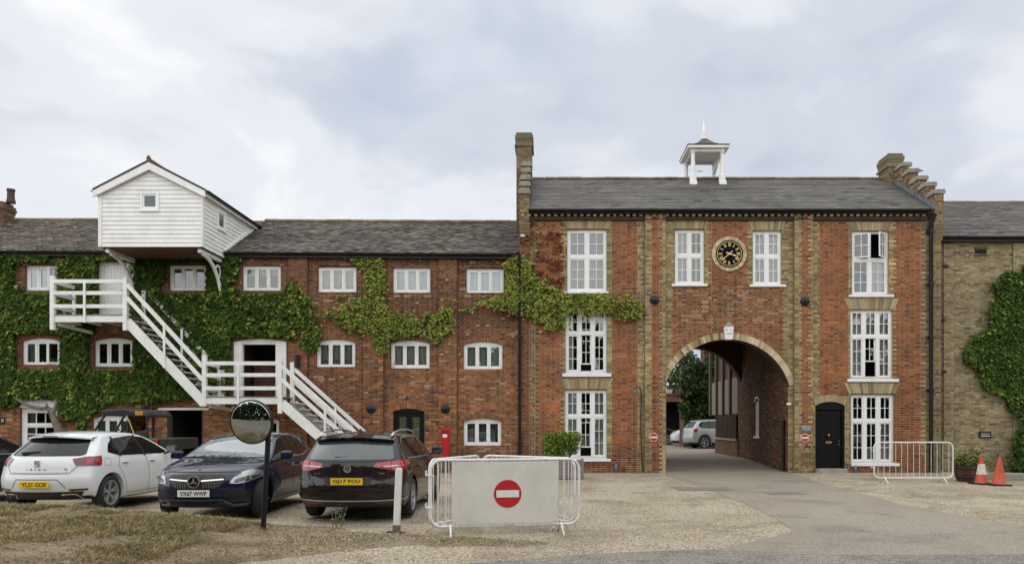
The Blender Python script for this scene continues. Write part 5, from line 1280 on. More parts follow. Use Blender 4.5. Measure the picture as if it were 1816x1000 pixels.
# ================================================================ IVY
LG = [(.042, .080, .014), (.058, .102, .019), (.030, .058, .011), (.075, .125, .024)]; LIME = [(.19, .235, .040), (.24, .275, .050), (.145, .185, .034), (.26, .255, .060)]; REDL = [(.16, .03, .02), (.11, .022, .018), (.22, .06, .03)]
def inpoly(x, y, P):
    c = False; j = len(P) - 1
    for i in range(len(P)):
        if (P[i][1] > y) != (P[j][1] > y) and x < (P[j][0] - P[i][0]) * (y - P[i][1]) / (P[j][1] - P[i][1]) + P[i][0]: c = not c
        j = i
    return c
def leaf_pts(x, y, z, s, az_, tilt, roll):
    """lobed leaf, base at (x,y,z), tip hanging down and out; az_ turns it about z"""
    sh = [(0, 0), (.5, .12), (.36, -.30), (.0, -1.0), (-.36, -.30), (-.5, .12)]; fold = [0, -.10, -.06, -.10, -.06, -.10]
    ca, sa = math.cos(az_), math.sin(az_); ct, stt = math.cos(tilt), math.sin(tilt); cr, sr = math.cos(roll), math.sin(roll); o = []
    for (u, v_), f_ in zip(sh, fold):
        u, v_ = (u * cr - v_ * sr) * s, (u * sr + v_ * cr) * s; w_ = f_ * s
        yy, zz = v_ * stt + w_ * ct * -1 * -1, v_ * ct + w_ * stt      # tilt: tip (v<0) goes toward -y (out)
        o.append((x + u * ca - yy * sa * -1 * -1, y + u * sa + yy * ca, z + zz))
    return o
def ivy(polys, excl, plane, dens, size, colf, depth=.16, thin=None, edge=.0, name='leaves', parent=None, clump=.5):
    q = MB()
    for P in polys:
        x0, x1 = min(p[0] for p in P), max(p[0] for p in P); y0, y1 = min(p[1] for p in P), max(p[1] for p in P)
        area = (x1 - x0) * (y1 - y0) / 53. ** 2; n_ = int(area * dens)
        for i in range(n_):
            px, py = random.uniform(x0 - 6, x1 + 6), random.uniform(y0 - 6, y1 + 6)
            jx = px + 9 * noise.noise(Vector((px * .06, py * .06, 1))) + 4 * noise.noise(Vector((px * .2, py * .2, 5))); jy = py + 9 * noise.noise(Vector((px * .06, py * .06, 21))) + 4 * noise.noise(Vector((px * .2, py * .2, 25)))
            if not inpoly(jx, jy, P) and not (random.random() < .10 and inpoly(px + random.gauss(0, 7), py + random.gauss(0, 7), P)): continue
            if any(a < px < b and c < py < d for a, b, c, d in excl): continue
            if thin and random.random() > thin(px, py): continue
            wx_, wz_ = X(px, plane), Z(py, plane)
            cl = noise.noise(Vector((wx_ * 1.8, wz_ * 1.8, 3))) * .6 + noise.noise(Vector((wx_ * 4.5, wz_ * 4.5, 3))) * .5
            dp = .03 + depth * (random.random() ** .8) * (.55 + .9 * cl * clump + .3)
            s = size * random.uniform(.7, 1.35) ; c = jit(colf(px, py, cl, dp), .16, .08)
            p = leaf_pts(wx_, plane - dp, wz_, s, random.gauss(0, .5), random.uniform(.15, .9), random.gauss(0, .45))
            q.idx(p, [(0, 1, 2, 3), (0, 3, 4, 5)], c)
    return q.build(name, M['leaf'], parent, kind='stuff')
def stems(parent, paths, plane, r=.012, mat_='bark'):
    for P in paths:
        q = MB(); q.tube([(X(a, plane), plane - .02 - .01 * random.random(), Z(b, plane)) for a, b in P], [r * (1 - .5 * i / len(P)) for i in range(len(P))], 5); q.build('stem', M[mat_], parent)
t = thing('creeper', 'dense dark green creeper covering the left half of the mill', 'ivy')
P1 = [(-20, 446), (60, 449), (170, 447), (250, 443), (300, 450), (405, 452), (432, 458), (424, 500), (430, 518), (500, 520), (520, 500), (548, 520), (556, 560), (574, 585), (566, 612), (548, 628), (535, 598), (500, 602), (430, 600), (425, 640), (412, 692), (372, 690), (330, 705), (250, 712), (200, 712), (168, 730), (150, 770), (140, 750), (120, 738), (60, 720), (-20, 716)]
EX1 = [(42, 107, 464, 519), (28, 44, 468, 508), (176, 236, 462, 575), (296, 370, 466, 521), (286, 298, 500, 520), (426, 502, 466, 518), (30, 112, 590, 655), (160, 242, 588, 656), (170, 240, 574, 592), (411, 512, 596, 708), (500, 560, 440, 488), (92, 126, 448, 462), (38, 110, 706, 760), (408, 428, 500, 512)]
def dk(px, py, cl, dp):
    tt = smooth(-.1, .6, cl + .5 * smooth(380, 560, px) + .15 * (dp - .1) / .1); 
    if px < 60 or 100 < px < 175 and py < 530: tt += .18
    if 135 < py - 600 < 175 and px < 200: tt += .35
    if 238 < px < 400 and py < 640: tt -= .1
    return random.choice(LIME if random.random() < tt * .38 - .04 else LG)
ivy([P1], EX1, MY, 1450, .105, dk, depth=.2, parent=t, thin=lambda px, py: 1 - (.75 * smooth(.05, .3, noise.noise(Vector((px * .035, py * .045, 81))))) * smooth(380, 470, px))
stems(t, [[(500, 470), (512, 500), (520, 560)], [(545, 500), (535, 540), (540, 600)], [(236, 500), (242, 560)]], MY)
q = MB(); Yt = MY - .12
tr_ = [(118, 800), (112, 780), (104, 760), (96, 742), (90, 728)]
q.tube([(X(a, Yt - .1), Yt - .1, Z(b, Yt)) for a, b in tr_], [.17, .15, .13, .11, .08], 9); q.tube([(X(a, Yt - .12), Yt - .12, Z(b, Yt)) for a, b in ((94, 738), (84, 722), (76, 724), (62, 722), (46, 718), (34, 710), (28, 706))], [.08, .06, .07, .06, .05, .045, .03], 8)
q.tube([(X(a, Yt - .12), Yt - .12, Z(b, Yt)) for a, b in ((92, 742), (96, 728), (100, 716), (98, 708))], [.07, .05, .045, .03], 8); q.tube([(X(a, Yt - .14), Yt - .14, Z(b, Yt)) for a, b in ((84, 724), (82, 714))], [.06, .02], 8); q.build('trunk', M['bark'], t, smooth=True)
t = thing('creeper', 'lime green creeper branching over the middle bays of the mill', 'ivy')
P2 = [(612, 456), (640, 450), (668, 455), (684, 475), (690, 505), (684, 540), (690, 556), (740, 566), (770, 555), (798, 545), (806, 560), (800, 585), (784, 604), (776, 606), (740, 592), (704, 604), (692, 628), (678, 626), (656, 600), (645, 588), (612, 588), (600, 574), (622, 566), (600, 562), (572, 566), (575, 556), (612, 548), (640, 556), (620, 534), (596, 528), (594, 522), (618, 524), (650, 536), (646, 505), (650, 480)]
LT = lambda px, py, cl, dp: random.choice(LIME if random.random() < .78 + .4 * cl else LG)
ivy([P2], [(690, 766, 470, 522), (558, 634, 470, 521), (690, 765, 600, 656)], MY - .06, 1000, .092, LT, depth=.11, parent=t, thin=lambda px, py: .25 + .75 * smooth(-.28, .12, noise.noise(Vector((px * .05, py * .06, 71)))))
ivy([[(560, 452), (640, 450), (640, 462), (560, 460)], [(575, 556), (700, 552), (840, 555), (840, 535), (790, 560), (700, 572), (600, 572)], [(780, 532), (812, 528), (816, 540), (790, 548)]], [], MY - .04, 260, .09, LT, depth=.08, parent=t)
stems(t, [[(600, 528), (650, 560), (700, 562), (760, 575), (800, 560), (815, 530)], [(660, 600), (665, 540), (668, 480), (650, 455), (600, 455)], [(560, 560), (600, 570), (660, 575)], [(700, 640), (690, 700), (640, 690)]], MY - .02, .014)
t = thing('creeper', 'creeper turning lime and red at the corner of mill and gatehouse', 'ivy')
P4 = [(892, 470), (905, 455), (930, 452), (945, 470), (948, 500), (985, 508), (1004, 518), (1078, 522), (1110, 522), (1138, 536), (1141, 562), (1100, 566), (1078, 556), (1040, 556), (1008, 556), (1003, 576), (984, 584), (960, 576), (935, 560), (912, 556), (880, 548), (850, 538), (862, 528), (892, 528)]
def rc(px, py, cl, dp):
    r_ = .12 + .5 * smooth(985, 1140, px) * (.5 if py < 545 else .2)
    if random.random() < r_ * .5: return random.choice([(.20, .13, .04), (.15, .07, .03), (.24, .19, .06)])
    return random.choice(LIME if random.random() < .85 + .3 * cl else LG)
ivy([P4], [(1000, 1078, 400, 520), (824, 896, 472, 524)], GY - .05, 1200, .09, rc, depth=.13, parent=t, thin=lambda px, py: (.35 + .65 * smooth(-.3, .1, noise.noise(Vector((px * .05, py * .06, 77))))) * (1 - .45 * smooth(1060, 1140, px)))
ivy([[(941, 395), (1000, 395), (1004, 440), (1002, 500), (945, 500)], [(921, 375), (945, 375), (945, 460), (921, 450)], [(945, 478), (1002, 470), (1004, 510), (945, 510)]], [(1000, 1078, 400, 520)], GY - .01, 420, .075, lambda px, py, cl, dp: random.choice(REDL + REDL + LIME[:1] if px > 942 else REDL + [(.12, .10, .04)] * 3), depth=.05, parent=t, thin=lambda px, py: smooth(-.25, .25, noise.noise(Vector((px * .04, py * .09, 9)))))
ivy([[(820, 455), (925, 452), (925, 466), (820, 462)], [(935, 372), (1060, 384), (1060, 391), (935, 388)], [(700, 455), (760, 455), (760, 466), (700, 466)]], [], MY - .02, 300, .08, lambda px, py, cl, dp: random.choice(LIME + REDL[:2]), depth=.06, parent=t)
stems(t, [[(930, 560), (935, 500), (940, 440), (938, 400), (945, 385)], [(945, 470), (960, 430), (985, 400)], [(940, 400), (925, 370), (932, 345)], [(930, 500), (900, 540), (850, 540)]], GY, .016)
t = thing('creeper', 'dark green ivy spreading over the buff brick wall at the right', 'ivy')
P5 = [(1830, 462), (1812, 470), (1800, 486), (1778, 482), (1770, 496), (1757, 512), (1762, 535), (1748, 548), (1752, 575), (1742, 590), (1716, 602), (1706, 640), (1728, 650), (1734, 668), (1745, 690), (1778, 702), (1790, 730), (1830, 760), (1990, 760), (1990, 462)]
ivy([P5], [], WY, 1200, .10, lambda px, py, cl, dp: random.choice(LIME[:1] + LG if random.random() < .25 + .5 * cl else LG), depth=.2, parent=t)
t = thing('shrub', 'dark green bushy ivy shrub at the foot of the buff wall', 'shrub')
ivy([[(1792, 772), (1806, 752), (1830, 748), (1900, 748), (1900, 850), (1802, 846), (1788, 820)]], [], WY - .05, 1500, .11, lambda px, py, cl, dp: random.choice(LG), depth=.7, parent=t)

# ================================================================ BEHIND THE ARCH
BC = [(.20, .10, .06), (.24, .13, .08), (.17, .08, .05)]
t = thing('side_range', 'rear brick and timber range beyond the passage with pale panels', 'building')
q = MB(); xr = AC + AH + .02
q.box(xr, xr + 5, PY1 + .05, 35.4, 0, 6.6, (.14, .085, .06)); q.build('wall', M['brick'], t)
q = MB(); q.box(xr - .06, xr, PY1 + .05, 35.4, 0, .95, (.15, .085, .05)); q.build('plinth', M['brick'], t)
q = MB(); q.box(xr - .14, xr - .04, PY1 + .06, 35.38, .9, .98, (.17, .13, .1)); q.build('plinth_coping', M['stone'], t)
q = MB(); q.box(xr - .05, xr, PY1 + .2, 35.2, 1.0, 2.0, (.06, .045, .04)); q.build('lattice_backing', M['dark'], t)
for i in range(16): q = MB(); yy = lerp(PY1 + .3, 35.1, i / 15); q.box(xr - .09, xr - .05, yy - .06, yy + .06, 1.0, 2.0, (.10, .07, .055)); q.build('slat', M['brick'], t)
for i in range(4):
    a, b = PY1 + .15 + i * 1.32, PY1 + .15 + i * 1.32 + 1.0; q = MB(); q.box(xr - .03, xr, a, b, 2.05, 3.6, (.24, .205, .16)); q.build('panel', M['room'], t)
    q = MB(); q.box(xr - .12, xr, b + .06, b + .26, 2.0, 6.5, (.14, .11, .085)); q.build('timber_post', M['room'], t)
q = MB(); q.face([(xr - .3, PY1, 6.6), (xr - .3, 35.6, 6.6), (xr + 5, 35.6, 9.5), (xr + 5, PY1, 9.5)], (.1, .1, .1)); q.build('roof', M['slate'], t)
t = thing('warehouse', 'tall old brick warehouse draped in ivy seen through the archway', 'building')
WHY = 44.; a, b = X(1213, WHY), X(1420, WHY)
q = MB(); z1 = Z(648, WHY); q.box(a, b, WHY, WHY + 1.5, 0, z1, (.13, .075, .05)); q.build('wall', M['brick'], t)
q = MB(); q.box(X(1252, WHY), b, WHY + .5, WHY + 1.6, z1, Z(612, WHY), (.13, .07, .05)); q.build('upper_wall', M['brick'], t)
q = MB(); q.face([(X(1250, WHY), WHY + .3, Z(622, WHY)), (b, WHY + .3, Z(590, WHY)), (b, WHY + 6, Z(560, WHY)), (X(1256, WHY), WHY + 6, Z(600, WHY))], (.12, .12, .12)); q.build('roof', M['slate'], t)
for i in range(3): q = MB(); xx = lerp(a, X(1262, WHY), (i + .3) / 3); q.box(xx, xx + .45, WHY - .01, WHY + .3, Z(700, WHY), Z(650 - i * 8, WHY)); q.build('window', M['dark'], t)
q = MB(); q.tube([(X(1268, WHY - .5), WHY - .5, .2), (X(1268, WHY - .5), WHY - .5, 6)], .1, 8, (.4, .4, .38)); q.build('downpipe', M['lead'], t)
t2 = thing('creeper', 'thick ivy hanging over the warehouse seen through the archway', 'ivy')
def clump(parent, pts, n_, size, cols, name='leaves'):
    q = MB()
    for (cx, cy, cz, rx, ry, rz) in pts:
        m_ = int(n_ * rx * rz)
        for i in range(m_):
            d = Vector((random.gauss(0, 1), random.gauss(0, 1), random.gauss(0, 1))).normalized(); rr = random.uniform(.55, 1.05) * (1 + .3 * noise.noise(Vector((d.x * 2 + cx, d.z * 2, d.y * 2)))) 
            p = (cx + d.x * rx * rr, cy + d.y * ry * rr, cz + d.z * rz * rr); s = size * random.uniform(.6, 1.3)
            q.idx(leaf_pts(*p, s, random.uniform(0, 6.3), random.uniform(-.3, 1.5), random.uniform(0, 6.3)), [(0, 1, 2, 3), (0, 3, 4, 5)], jit(random.choice(cols), .25, .1))
    return q.build(name, M['leaf'], parent, kind='stuff')
DG = [(.030, .05, .014), (.04, .065, .018), (.05, .08, .022)]
pts = []
for (px, py, r) in ((1245, 655, 12), (1232, 690, 20), (1255, 700, 26), (1238, 722, 20), (1262, 730, 24), (1218, 700, 12), (1262, 650, 16), (1268, 625, 14), (1240, 735, 18), (1222, 655, 7), (1218, 668, 9), (1222, 682, 12), (1216, 722, 11), (1230, 643, 8), (1214, 700, 8), (1213, 680, 9), (1212, 720, 9), (1214, 738, 8), (1216, 656, 7)):
    Yc = WHY - 1.2; pts.append((X(px, Yc), Yc, Z(py, Yc), r / F * Yc, .8, r / F * Yc))
clump(t2, pts, 1500, .16, DG)
t = thing('brick_shed', 'low brick outbuilding with a dark garage opening seen through the archway', 'building')
SY = 52.; a, b = X(1120, SY), X(1264, SY)
q = MB(); q.box(a, X(1170, SY), SY, SY + 6, 0, Z(700, SY), (.2, .1, .065)); q.box(X(1211, SY), b, SY, SY + 6, 0, Z(700, SY), (.2, .1, .065)); q.box(X(1170, SY), X(1211, SY), SY, SY + 6, Z(712, SY), Z(700, SY), (.2, .1, .065)); q.build('wall', M['brick'], t)
q = MB(); q.box(a - .1, b + .1, SY - .1, SY + 6, Z(700, SY), Z(697, SY), (.15, .1, .08)); q.build('coping', M['brick'], t)
q = MB(); q.box(X(1170, SY), X(1211, SY), SY + 1.5, SY + 1.6, 0, 3.2); q.build('garage_interior', M['dark'], t)
t = thing('cottage', 'brick cottage gable with a clay tiled roof beyond the outbuilding', 'building'); HY = 58.
x0, x1 = X(1120, HY), X(1262, HY); zb, zr = Z(708, HY), Z(640, HY)
q = MB(); q.idx([(X(1186, HY), HY, 0), (x1, HY, 0), (x1, HY, zb + .5), (X(1230, HY), HY, Z(672, HY)), (X(1184, HY), HY, zb), (X(1186, HY), HY + 8, 0), (x1, HY + 8, 0)], [(0, 1, 2, 3, 4), (1, 6, 2)], (.38, .17, .09)); q.build('wall', M['brick'], t)
q = MB(); q.face([(x0, HY - .3, zb - .2), (X(1186, HY), HY - .3, zb - .2), (X(1212, HY), HY + 5, Z(685, HY)), (x0, HY + 5, Z(685, HY))], (.17, .12, .10)); q.build('roof', M['slate'], t)
q = MB(); q.bar((X(1183, HY), HY - .35, zb - .2), (X(1214, HY), HY - .35, Z(686, HY)), .1, .3); q.build('bargeboard', M['darkwood'], t)
def tree(label, x, y, h, r, n_, cols, size=.35, trunk=.3, cr0=.35, name='tree', nb=14):
    t = thing(name, label, 'tree', (x, y, 0)); q = MB(); q.tube([(0, 0, 0), (.1, 0, h * .4), (-.05, .1, h * .75), (0, 0, h * .95)], [trunk, trunk * .75, trunk * .45, .05], 8)
    cl = []
    for i in range(nb):
        a = random.uniform(0, 6.3); hh = random.uniform(cr0, .95) * h; rr = r * random.uniform(.25, .85) * (1.1 - .5 * (hh / h)); p = (rr * math.cos(a), rr * math.sin(a), hh)
        q.tube([(0, 0, hh * .82), (p[0] * .6, p[1] * .6, hh * .96), p], [trunk * .3, trunk * .18, .03], 5); s = r * random.uniform(.28, .5); cl.append((*p, s, s, s * .6))
    q.build('trunk', M['bark'], t); clump(t, cl, n_, size, cols, 'crown'); return t
PG = [(.035, .055, .025), (.045, .07, .03), (.055, .08, .035)]
tree('tall scots pine seen through the left side of the archway', X(1206, 80), 80, 9.6, 3.0, 110, PG, .30, .3, .30, 'pine_tree', 18)
tree('darker pine behind the cottage roof, left in the archway', X(1192, 90), 90, 7.6, 3.2, 110, PG, .32, .3, .3, 'pine_tree', 16)
tree('broad tree behind the warehouse seen above the ivy in the archway', X(1226, 95), 95, 8.6, 3.4, 90, PG, .35, .3, .35, 'pine_tree', 14)
# tree belt and hedge across the road, behind the viewer (what the windows and the mirror reflect)
q = MB()
cl = []
for i in range(62):
    x = -80 + i * 2.6 + random.uniform(-1, 1); y = random.uniform(-13, -9.5); h = random.uniform(8.5, 11)
    for k_ in range(5): cl.append((x + random.uniform(-1.5, 1.5), y + random.uniform(-1, 1), h * (.10 + .2 * k_), 2.2, 1.6, h * .17))
    q.tube([(x, y, 0), (x, y, h * .7)], [.25, .1], 6)
for (cx, cy, cz, rx, ry, rz) in cl:
    for i in range(int(70)):
        d = Vector((random.gauss(0, 1), random.gauss(0, 1), random.gauss(0, 1))).normalized(); p = (cx + d.x * rx, cy + d.y * ry, cz + d.z * rz); q.idx(leaf_pts(*p, random.uniform(.8, 1.4), random.uniform(0, 6.3), random.uniform(-.5, 1.5), random.uniform(0, 6.3)), [(0, 1, 2, 3), (0, 3, 4, 5)], jit(random.choice(DG), .3))
q.build('woodland_across_the_road', M['leaf'], None, kind='stuff')
# ================================================================ CARS
def paint(name, c, flake=0., rough=.32):
    return material(name, c, .5, metal=flake, var=.02, vs=2, coat=1., spec=.12, dirt=tuple(x * .8 + .02 for x in c), dscale=3, damt=.25)
CARM = dict(glass=material('tinted_car_glass', (.006, .008, .009), .04, var=0, coat=.0, spec=.45), rubber=material('tyre_rubber', (.022, .022, .022), .85, var=.25, vs=10, fine=.2),
    trim=material('black_plastic', (.014, .014, .015), .5, var=.2, vs=8), chrome=material('chrome', (.75, .75, .76), .12, metal=1., var=0), alloy=material('alloy', (.36, .36, .37), .35, metal=.35, var=.05),
    lens=material('red_lens', (.38, .008, .014), .1, var=0, coat=.8), lensd=material('dark_red_lens', (.13, .006, .01), .1, var=0, coat=.8), lensw=material('clear_lens', (.34, .35, .37), .08, metal=.5, var=.4, vs=18, coat=1.),
    yel=material('yellow_plate', (.80, .52, .02), .35, var=.03), wht=material('white_plate', (.72, .73, .72), .35, var=.03), seam=material('panel_gap', (.006, .006, .006), .8, var=0), silver=material('silver_trim', (.55, .55, .56), .3, metal=.8, var=.03))
def shell_mesh(spec, pm):
    top, rear, front, bot = spec['top'], spec['rear'], spec['front'], spec['bot']
    NT, NH = len(top), len(rear); AV = [-1, -.94, -.72, -.36, 0, .36, .72, .94, 1]; NA = len(AV)
    def W(y, z):
        p = np.interp(y, [q[0] for q in spec['plan']], [q[1] for q in spec['plan']]); zb = np.interp(y, [q[0] for q in spec['belt']], [q[1] for q in spec['belt']])
        if z < .45: s = 1 - .055 * ((.45 - z) / .25) ** 2
        elif z < zb: s = 1 - .035 * ((z - .45) / max(.1, zb - .45)) ** 2
        else: s = .965
        w_ = p * s
        if z > zb: w_ -= spec['tumble'] * (z - zb)
        return w_
    def P(i, a, j):
        t, h = i / (NT - 1), j / (NH - 1)
        B0, T0 = bot[0], top[0]; b = (np.interp(top[i][0], [q[0] for q in bot], [q[0] for q in bot]), np.interp(top[i][0], [q[0] for q in bot], [q[1] for q in bot]))
        if i == 0: b = rear[0]
        if i == NT - 1: b = front[0]
        tt = top[i]; r = rear[j]; f = front[j]
        c = [(1 - h) * b[k_] + h * tt[k_] + (1 - t) * r[k_] + t * f[k_] - ((1 - t) * (1 - h) * rear[0][k_] + (1 - t) * h * rear[-1][k_] + t * (1 - h) * front[0][k_] + t * h * front[-1][k_]) for k_ in (0, 1)]
        y, z = c; x = AV[a] * W(y, z)
        aa = abs(AV[a]); hh = smooth(.3, 1, h)
        z -= spec.get('crown', .05) * aa ** 2.2 * hh
        y += spec['bulge_r'] * aa ** 2.5 * max(0, 1 - 3.2 * t) ** 1 - spec['bulge_f'] * aa ** 2.5 * max(0, 1 - 3.2 * (1 - t)) ** 1
        return (x, y, z)
    V = []; idx = {}
    def g(i, a, j):
        k_ = (i, a, j)
        if k_ not in idx: idx[k_] = len(V); V.append(P(i, a, j))
        return idx[k_]
    Fc = []
    for i in range(NT - 1):
        for a in range(NA - 1): Fc.append((g(i, a, NH - 1), g(i, a + 1, NH - 1), g(i + 1, a + 1, NH - 1), g(i + 1, a, NH - 1))); Fc.append((g(i, a, 0), g(i + 1, a, 0), g(i + 1, a + 1, 0), g(i, a + 1, 0)))
        for j in range(NH - 1): Fc.append((g(i, 0, j), g(i, 0, j + 1), g(i + 1, 0, j + 1), g(i + 1, 0, j))); Fc.append((g(i, NA - 1, j), g(i + 1, NA - 1, j), g(i + 1, NA - 1, j + 1), g(i, NA - 1, j + 1)))
    for a in range(NA - 1):
        for j in range(NH - 1): Fc.append((g(0, a, j), g(0, a + 1, j), g(0, a + 1, j + 1), g(0, a, j + 1))); Fc.append((g(NT - 1, a, j), g(NT - 1, a, j + 1), g(NT - 1, a + 1, j + 1), g(NT - 1, a + 1, j)))
    me = bpy.data.meshes.new('body'); me.from_pydata(V, [], Fc); me.materials.append(pm); me.materials.append(CARM['trim'])
    bm = bmesh.new(); bm.from_mesh(me); bmesh.ops.recalc_face_normals(bm, faces=bm.faces[:]); bm.to_mesh(me); bm.free()
    o = bpy.data.objects.new('tmp', me); col.objects.link(o); ss = o.modifiers.new('s', 'SUBSURF'); ss.levels = 2; ss.render_levels = 2
    cut = MB()
    for (wy, r) in spec['axles']:
        for sg in (-1, 1):
            b = len(cut.v); n = 32; x0, x1 = sg * .55, sg * 1.3
            pts = [(wy + (r + .055) * math.cos(2 * math.pi * k_ / n), spec['wr'] + (r + .055) * math.sin(2 * math.pi * k_ / n)) for k_ in range(n)]
            cut.idx([(x0, p, q) for p, q in pts] + [(x1, p, q) for p, q in pts], [tuple(range(n)), tuple(range(2 * n - 1, n - 1, -1))] + [(k_, n + k_, n + (k_ + 1) % n, (k_ + 1) % n) for k_ in range(n)])
    cme = cut.mesh('cut', CARM['trim']); bm = bmesh.new(); bm.from_mesh(cme); bmesh.ops.recalc_face_normals(bm, faces=bm.faces[:]); bm.to_mesh(cme); bm.free()
    co = bpy.data.objects.new('cut', cme); col.objects.link(co); bo = o.modifiers.new('b', 'BOOLEAN'); bo.operation = 'DIFFERENCE'; bo.object = co; bo.solver = 'EXACT'
    dg = bpy.context.evaluated_depsgraph_get(); dg.update(); ev = o.evaluated_get(dg); res = bpy.data.meshes.new_from_object(ev)
    bpy.data.objects.remove(o); bpy.data.objects.remove(co)
    res.name = 'body'; res.materials.clear(); res.materials.append(pm); res.materials.append(CARM['trim'])
    for p in res.polygons:
        c = p.center; black = c.z < spec.get('blackz', .2) or p.normal.z < -.75 and c.z < .5
        for (wy, r) in spec['axles']:
            if math.hypot(c.y - wy, c.z - spec['wr']) < r + .05: black = True
        p.material_index = 1 if black else 0
    res.polygons.foreach_set('use_smooth', [True] * len(res.polygons)); res.set_sharp_from_angle(angle=R(40))
    bm = bmesh.new(); bm.from_mesh(res); bv = BVHTree.FromBMesh(bm); bm.free(); return res, bv
def rnd(poly, r=.03, n=3):
    o = []; K = len(poly)
    for i in range(K):
        p, a, b = Vector(poly[i]), Vector(poly[i - 1]), Vector(poly[(i + 1) % K]); ra = min(r, (a - p).length * .45); rb = min(r, (b - p).length * .45); s, e = p + (a - p).normalized() * ra, p + (b - p).normalized() * rb
        for k_ in range(n + 1):
            t = k_ / n; o.append(tuple((s * (1 - t) ** 2 + p * 2 * t * (1 - t) + e * t * t)))
    return o
class Car:
    def __init__(s, name, label, spec, pm, loc, rz, group=None):
        s.t = thing(name, label, 'car', loc, rz, group); s.spec = spec; s.pm = pm; me, s.bv = shell_mesh(spec, pm); s.body = obj('body', me, s.t)
    def proj(s, u, v, side, off):
        if side == 'R': o, d = Vector((3, u, v)), Vector((-1, 0, 0))
        elif side == 'L': o, d = Vector((-3, u, v)), Vector((1, 0, 0))
        elif side == 'B': o, d = Vector((u, -3, v)), Vector((0, 1, 0))
        elif side == 'F': o, d = Vector((u, 9, v)), Vector((0, -1, 0))
        else: o, d = Vector((u, v, 4)), Vector((0, 0, -1))
        h = s.bv.ray_cast(o, d)
        if h[0] is None: return None
        n = h[1]
        if n.dot(d) > 0: n = -n
        return h[0] + n * off
    def patch(s, name, m, poly, side, off=.005, res=.07, r=.0, parent=None, thick=0):
        if r: poly = rnd(poly, r)
        bm = bmesh.new(); bm.faces.new([bm.verts.new((p[0], p[1], 0)) for p in poly]); bmesh.ops.triangulate(bm, faces=bm.faces[:])
        for _ in range(6):
            es = [e for e in bm.edges if e.calc_length() > res]
            if not es: break
            bmesh.ops.subdivide_edges(bm, edges=es, cuts=1); bmesh.ops.triangulate(bm, faces=bm.faces[:])
        dead = []
        for v_ in bm.verts:
            q = s.proj(v_.co.x, v_.co.y, side, off)
            if q is None: dead.append(v_)
            else: v_.co = q
        if dead: bmesh.ops.delete(bm, geom=dead, context='VERTS')
        bmesh.ops.recalc_face_normals(bm, faces=bm.faces[:])
        me = bpy.data.meshes.new(name); bm.to_mesh(me); bm.free(); me.materials.append(m); me.polygons.foreach_set('use_smooth', [True] * len(me.polygons)); return obj(name, me, parent or s.t)
    def strip(s, name, m, pts, side, wd=.008, off=.004, parent=None, closed=False):
        P = [Vector(p) for p in pts]; 
        if closed: P.append(P[0])
        D = []
        for i in range(len(P) - 1):
            k_ = max(1, int((P[i + 1] - P[i]).length / .06))
            for j in range(k_): D.append(P[i].lerp(P[i + 1], j / k_))
        D.append(P[-1]); q = MB(); prev = None
        for i, p in enumerate(D):
            d = D[min(i + 1, len(D) - 1)] - D[max(0, i - 1)]; n = Vector((-d.y, d.x)).normalized() * wd / 2
            a, b = s.proj(p.x + n.x, p.y + n.y, side, off), s.proj(p.x - n.x, p.y - n.y, side, off)
            if a is None or b is None: prev = None; continue
            if prev: q.face([prev[0], prev[1], b, a])
            prev = (a, b)
        return q.build(name, m, parent or s.t)
    def wheels(s, spokes=5, rim='alloy', twin=True, rimr=.225, steer=0.):
        wr = s.spec['wr']; cache = None
        for (wy, r) in s.spec['axles']:
            for sg in (1, -1):
                if cache is None:
                    tw = .105; q = MB(); q.lathe([(rimr, -tw * .9), (rimr + .02, -tw), (wr - .03, -tw), (wr - .008, -tw * .75), (wr, -tw * .5), (wr, tw * .5), (wr - .008, tw * .75), (wr - .03, tw), (rimr + .02, tw), (rimr, tw * .9), (rimr - .01, tw * .5), (rimr - .01, -tw * .9)], 40, axis='x', cap=False); a = q.mesh('wheel', CARM['rubber'], True, 35)
                    q = MB(); q.lathe([(rimr - .02, -.06), (rimr + .004, tw * .92), (rimr - .012, tw * .94), (rimr - .02, tw * .7), (rimr - .03, .0)], 40, axis='x', cap=False); q.lathe([(.0, .06), (.05, .055), (.055, .0)], 16, axis='x')
                    for k_ in range(spokes):
                        for dd in ((-.16, .16) if twin else (0,)):
                            a0 = 2 * math.pi * k_ / spokes; a1 = a0 + dd
                            q.bar((.045, .04 * math.cos(a0), .04 * math.sin(a0)), (.075, (rimr - .012) * math.cos(a1), (rimr - .012) * math.sin(a1)), .03 if twin else .05, .035, up=(1, 0, 0))
                    b = q.mesh('rim', CARM[rim], True, 35); q = MB(); q.lathe([(0, -.02), (rimr - .02, -.02)], 24, axis='x'); c = q.mesh('brake_disc', CARM['trim']); cache = (a, b, c)
                w_ = obj('wheel', cache[0], s.t); w_.location = (sg * (s.spec['track']), wy, wr); w_.rotation_euler = (random.uniform(0, 1), 0, 0) if sg > 0 else (random.uniform(0, 1), 0, math.pi)
                if steer and wy > 2: w_.rotation_euler = (0, 0, (0 if sg > 0 else math.pi) + steer)
                obj('rim', cache[1], w_); obj('brake_disc', cache[2], w_)
    def mirror(s, sg, y, z, m=None):
        w_ = abs(s.proj(y, z - .12, 'R', 0).x); q = MB(); x0 = sg * (w_ - .02)
        q.bar((x0, y, z - .06), (x0 + sg * .12, y - .02, z - .03), .05, .03); q.build('mirror_arm', CARM['trim'], s.t)
        bm = bmesh.new(); bmesh.ops.create_cube(bm, size=1)
        me = bpy.data.meshes.new('door_mirror'); bm.to_mesh(me); bm.free(); me.materials.append(m or s.pm)
        for v_ in me.vertices: v_.co.x *= .22; v_.co.y *= .12 * (1 if v_.co.z < 0 else .8); v_.co.z *= .15
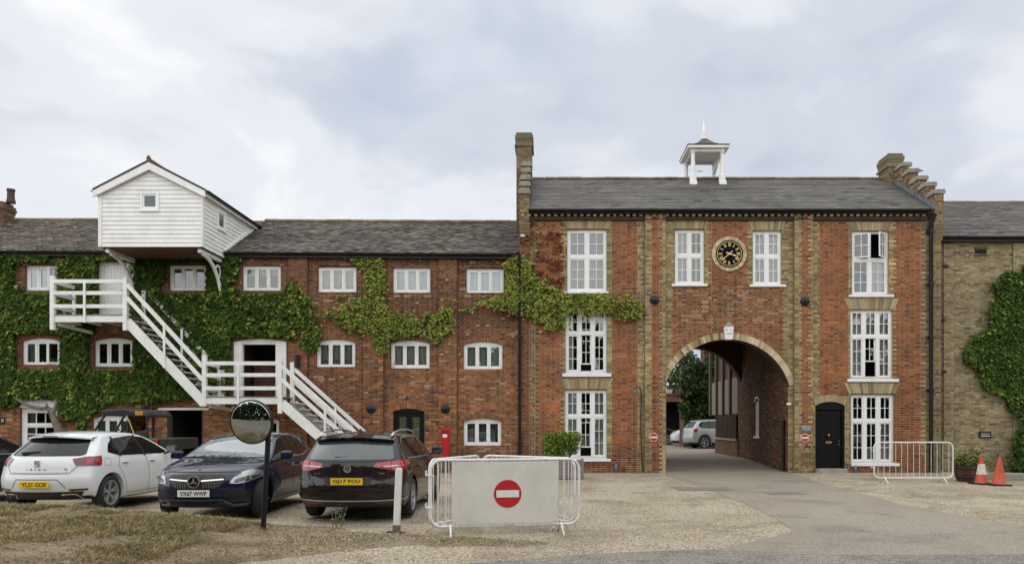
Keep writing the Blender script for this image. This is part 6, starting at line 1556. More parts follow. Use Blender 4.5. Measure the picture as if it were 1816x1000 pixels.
        o = obj('door_mirror', me, s.t); o.location = (x0 + sg * .17, y - .02, z + .03); mo = o.modifiers.new('b', 'BEVEL'); mo.width = .04; mo.segments = 3
        q = MB(); q.box(-.09, .09, -.003, 0, -.05, .05); g_ = q.build('mirror_glass', CARM['chrome'], o); g_.location = (0, -.062, 0)
    def plate(s, txt, side, z, m, wd=.52, ht=.111, tilt=0.):
        y = s.proj(0, z, side, 0).y; sg = -1 if side == 'B' else 1; q = MB(); q.box(-wd / 2, wd / 2, -.01, 0, -ht / 2, ht / 2); o = q.build('number_plate', m, s.t, bevel=.003); o.location = (0, y + sg * .022, z); o.rotation_euler = (tilt, 0, 0 if side == 'B' else math.pi)
        text(o, txt, wd * .84, ht * .66, M['ink'], (0, -.012, 0), bold=.025); return o
    def handle(s, y, z, side, m=None):
        p = s.proj(y, z, side, .02); q = MB(); sg = 1 if side == 'R' else -1
        q.tube([(p.x - sg * .02, y - .09, z), (p.x + sg * .012, y - .07, z), (p.x + sg * .014, y + .07, z), (p.x - sg * .02, y + .09, z)], .014, 6); q.build('door_handle', m or s.pm, s.t, smooth=True)
        s.patch('handle_recess', CARM['seam'], [(y + .055 * math.cos(a), z - .008 + .022 * math.sin(a)) for a in [i * .628 for i in range(10)]], side, .003)
def sides(fn):
    for sd in ('R', 'L'): fn(sd)
mir = lambda P: [(-u, v) for u, v in P][::-1]

# ---- white hatchback (rear towards us, far left)
SP = dict(rear=[(.12, .24), (.05, .36), (.01, .50), (.00, .60), (.04, .70), (.065, .84), (.10, .95), (.28, 1.12), (.50, 1.30), (.56, 1.37)],
    top=[(.55, 1.385), (.66, 1.405), (.95, 1.435), (1.4, 1.45), (1.9, 1.435), (2.25, 1.38), (2.6, 1.22), (2.95, 1.05), (3.15, .975), (3.45, .93), (3.75, .86), (3.93, .76)],
    front=[(3.95, .2), (4.02, .3), (4.05, .4), (4.06, .5), (4.05, .56), (4.04, .6), (4.02, .64), (4.0, .68), (3.97, .72), (3.93, .76)],
    bot=[(0, .24), (.4, .2), (2, .17), (3.6, .18), (4.1, .2)], plan=[(0, .845), (.3, .885), (.8, .90), (2, .89), (3.2, .89), (3.7, .86), (4.06, .72)],
    belt=[(0, .93), (1.0, .95), (3.0, .90), (3.4, .86), (4.1, .8)], tumble=.52, bulge_r=.30, bulge_f=.30, crown=.045, axles=[(.78, .315), (3.30, .315)], wr=.315, track=.78, blackz=.20)
PW = paint('white_car_paint', (.74, .76, .76), 0, .3)
car1 = Car('hatchback_car', 'white five door hatchback parked rear towards the verge, second car from the left', SP, PW, (X(61, 12.9), 12.9, .06), R(-1))
def win_band(car, polyR, pillars=(), m='glass', side='R', frame=None):
    car.patch('side_glass', CARM[m], polyR, side, .006, r=.035)
    for a, b, c, d in pillars: car.strip('pillar', CARM['trim'], [(a, b), (c, d)], side, .06, .010)
    if frame: car.strip('window_trim', CARM[frame], rnd(polyR, .04), side, .018, .012, closed=True)
GL1 = [(.80, 1.055), (.92, 1.19), (1.10, 1.30), (1.75, 1.345), (2.18, 1.305), (2.50, 1.17), (2.82, .995), (2.60, .965), (1.1, .985)]
def f(sd):
    win_band(car1, GL1, [(1.13, .97, 1.10, 1.33), (1.95, .95, 1.88, 1.36)], side=sd)
    car1.strip('door_seam', CARM['seam'], [(1.08, .985), (1.02, .80), (1.20, .50), (1.28, .28)], sd); car1.strip('door_seam', CARM['seam'], [(1.96, .96), (2.02, .7), (2.0, .28)], sd); car1.strip('door_seam', CARM['seam'], [(2.86, .96), (2.94, .7), (2.86, .28)], sd)
    car1.strip('door_seam', CARM['seam'], [(1.28, .27), (2.86, .27)], sd); car1.handle(1.22, .86, sd); car1.handle(2.16, .85, sd)
    car1.strip('body_crease', CARM['silver'], [(1.1, .42), (2.8, .37)], sd, .006) if False else None
    for wy in (.78, 3.30): car1.strip('arch_lip', PW, [(wy + .385 * math.cos(R(a)), .315 + .385 * math.sin(R(a))) for a in range(-8, 190, 9)], sd, .02, .010)
sides(f)
car1.strip('fuel_flap', CARM['seam'], [(.62, .82), (.80, .82), (.80, .95), (.62, .95)], 'R', .005, closed=True)
car1.patch('rear_window', CARM['glass'], [(-.55, 1.30), (.55, 1.30), (.66, 1.03), (.60, 1.005), (-.60, 1.005), (-.66, 1.03)], 'B', .008, r=.03)
car1.patch('spoiler_shadow', CARM['trim'], [(-.57, 1.345), (.57, 1.345), (.58, 1.30), (-.58, 1.30)], 'B', .010)
q = MB(); 
for i in range(12):
    a, b = -1 + i / 6, -1 + (i + 1) / 6; za, zb = 1.395 - .045 * a * a, 1.395 - .045 * b * b; ya, yb = .40 + .24 * abs(a) ** 2.5, .40 + .24 * abs(b) ** 2.5
    q.idx([(a * .60, ya, za - .035), (b * .60, yb, zb - .035), (b * .60, .64 + .2 * abs(b) ** 2.5, zb + .012), (a * .60, .64 + .2 * abs(a) ** 2.5, za + .012), (a * .60, ya, za - .06), (b * .60, yb, zb - .06), (b * .60, .56 + .2 * abs(b) ** 2.5, zb - .06), (a * .6, .56 + .2 * abs(a) ** 2.5, za - .06)], [(0, 1, 2, 3), (4, 5, 1, 0), (7, 6, 5, 4)])
q.build('spoiler', PW, car1.t)
q = MB(); q.box(-.13, .13, .392, .41, 1.345, 1.357); q.build('high_brake_light', CARM['trim'], car1.t)
TL1 = [(.52, .955), (.72, .99), (.80, .99), (.80, .83), (.60, .83)]
for nm, P in (('R', TL1), ('L', mir(TL1))):
    car1.patch('tail_light', CARM['lensd'], P, 'B', .009, r=.01)
IN1 = [(.70, .945), (.77, .955), (.79, .88), (.73, .86)]
for P in (IN1, mir(IN1)): car1.patch('tail_light_glow', CARM['lens'], P, 'B', .013, r=.01)
SL1 = [(.33, .985), (.60, 1.0), (.52, .83), (.33, .825)]
sides(lambda sd: car1.patch('tail_light', CARM['lensd'], SL1, sd, .009, r=.01)); sides(lambda sd: car1.patch('tail_light_glow', CARM['lens'], [(.42, .94), (.58, .985), (.51, .85), (.44, .85)], sd, .013, r=.01))
car1.strip('boot_seam', CARM['seam'], [(-.66, .96), (-.62, .83), (-.52, .70), (.52, .70), (.62, .83), (.66, .96)], 'B', .008)
car1.strip('boot_crease', PW, [(-.50, .735), (.50, .735)], 'B', .03, .010)
car1.strip('plate_recess_edge', CARM['seam'], [(-.48, .44), (-.36, .60), (.36, .60), (.48, .44)], 'B', .010, .004)
car1.patch('lower_bumper', CARM['trim'], [(-.72, .385), (.72, .385), (.60, .23), (-.60, .23)], 'B', .012, r=.02)
for sg in (1, -1):
    P = [(.40, .345), (.60, .345), (.66, .265), (.47, .265)]; P = P if sg > 0 else mir(P)
    car1.strip('exhaust_trim', CARM['chrome'], P, 'B', .018, .025, closed=True)
    P = [(.50, .43), (.77, .44), (.77, .405), (.54, .395)]; car1.patch('reflector', CARM['lensd'], P if sg > 0 else mir(P), 'B', .012)
car1.plate('YL21 GOE', 'B', .515, CARM['yel'], tilt=R(0))
q = MB(); q.bar((-.34, .20, 1.045), (.12, .215, 1.05), .02, .03); q.bar((-.36, .20, 1.05), (-.05, .21, 1.065), .03, .05); q.build('wiper', CARM['trim'], car1.t)
ys_ = car1.proj(0, .88, 'B', .012).y; q = MB()
for (a, b, c, d) in ((-.045, .045, .905, .93), (-.045, -.02, .885, .905), (-.045, .045, .865, .885), (.02, .045, .84, .865), (-.045, .045, .822, .84)): q.box(a, b, ys_ - .01, ys_ + .01, c, d)
q.build('maker_badge', CARM['silver'], car1.t); y2 = car1.proj(0, .78, 'B', .01).y
text(car1.t, 'IBIZA', .34, .03, CARM['trim'], (0, y2, .775), space=2.2, name='model_lettering', bold=.015); text(car1.t, 'FR', .06, .025, CARM['trim'], (.47, car1.proj(.47, .775, 'B', .012).y, .775), name='trim_badge', bold=.02)
q = MB(); q.bar((0, .85, 1.44), (0, .72, 1.50), .03, .012); q.build('antenna', CARM['trim'], car1.t)
car1.patch('windscreen', CARM['glass'], [(-.56, 1.36), (.56, 1.36), (.66, 1.03), (-.66, 1.03)], 'F', .008)
car1.wheels(5); car1.mirror(1, 2.72, 1.02, CARM['trim']); car1.mirror(-1, 2.72, 1.02, CARM['trim'])

# ---- black car at the far left edge
PB_ = paint('black_car_paint', (.008, .009, .011), 0, .25)
SPb = dict(SP); car0 = Car('black_car', 'black car mostly out of frame at the far left edge', SPb, PB_, (-12.2, 13.3, .05), 0)
def f(sd):
    win_band(car0, GL1, [(1.95, .95, 1.88, 1.36)], side=sd); car0.strip('window_trim', CARM['silver'], [(1.1, .97), (2.7, .95)], sd, .02, .012)
sides(f); car0.patch('rear_window', CARM['glass'], [(-.55, 1.30), (.55, 1.30), (.66, 1.03), (-.66, 1.03)], 'B', .008, r=.03); car0.wheels(5); car0.mirror(1, 2.72, 1.02, CARM['trim'])

# ---- dark blue hatchback facing us
SM = dict(rear=[(.12, .24), (.05, .36), (.01, .50), (.00, .62), (.04, .74), (.08, .86), (.13, .97), (.30, 1.12), (.47, 1.26), (.54, 1.32)],
    top=[(.52, 1.335), (.66, 1.36), (1.0, 1.41), (1.5, 1.435), (2.0, 1.41), (2.35, 1.34), (2.7, 1.17), (3.0, 1.04), (3.2, .99), (3.55, .95), (3.9, .90), (4.12, .825)],
    front=[(4.14, .2), (4.24, .28), (4.28, .36), (4.295, .44), (4.30, .53), (4.295, .61), (4.28, .67), (4.25, .73), (4.21, .775), (4.12, .825)],
    bot=[(0, .22), (.4, .2), (2, .17), (3.6, .16), (4.3, .18)], plan=[(0, .80), (.3, .85), (.8, .885), (2, .89), (3.3, .89), (3.8, .87), (4.3, .74)],
    belt=[(0, .98), (1.2, .96), (3.0, .93), (3.4, .90), (4.1, .82)], tumble=.55, bulge_r=.24, bulge_f=.30, crown=.055, axles=[(.82, .32), (3.50, .32)], wr=.32, track=.775, blackz=.17)
PM_ = paint('dark_blue_metallic', (.004, .008, .030), 0, .3)
XM, YM = X(336, 12.1), 12.1
car2 = Car('hatchback_car', 'dark blue hatchback facing the camera behind the round convex mirror', SM, PM_, (XM - .0, YM + 4.29, .05), R(180 + 1))
GL2 = [(.92, 1.06), (1.05, 1.16), (1.35, 1.27), (1.9, 1.32), (2.3, 1.27), (2.6, 1.13), (2.92, .97), (2.7, .945), (1.3, .985)]
def f(sd):
    win_band(car2, GL2, [(1.42, .97, 1.30, 1.26), (2.06, .95, 2.02, 1.33)], side=sd); car2.strip('window_trim', CARM['silver'], [(.92, 1.045), (1.3, .972), (2.8, .935)], sd, .018, .012)
    car2.strip('door_seam', CARM['seam'], [(1.30, .975), (1.24, .8), (1.4, .3)], sd); car2.strip('door_seam', CARM['seam'], [(2.08, .95), (2.10, .6), (2.08, .28)], sd); car2.strip('door_seam', CARM['seam'], [(2.95, .93), (3.06, .7), (3.0, .28)], sd); car2.strip('door_seam', CARM['seam'], [(1.4, .27), (3.0, .27)], sd)
    car2.handle(1.45, .86, sd); car2.handle(2.28, .84, sd); car2.strip('body_crease', CARM['trim'], [(1.25, .82), (3.0, .74)], sd, .006, .003)
sides(f)
car2.patch('windscreen', material('windscreen_glass', (.09, .12, .125), .05, var=.15, vs=2, coat=1), [(-.52, 1.365), (.52, 1.365), (.72, .985), (-.72, .985)], 'F', .008, r=.05)
car2.patch('rear_window', CARM['glass'], [(-.5, 1.27), (.5, 1.27), (.6, 1.03), (-.6, 1.03)], 'B', .008, r=.03)
q = MB(); q.bar((-.55, 3.02, 1.0), (.0, 3.10, .985), .02, .02); q.bar((.05, 3.02, 1.0), (.6, 3.08, .985), .02, .02); q.build('wipers', CARM['trim'], car2.t)
GR = [(-.40, .745), (.40, .745), (.46, .715), (.45, .62), (.35, .525), (-.35, .525), (-.45, .62), (-.46, .715)]
car2.patch('grille', CARM['trim'], GR, 'F', .008, r=.03); gy = car2.proj(0, .64, 'F', 0).y
q = MB()
for r_ in range(9):
    zz = .545 + r_ * .0235; hw = np.interp(zz, [.525, .62, .715, .745], [.34, .43, .44, .40])
    if abs(zz - .655) < .015: continue
    n_ = int(hw * 2 / .042)
    for k_ in range(n_):
        xx = -hw + (k_ + .5 + (.0 if r_ % 2 else .5)) * 2 * hw / n_
        if abs(xx) < .12 and abs(zz - .64) < .11 or abs(xx) > hw - .015: continue
        p = car2.proj(xx, zz, 'F', .014)
        if p: q.box(xx - .007, xx + .007, p.y - .004, p.y, zz - .006, zz + .006)
q.build('grille_studs', CARM['silver'], car2.t, kind='stuff')
for P in ([(.11, .660), (.43, .678), (.435, .660), (.11, .640)], mir([(.11, .660), (.43, .678), (.435, .660), (.11, .640)])): car2.patch('grille_bar', CARM['chrome'], P, 'F', .020)
q = MB(); sy = gy + .03
for i in range(32):
    a0, a1 = 2 * math.pi * i / 32, 2 * math.pi * (i + 1) / 32; q.bar((.095 * math.cos(a0), sy, .64 + .095 * math.sin(a0)), (.095 * math.cos(a1), sy, .64 + .095 * math.sin(a1)), .018, .017, up=(0, 1, 0))
for k_ in range(3):
    a = R(90 + 120 * k_); b = (.0, sy, .64); c, s_ = math.cos(a), math.sin(a)
    q.prism([(-.013 * s_, .64 + .013 * c), (.013 * s_, .64 - .013 * c), (.088 * c, .64 + .088 * s_)], lambda u, v, d: (u, d, v), sy - .008, sy + .01)
q.build('star_badge', CARM['chrome'], car2.t); q = MB(); q.lathe([(0, sy - .006), (.09, sy - .006)], 24, (0, 0, .64), axis='y'); q.build('badge_disc', CARM['trim'], car2.t)
HL = [(.51, .60), (.56, .70), (.64, .755), (.80, .80), (.88, .79), (.88, .70), (.74, .615), (.62, .595)]
for P in (HL, mir(HL)): car2.patch('headlight', CARM['lensw'], P, 'F', .008, r=.02)
HI = [(.56, .615), (.60, .67), (.74, .715), (.85, .71), (.73, .635), (.62, .61)]
for P in (HI, mir(HI)): car2.patch('headlight_inner', material('lamp_reflector_dark', (.10, .10, .11), .15, metal=.6, var=.9, vs=22) if P is HI else bpy.data.materials['lamp_reflector_dark'], P, 'F', .012, r=.02)
q = MB()
for sg in (1, -1):
    for xx, zz in ((.66, .66), (.76, .685)):
        p = car2.proj(sg * xx, zz, 'F', .008); q = MB()
        q.lathe([(.0, -.01), (.022, 0), (.030, .02), (.032, .02)], 14, (p.x, p.y, p.z), axis='y')
        q.build('lamp_projector', CARM['chrome'], car2.t)
HS = [(3.62, .80), (3.8, .81), (3.96, .77), (3.96, .63), (3.84, .68)]
sides(lambda sd: car2.patch('headlight', CARM['lensw'], HS, sd, .008, r=.02))
car2.patch('lower_grille', CARM['trim'], [(-.42, .30), (.42, .30), (.52, .22), (-.52, .22)], 'F', .010, r=.02)
INT = [(.40, .42), (.54, .49), (.78, .48), (.80, .35), (.60, .32)]
for P in (INT, mir(INT)): car2.patch('air_intake', CARM['trim'], P, 'F', .008, r=.03)
for P in ([(-.44, .31), (.44, .31)],): car2.strip('splitter', CARM['silver'] if False else PM_, P, 'F', .05, .03)
for sg in (1, -1): car2.strip('splitter', paint('blade_blue', (.10, .12, .17), .3) if sg == 1 else bpy.data.materials['blade_blue'], [(sg * .42, .335), (sg * .54, .25), (sg * .82, .26)], 'F', .045, .022)
car2.strip('splitter', bpy.data.materials['blade_blue'], [(-.42, .335), (.42, .335)], 'F', .045, .022)
car2.plate('VX67 WWP', 'F', .45, CARM['wht']); car2.strip('bonnet_seam', CARM['seam'], [(-.60, .785), (-.3, .79), (.3, .79), (.60, .785)], 'F', .008)
p = car2.proj(0, 4.08, 'T', .006); q = MB(); q.lathe([(0, .006), (.028, 0), (.028, -.01)], 16, (p.x, p.y, p.z)); q.build('bonnet_badge', CARM['silver'], car2.t)
car2.wheels(5, steer=R(14)); car2.mirror(1, 2.80, .99); car2.mirror(-1, 2.80, .99)
q = MB(); pp = car2.proj(-.08, 1.27, 'F', .012); q.box(pp.x - .03, pp.x + .03, pp.y - .03, pp.y - .02, pp.z - .08, pp.z); q.build('tax_disc', M['signwhite'], car2.t)
q = MB(); q.bar((0, .95, 1.40), (0, .82, 1.47), .03, .012); q.build('antenna', CARM['trim'], car2.t)

# ---- maroon estate (rear towards us)
SV = dict(rear=[(.14, .24), (.06, .34), (.01, .46), (.00, .58), (.04, .68), (.06, .80), (.07, .92), (.12, 1.03), (.32, 1.26), (.42, 1.385)],
    top=[(.40, 1.405), (.55, 1.43), (.95, 1.465), (1.6, 1.48), (2.2, 1.475), (2.6, 1.43), (3.0, 1.27), (3.35, 1.10), (3.6, 1.01), (3.95, .96), (4.3, .90), (4.60, .79)],
    front=[(4.62, .2), (4.71, .28), (4.75, .36), (4.77, .45), (4.77, .54), (4.76, .60), (4.74, .66), (4.71, .70), (4.67, .745), (4.60, .79)],
    bot=[(0, .24), (.4, .2), (2, .17), (3.9, .17), (4.8, .2)], plan=[(0, .86), (.3, .895), (.9, .915), (2, .915), (3.8, .91), (4.3, .88), (4.77, .74)],
    belt=[(0, .99), (1.2, .97), (3.4, .92), (3.9, .88), (4.7, .78)], tumble=.46, bulge_r=.28, bulge_f=.30, crown=.05, axles=[(.98, .335), (3.78, .335)], wr=.335, track=.80, blackz=.2)
PV = paint('maroon_metallic', (.011, .004, .005), 0, .3)
XV, YV = X(614.5, 11.95), 11.95
car3 = Car('estate_car', 'dark maroon estate car parked rear towards us beside the white bollard', SV, PV, (XV, YV, .03), R(0))
GL3 = [(.66, 1.12), (.74, 1.27), (.90, 1.355), (1.6, 1.385), (2.35, 1.365), (2.75, 1.24), (3.22, 1.02), (3.0, .985), (.80, 1.02)]
def f(sd):
    win_band(car3, GL3, [(1.34, 1.0, 1.28, 1.38), (2.30, .98, 2.26, 1.38)], side=sd, frame='silver')
    car3.strip('door_seam', CARM['seam'], [(1.42, 1.0), (1.38, .75), (1.50, .3)], sd); car3.strip('door_seam', CARM['seam'], [(2.34, .98), (2.36, .3)], sd); car3.strip('door_seam', CARM['seam'], [(3.28, .97), (3.36, .6), (3.32, .28)], sd); car3.strip('sill_trim', CARM['silver'], [(1.45, .35), (3.34, .33)], sd, .02, .006)
    car3.handle(1.55, .86, sd); car3.handle(2.5, .84, sd)
    for wy in (.98, 3.78): car3.strip('arch_lip', PV, [(wy + .41 * math.cos(R(a)), .335 + .41 * math.sin(R(a))) for a in range(-8, 190, 9)], sd, .03, .012)
sides(f)
car3.patch('rear_window', material('smoked_glass', (.05, .065, .068), .04, var=.25, vs=2.5, coat=1), [(-.60, 1.345), (.60, 1.345), (.70, 1.04), (.66, 1.015), (-.66, 1.015), (-.70, 1.04)], 'B', .008, r=.04)
q = MB()
for i in range(12):
    a, b = -1 + i / 6, -1 + (i + 1) / 6; za, zb = 1.415 - .045 * a * a, 1.415 - .045 * b * b; ya, yb = .28 + .22 * abs(a) ** 2.5, .28 + .22 * abs(b) ** 2.5
    q.idx([(a * .66, ya, za - .03), (b * .66, yb, zb - .03), (b * .66, .52 + .2 * abs(b) ** 2.5, zb + .018), (a * .66, .52 + .2 * abs(a) ** 2.5, za + .018), (a * .66, ya, za - .055), (b * .66, yb, zb - .055), (b * .66, .45 + .2 * abs(b) ** 2.5, zb - .06), (a * .66, .45 + .2 * abs(a) ** 2.5, za - .06)], [(0, 1, 2, 3), (4, 5, 1, 0), (7, 6, 5, 4)])
q.build('spoiler', PV, car3.t)
T3a = [(.40, .905), (.44, .965), (.665, .99), (.665, .84)]; T3b = [(.675, .992), (.85, 1.0), (.85, .845), (.675, .838)]
for P in (T3a, T3b): car3.patch('tail_light', CARM['lens'], P, 'B', .010, r=.008); car3.patch('tail_light', CARM['lens'], mir(P), 'B', .010, r=.008)
for P in ([(.45, .915), (.84, .93), (.84, .912), (.45, .895)],): car3.patch('light_bar', CARM['lensw'], P, 'B', .014); car3.patch('light_bar', CARM['lensw'], mir(P), 'B', .014)
sides(lambda sd: car3.patch('tail_light', CARM['lens'], [(.33, 1.0), (.60, 1.0), (.57, .93), (.50, .85), (.33, .845)], sd, .010, r=.01))
car3.strip('boot_seam', CARM['seam'], [(-.70, 1.0), (-.69, .80), (-.62, .60), (-.50, .56), (.50, .56), (.62, .60), (.69, .80), (.70, 1.0)], 'B', .009)
car3.strip('body_crease', CARM['seam'], [(-.6, .985), (.6, .985)], 'B', .005, .003)
P = [(-.40, .745), (.40, .745), (.36, .60), (-.36, .60)]; car3.patch('plate_recess', CARM['trim'], P, 'B', .004, r=.03)
for sg in (1, -1): P = [(sg * .85, .70), (sg * .62, .66), (sg * .52, .56), (0, .545)]; car3.strip('bumper_crease', PV, P, 'B', .035, .016)
car3.strip('chrome_strip', CARM['silver'], [(-.84, .37), (-.5, .36), (.5, .36), (.84, .37)], 'B', .022, .014); sides(lambda sd: car3.strip('chrome_strip', CARM['silver'], [(.34, .37), (.54, .40)], sd, .022, .014))
car3.patch('lower_bumper', CARM['trim'], [(-.82, .345), (.82, .345), (.78, .24), (-.78, .24)], 'B', .010)
for sg in (1, -1):
    P = [(.42, .34), (.74, .345), (.74, .315), (.42, .31)]; car3.patch('reflector', CARM['lensd'], P if sg > 0 else mir(P), 'B', .016)
car3.plate('GJ17 FCU', 'B', .675, CARM['yel'])
by = car3.proj(0, .875, 'B', .014).y; q = MB()
for i in range(28):
    a0, a1 = 2 * math.pi * i / 28, 2 * math.pi * (i + 1) / 28; q.bar((.055 * math.cos(a0), by, .875 + .055 * math.sin(a0)), (.055 * math.cos(a1), by, .875 + .055 * math.sin(a1)), .012, .010, up=(0, 1, 0))
for a, b in (((-.026, .047), (0, .006)), ((.026, .047), (0, .006)), ((-.048, .022), (-.022, -.046)), ((-.022, -.046), (0, -.004)), ((0, -.004), (.022, -.046)), ((.022, -.046), (.048, .022))): q.bar((a[0], by, .875 + a[1]), (b[0], by, .875 + b[1]), .012, .008, up=(0, 1, 0))
q.build('maker_badge', CARM['chrome'], car3.t)
text(car3.t, 'PASSAT', .13, .022, CARM['chrome'], (-.50, car3.proj(-.50, .80, 'B', .012).y, .80), name='model_lettering', bold=.015)
text(car3.t, '4MOTION', .14, .022, CARM['chrome'], (.52, car3.proj(.52, .80, 'B', .012).y, .80), name='trim_lettering', bold=.02)
q = MB(); q.bar((-.22, .145, 1.045), (.22, .155, 1.05), .02, .02); q.bar((-.22, .15, 1.05), (-.02, .15, 1.055), .03, .045); q.build('wiper', CARM['trim'], car3.t)
for sg in (1, -1):
    q = MB(); q.tube([(sg * .60, .60, 1.40), (sg * .61, .75, 1.46), (sg * .61, 1.2, 1.495), (sg * .61, 2.0, 1.50), (sg * .60, 2.5, 1.46), (sg * .60, 2.65, 1.40)], .018, 8); q.build('roof_rail', CARM['silver'], car3.t, smooth=True)
q = MB(); q.prism([(.86, 1.46), (.98, 1.46), (.88, 1.52)], lambda u, v, d: (d, u, v), -.015, .015); q.build('antenna', CARM['trim'], car3.t)
car3.patch('windscreen', CARM['glass'], [(-.58, 1.40), (.58, 1.40), (.72, 1.06), (-.72, 1.06)], 'F', .008)
car3.wheels(5, twin=True); car3.mirror(1, 3.06, 1.05); car3.mirror(-1, 3.06, 1.05)

# ---- cars beyond the archway
def simple_car(name, label, spec, pm, loc, rz, gl, scale=(1, 1, 1), light=None):
    c = Car(name, label, spec, pm, loc, rz); c.t.scale = scale
    def f(sd):
        win_band(c, gl, [(1.3, 1.0, 1.28, 1.38), (2.25, .98, 2.2, 1.38)], side=sd); c.patch('lower_trim', CARM['trim'], [(.0, .33), (4.7, .33), (4.7, .2), (0, .2)], sd, .012)
        c.patch('tail_light', CARM['lens'], [(.33, 1.0), (.60, 1.0), (.57, .93), (.50, .85), (.33, .845)], sd, .010, r=.01)
        for wy, r_ in spec['axles']: c.strip('arch_trim', CARM['trim'], [(wy + .41 * math.cos(R(a)), .335 + .41 * math.sin(R(a))) for a in range(-8, 190, 9)], sd, .07, .014)
        c.patch('headlight', CARM['lensw'], [(spec['top'][-1][0] - .3, .84), (4.8, .78), (4.8, .66), (spec['top'][-1][0] - .2, .70)], sd, .01)
    sides(f); c.patch('rear_window', CARM['glass'], [(-.6, 1.34), (.6, 1.34), (.68, 1.03), (-.68, 1.03)], 'B', .008); c.patch('windscreen', CARM['glass'], [(-.58, 1.40), (.58, 1.40), (.72, 1.06), (-.72, 1.06)], 'F', .008)
    c.wheels(5); return c
Yh = 42.; 
simple_car('silver_suv', 'silver sports utility car side on, partly hidden by the passage wall', SV, paint('silver_paint', (.42, .44, .45), .5, .3), (X(1212, Yh), Yh, .2), R(-82), GL3, (1.0, .96, 1.14))
simple_car('white_suv', 'white sports utility car half hidden behind the silver one beyond the arch', SV, paint('white_suv_paint', (.7, .71, .7), 0, .3), (X(1196, 45) + 4.5, 46.2, .2), R(82), GL3, (1.0, .95, 1.12))
simple_car('dark_people_carrier', 'dark car in front of the garage opening at the left edge of the archway', SV, paint('black_suv_paint', (.012, .013, .015), 0, .3), (X(1216, 48) - 4.9, 49., .2), R(-90), GL3, (1.0, 1.0, 1.16))

# ---- green utility vehicle
UY = 19.8
ut = thing('utility_vehicle', 'small green open utility vehicle with a dark roof and rear tub by the garage doorway', 'utility vehicle', (0, 0, 0))
ux = lambda p: X(p, UY); uz = lambda p: Z(p, UY)
GRN = material('green_body', (.05, .085, .035), .4, var=.15, vs=4, coat=.4); YA, YB_ = UY - .65, UY + .65
q = MB(); q.prism([(ux(205), uz(728)), (ux(240), uz(728) + .05), (ux(278), uz(731)), (ux(284), uz(735)), (ux(284), uz(740)), (ux(205), uz(737))], lambda u, v, d: (u, d, v), YA, YB_); q.build('canopy_roof', CARM['trim'], ut, bevel=.04)
for yy in (YA + .04, YB_ - .04):
    q = MB(); q.tube([(ux(190), yy, uz(768)), (ux(210), yy, uz(737))], .03, 8); q.build('windscreen_post', CARM['trim'], ut)
    q = MB(); q.tube([(ux(226), yy, uz(768)), (ux(244), yy, uz(737))], .03, 8); q.build('roll_bar', CARM['trim'], ut)
    q = MB(); q.tube([(ux(283), yy, uz(738)), (ux(283), yy, uz(790))], .03, 8); q.tube([(ux(248), yy, uz(785)), (ux(252), yy, uz(738))], .025, 8); q.build('rear_post', CARM['trim'], ut)
q = MB(); q.box(ux(250), ux(283), YA + .02, YA + .03, uz(778), uz(739)); q.build('side_screen', glass_mat('smoked_plastic', (.35, .3, .28)), ut)
q = MB(); q.tube([(ux(249), YA - .01, uz(737)), (ux(255), YA - .02, uz(748)), (ux(266), YA - .02, uz(778))], .012, 6); q.build('yellow_strap', material('yellow_strap', (.55, .42, .10), .6), ut)
q = MB(); q.box(ux(264), ux(277), YA - .006, YA, uz(736), uz(729.5)); lb = q.build('warning_label', material('orange_label', (.65, .36, .03), .5), ut); text(lb, 'CAUTION', .17, .045, M['ink'], ((ux(264) + ux(277)) / 2, YA - .008, uz(732.8)))
q = MB(); q.prism([(ux(186), .45), (ux(303), .45), (ux(303), uz(776)), (ux(262), uz(776)), (ux(258), .75), (ux(222), .75), (ux(214), uz(770)), (ux(190), uz(772)), (ux(184), uz(790))], lambda u, v, d: (u, d, v), YA, YB_); q.build('body', GRN, ut, bevel=.03)
q = MB(); q.box(ux(296), ux(303), YA - .02, YA + .1, uz(789), uz(779)); q.build('tail_light', CARM['lens'], ut)
q = MB(); q.box(ux(304), ux(332), YA - .0, YB_, uz(795), uz(776)); q.build('tub', CARM['trim'], ut, bevel=.03)
q = MB(); q.box(ux(228), ux(246), UY - .5, UY + .5, .75, .85); q.box(ux(242), ux(248), UY - .5, UY + .5, .85, 1.35); q.build('seat', CARM['trim'], ut, bevel=.03)
q = MB(); q.tube([(ux(212) + .15 * math.cos(a), UY - .3 + .15 * math.sin(a), uz(765) + .07 * math.cos(a)) for a in [i * .5236 for i in range(13)]], .014, 6); q.build('steering_wheel', CARM['trim'], ut)
for px in (205, 300):
    for yy in (YA + .05, YB_ - .05):
        q = MB(); q.lathe([(.12, -.12), (.28, -.12), (.31, -.07), (.31, .07), (.28, .12), (.12, .12)], 24, axis='y'); o = q.build('wheel', CARM['rubber'], ut, smooth=True, angle=35); o.location = (ux(px), yy, .31)

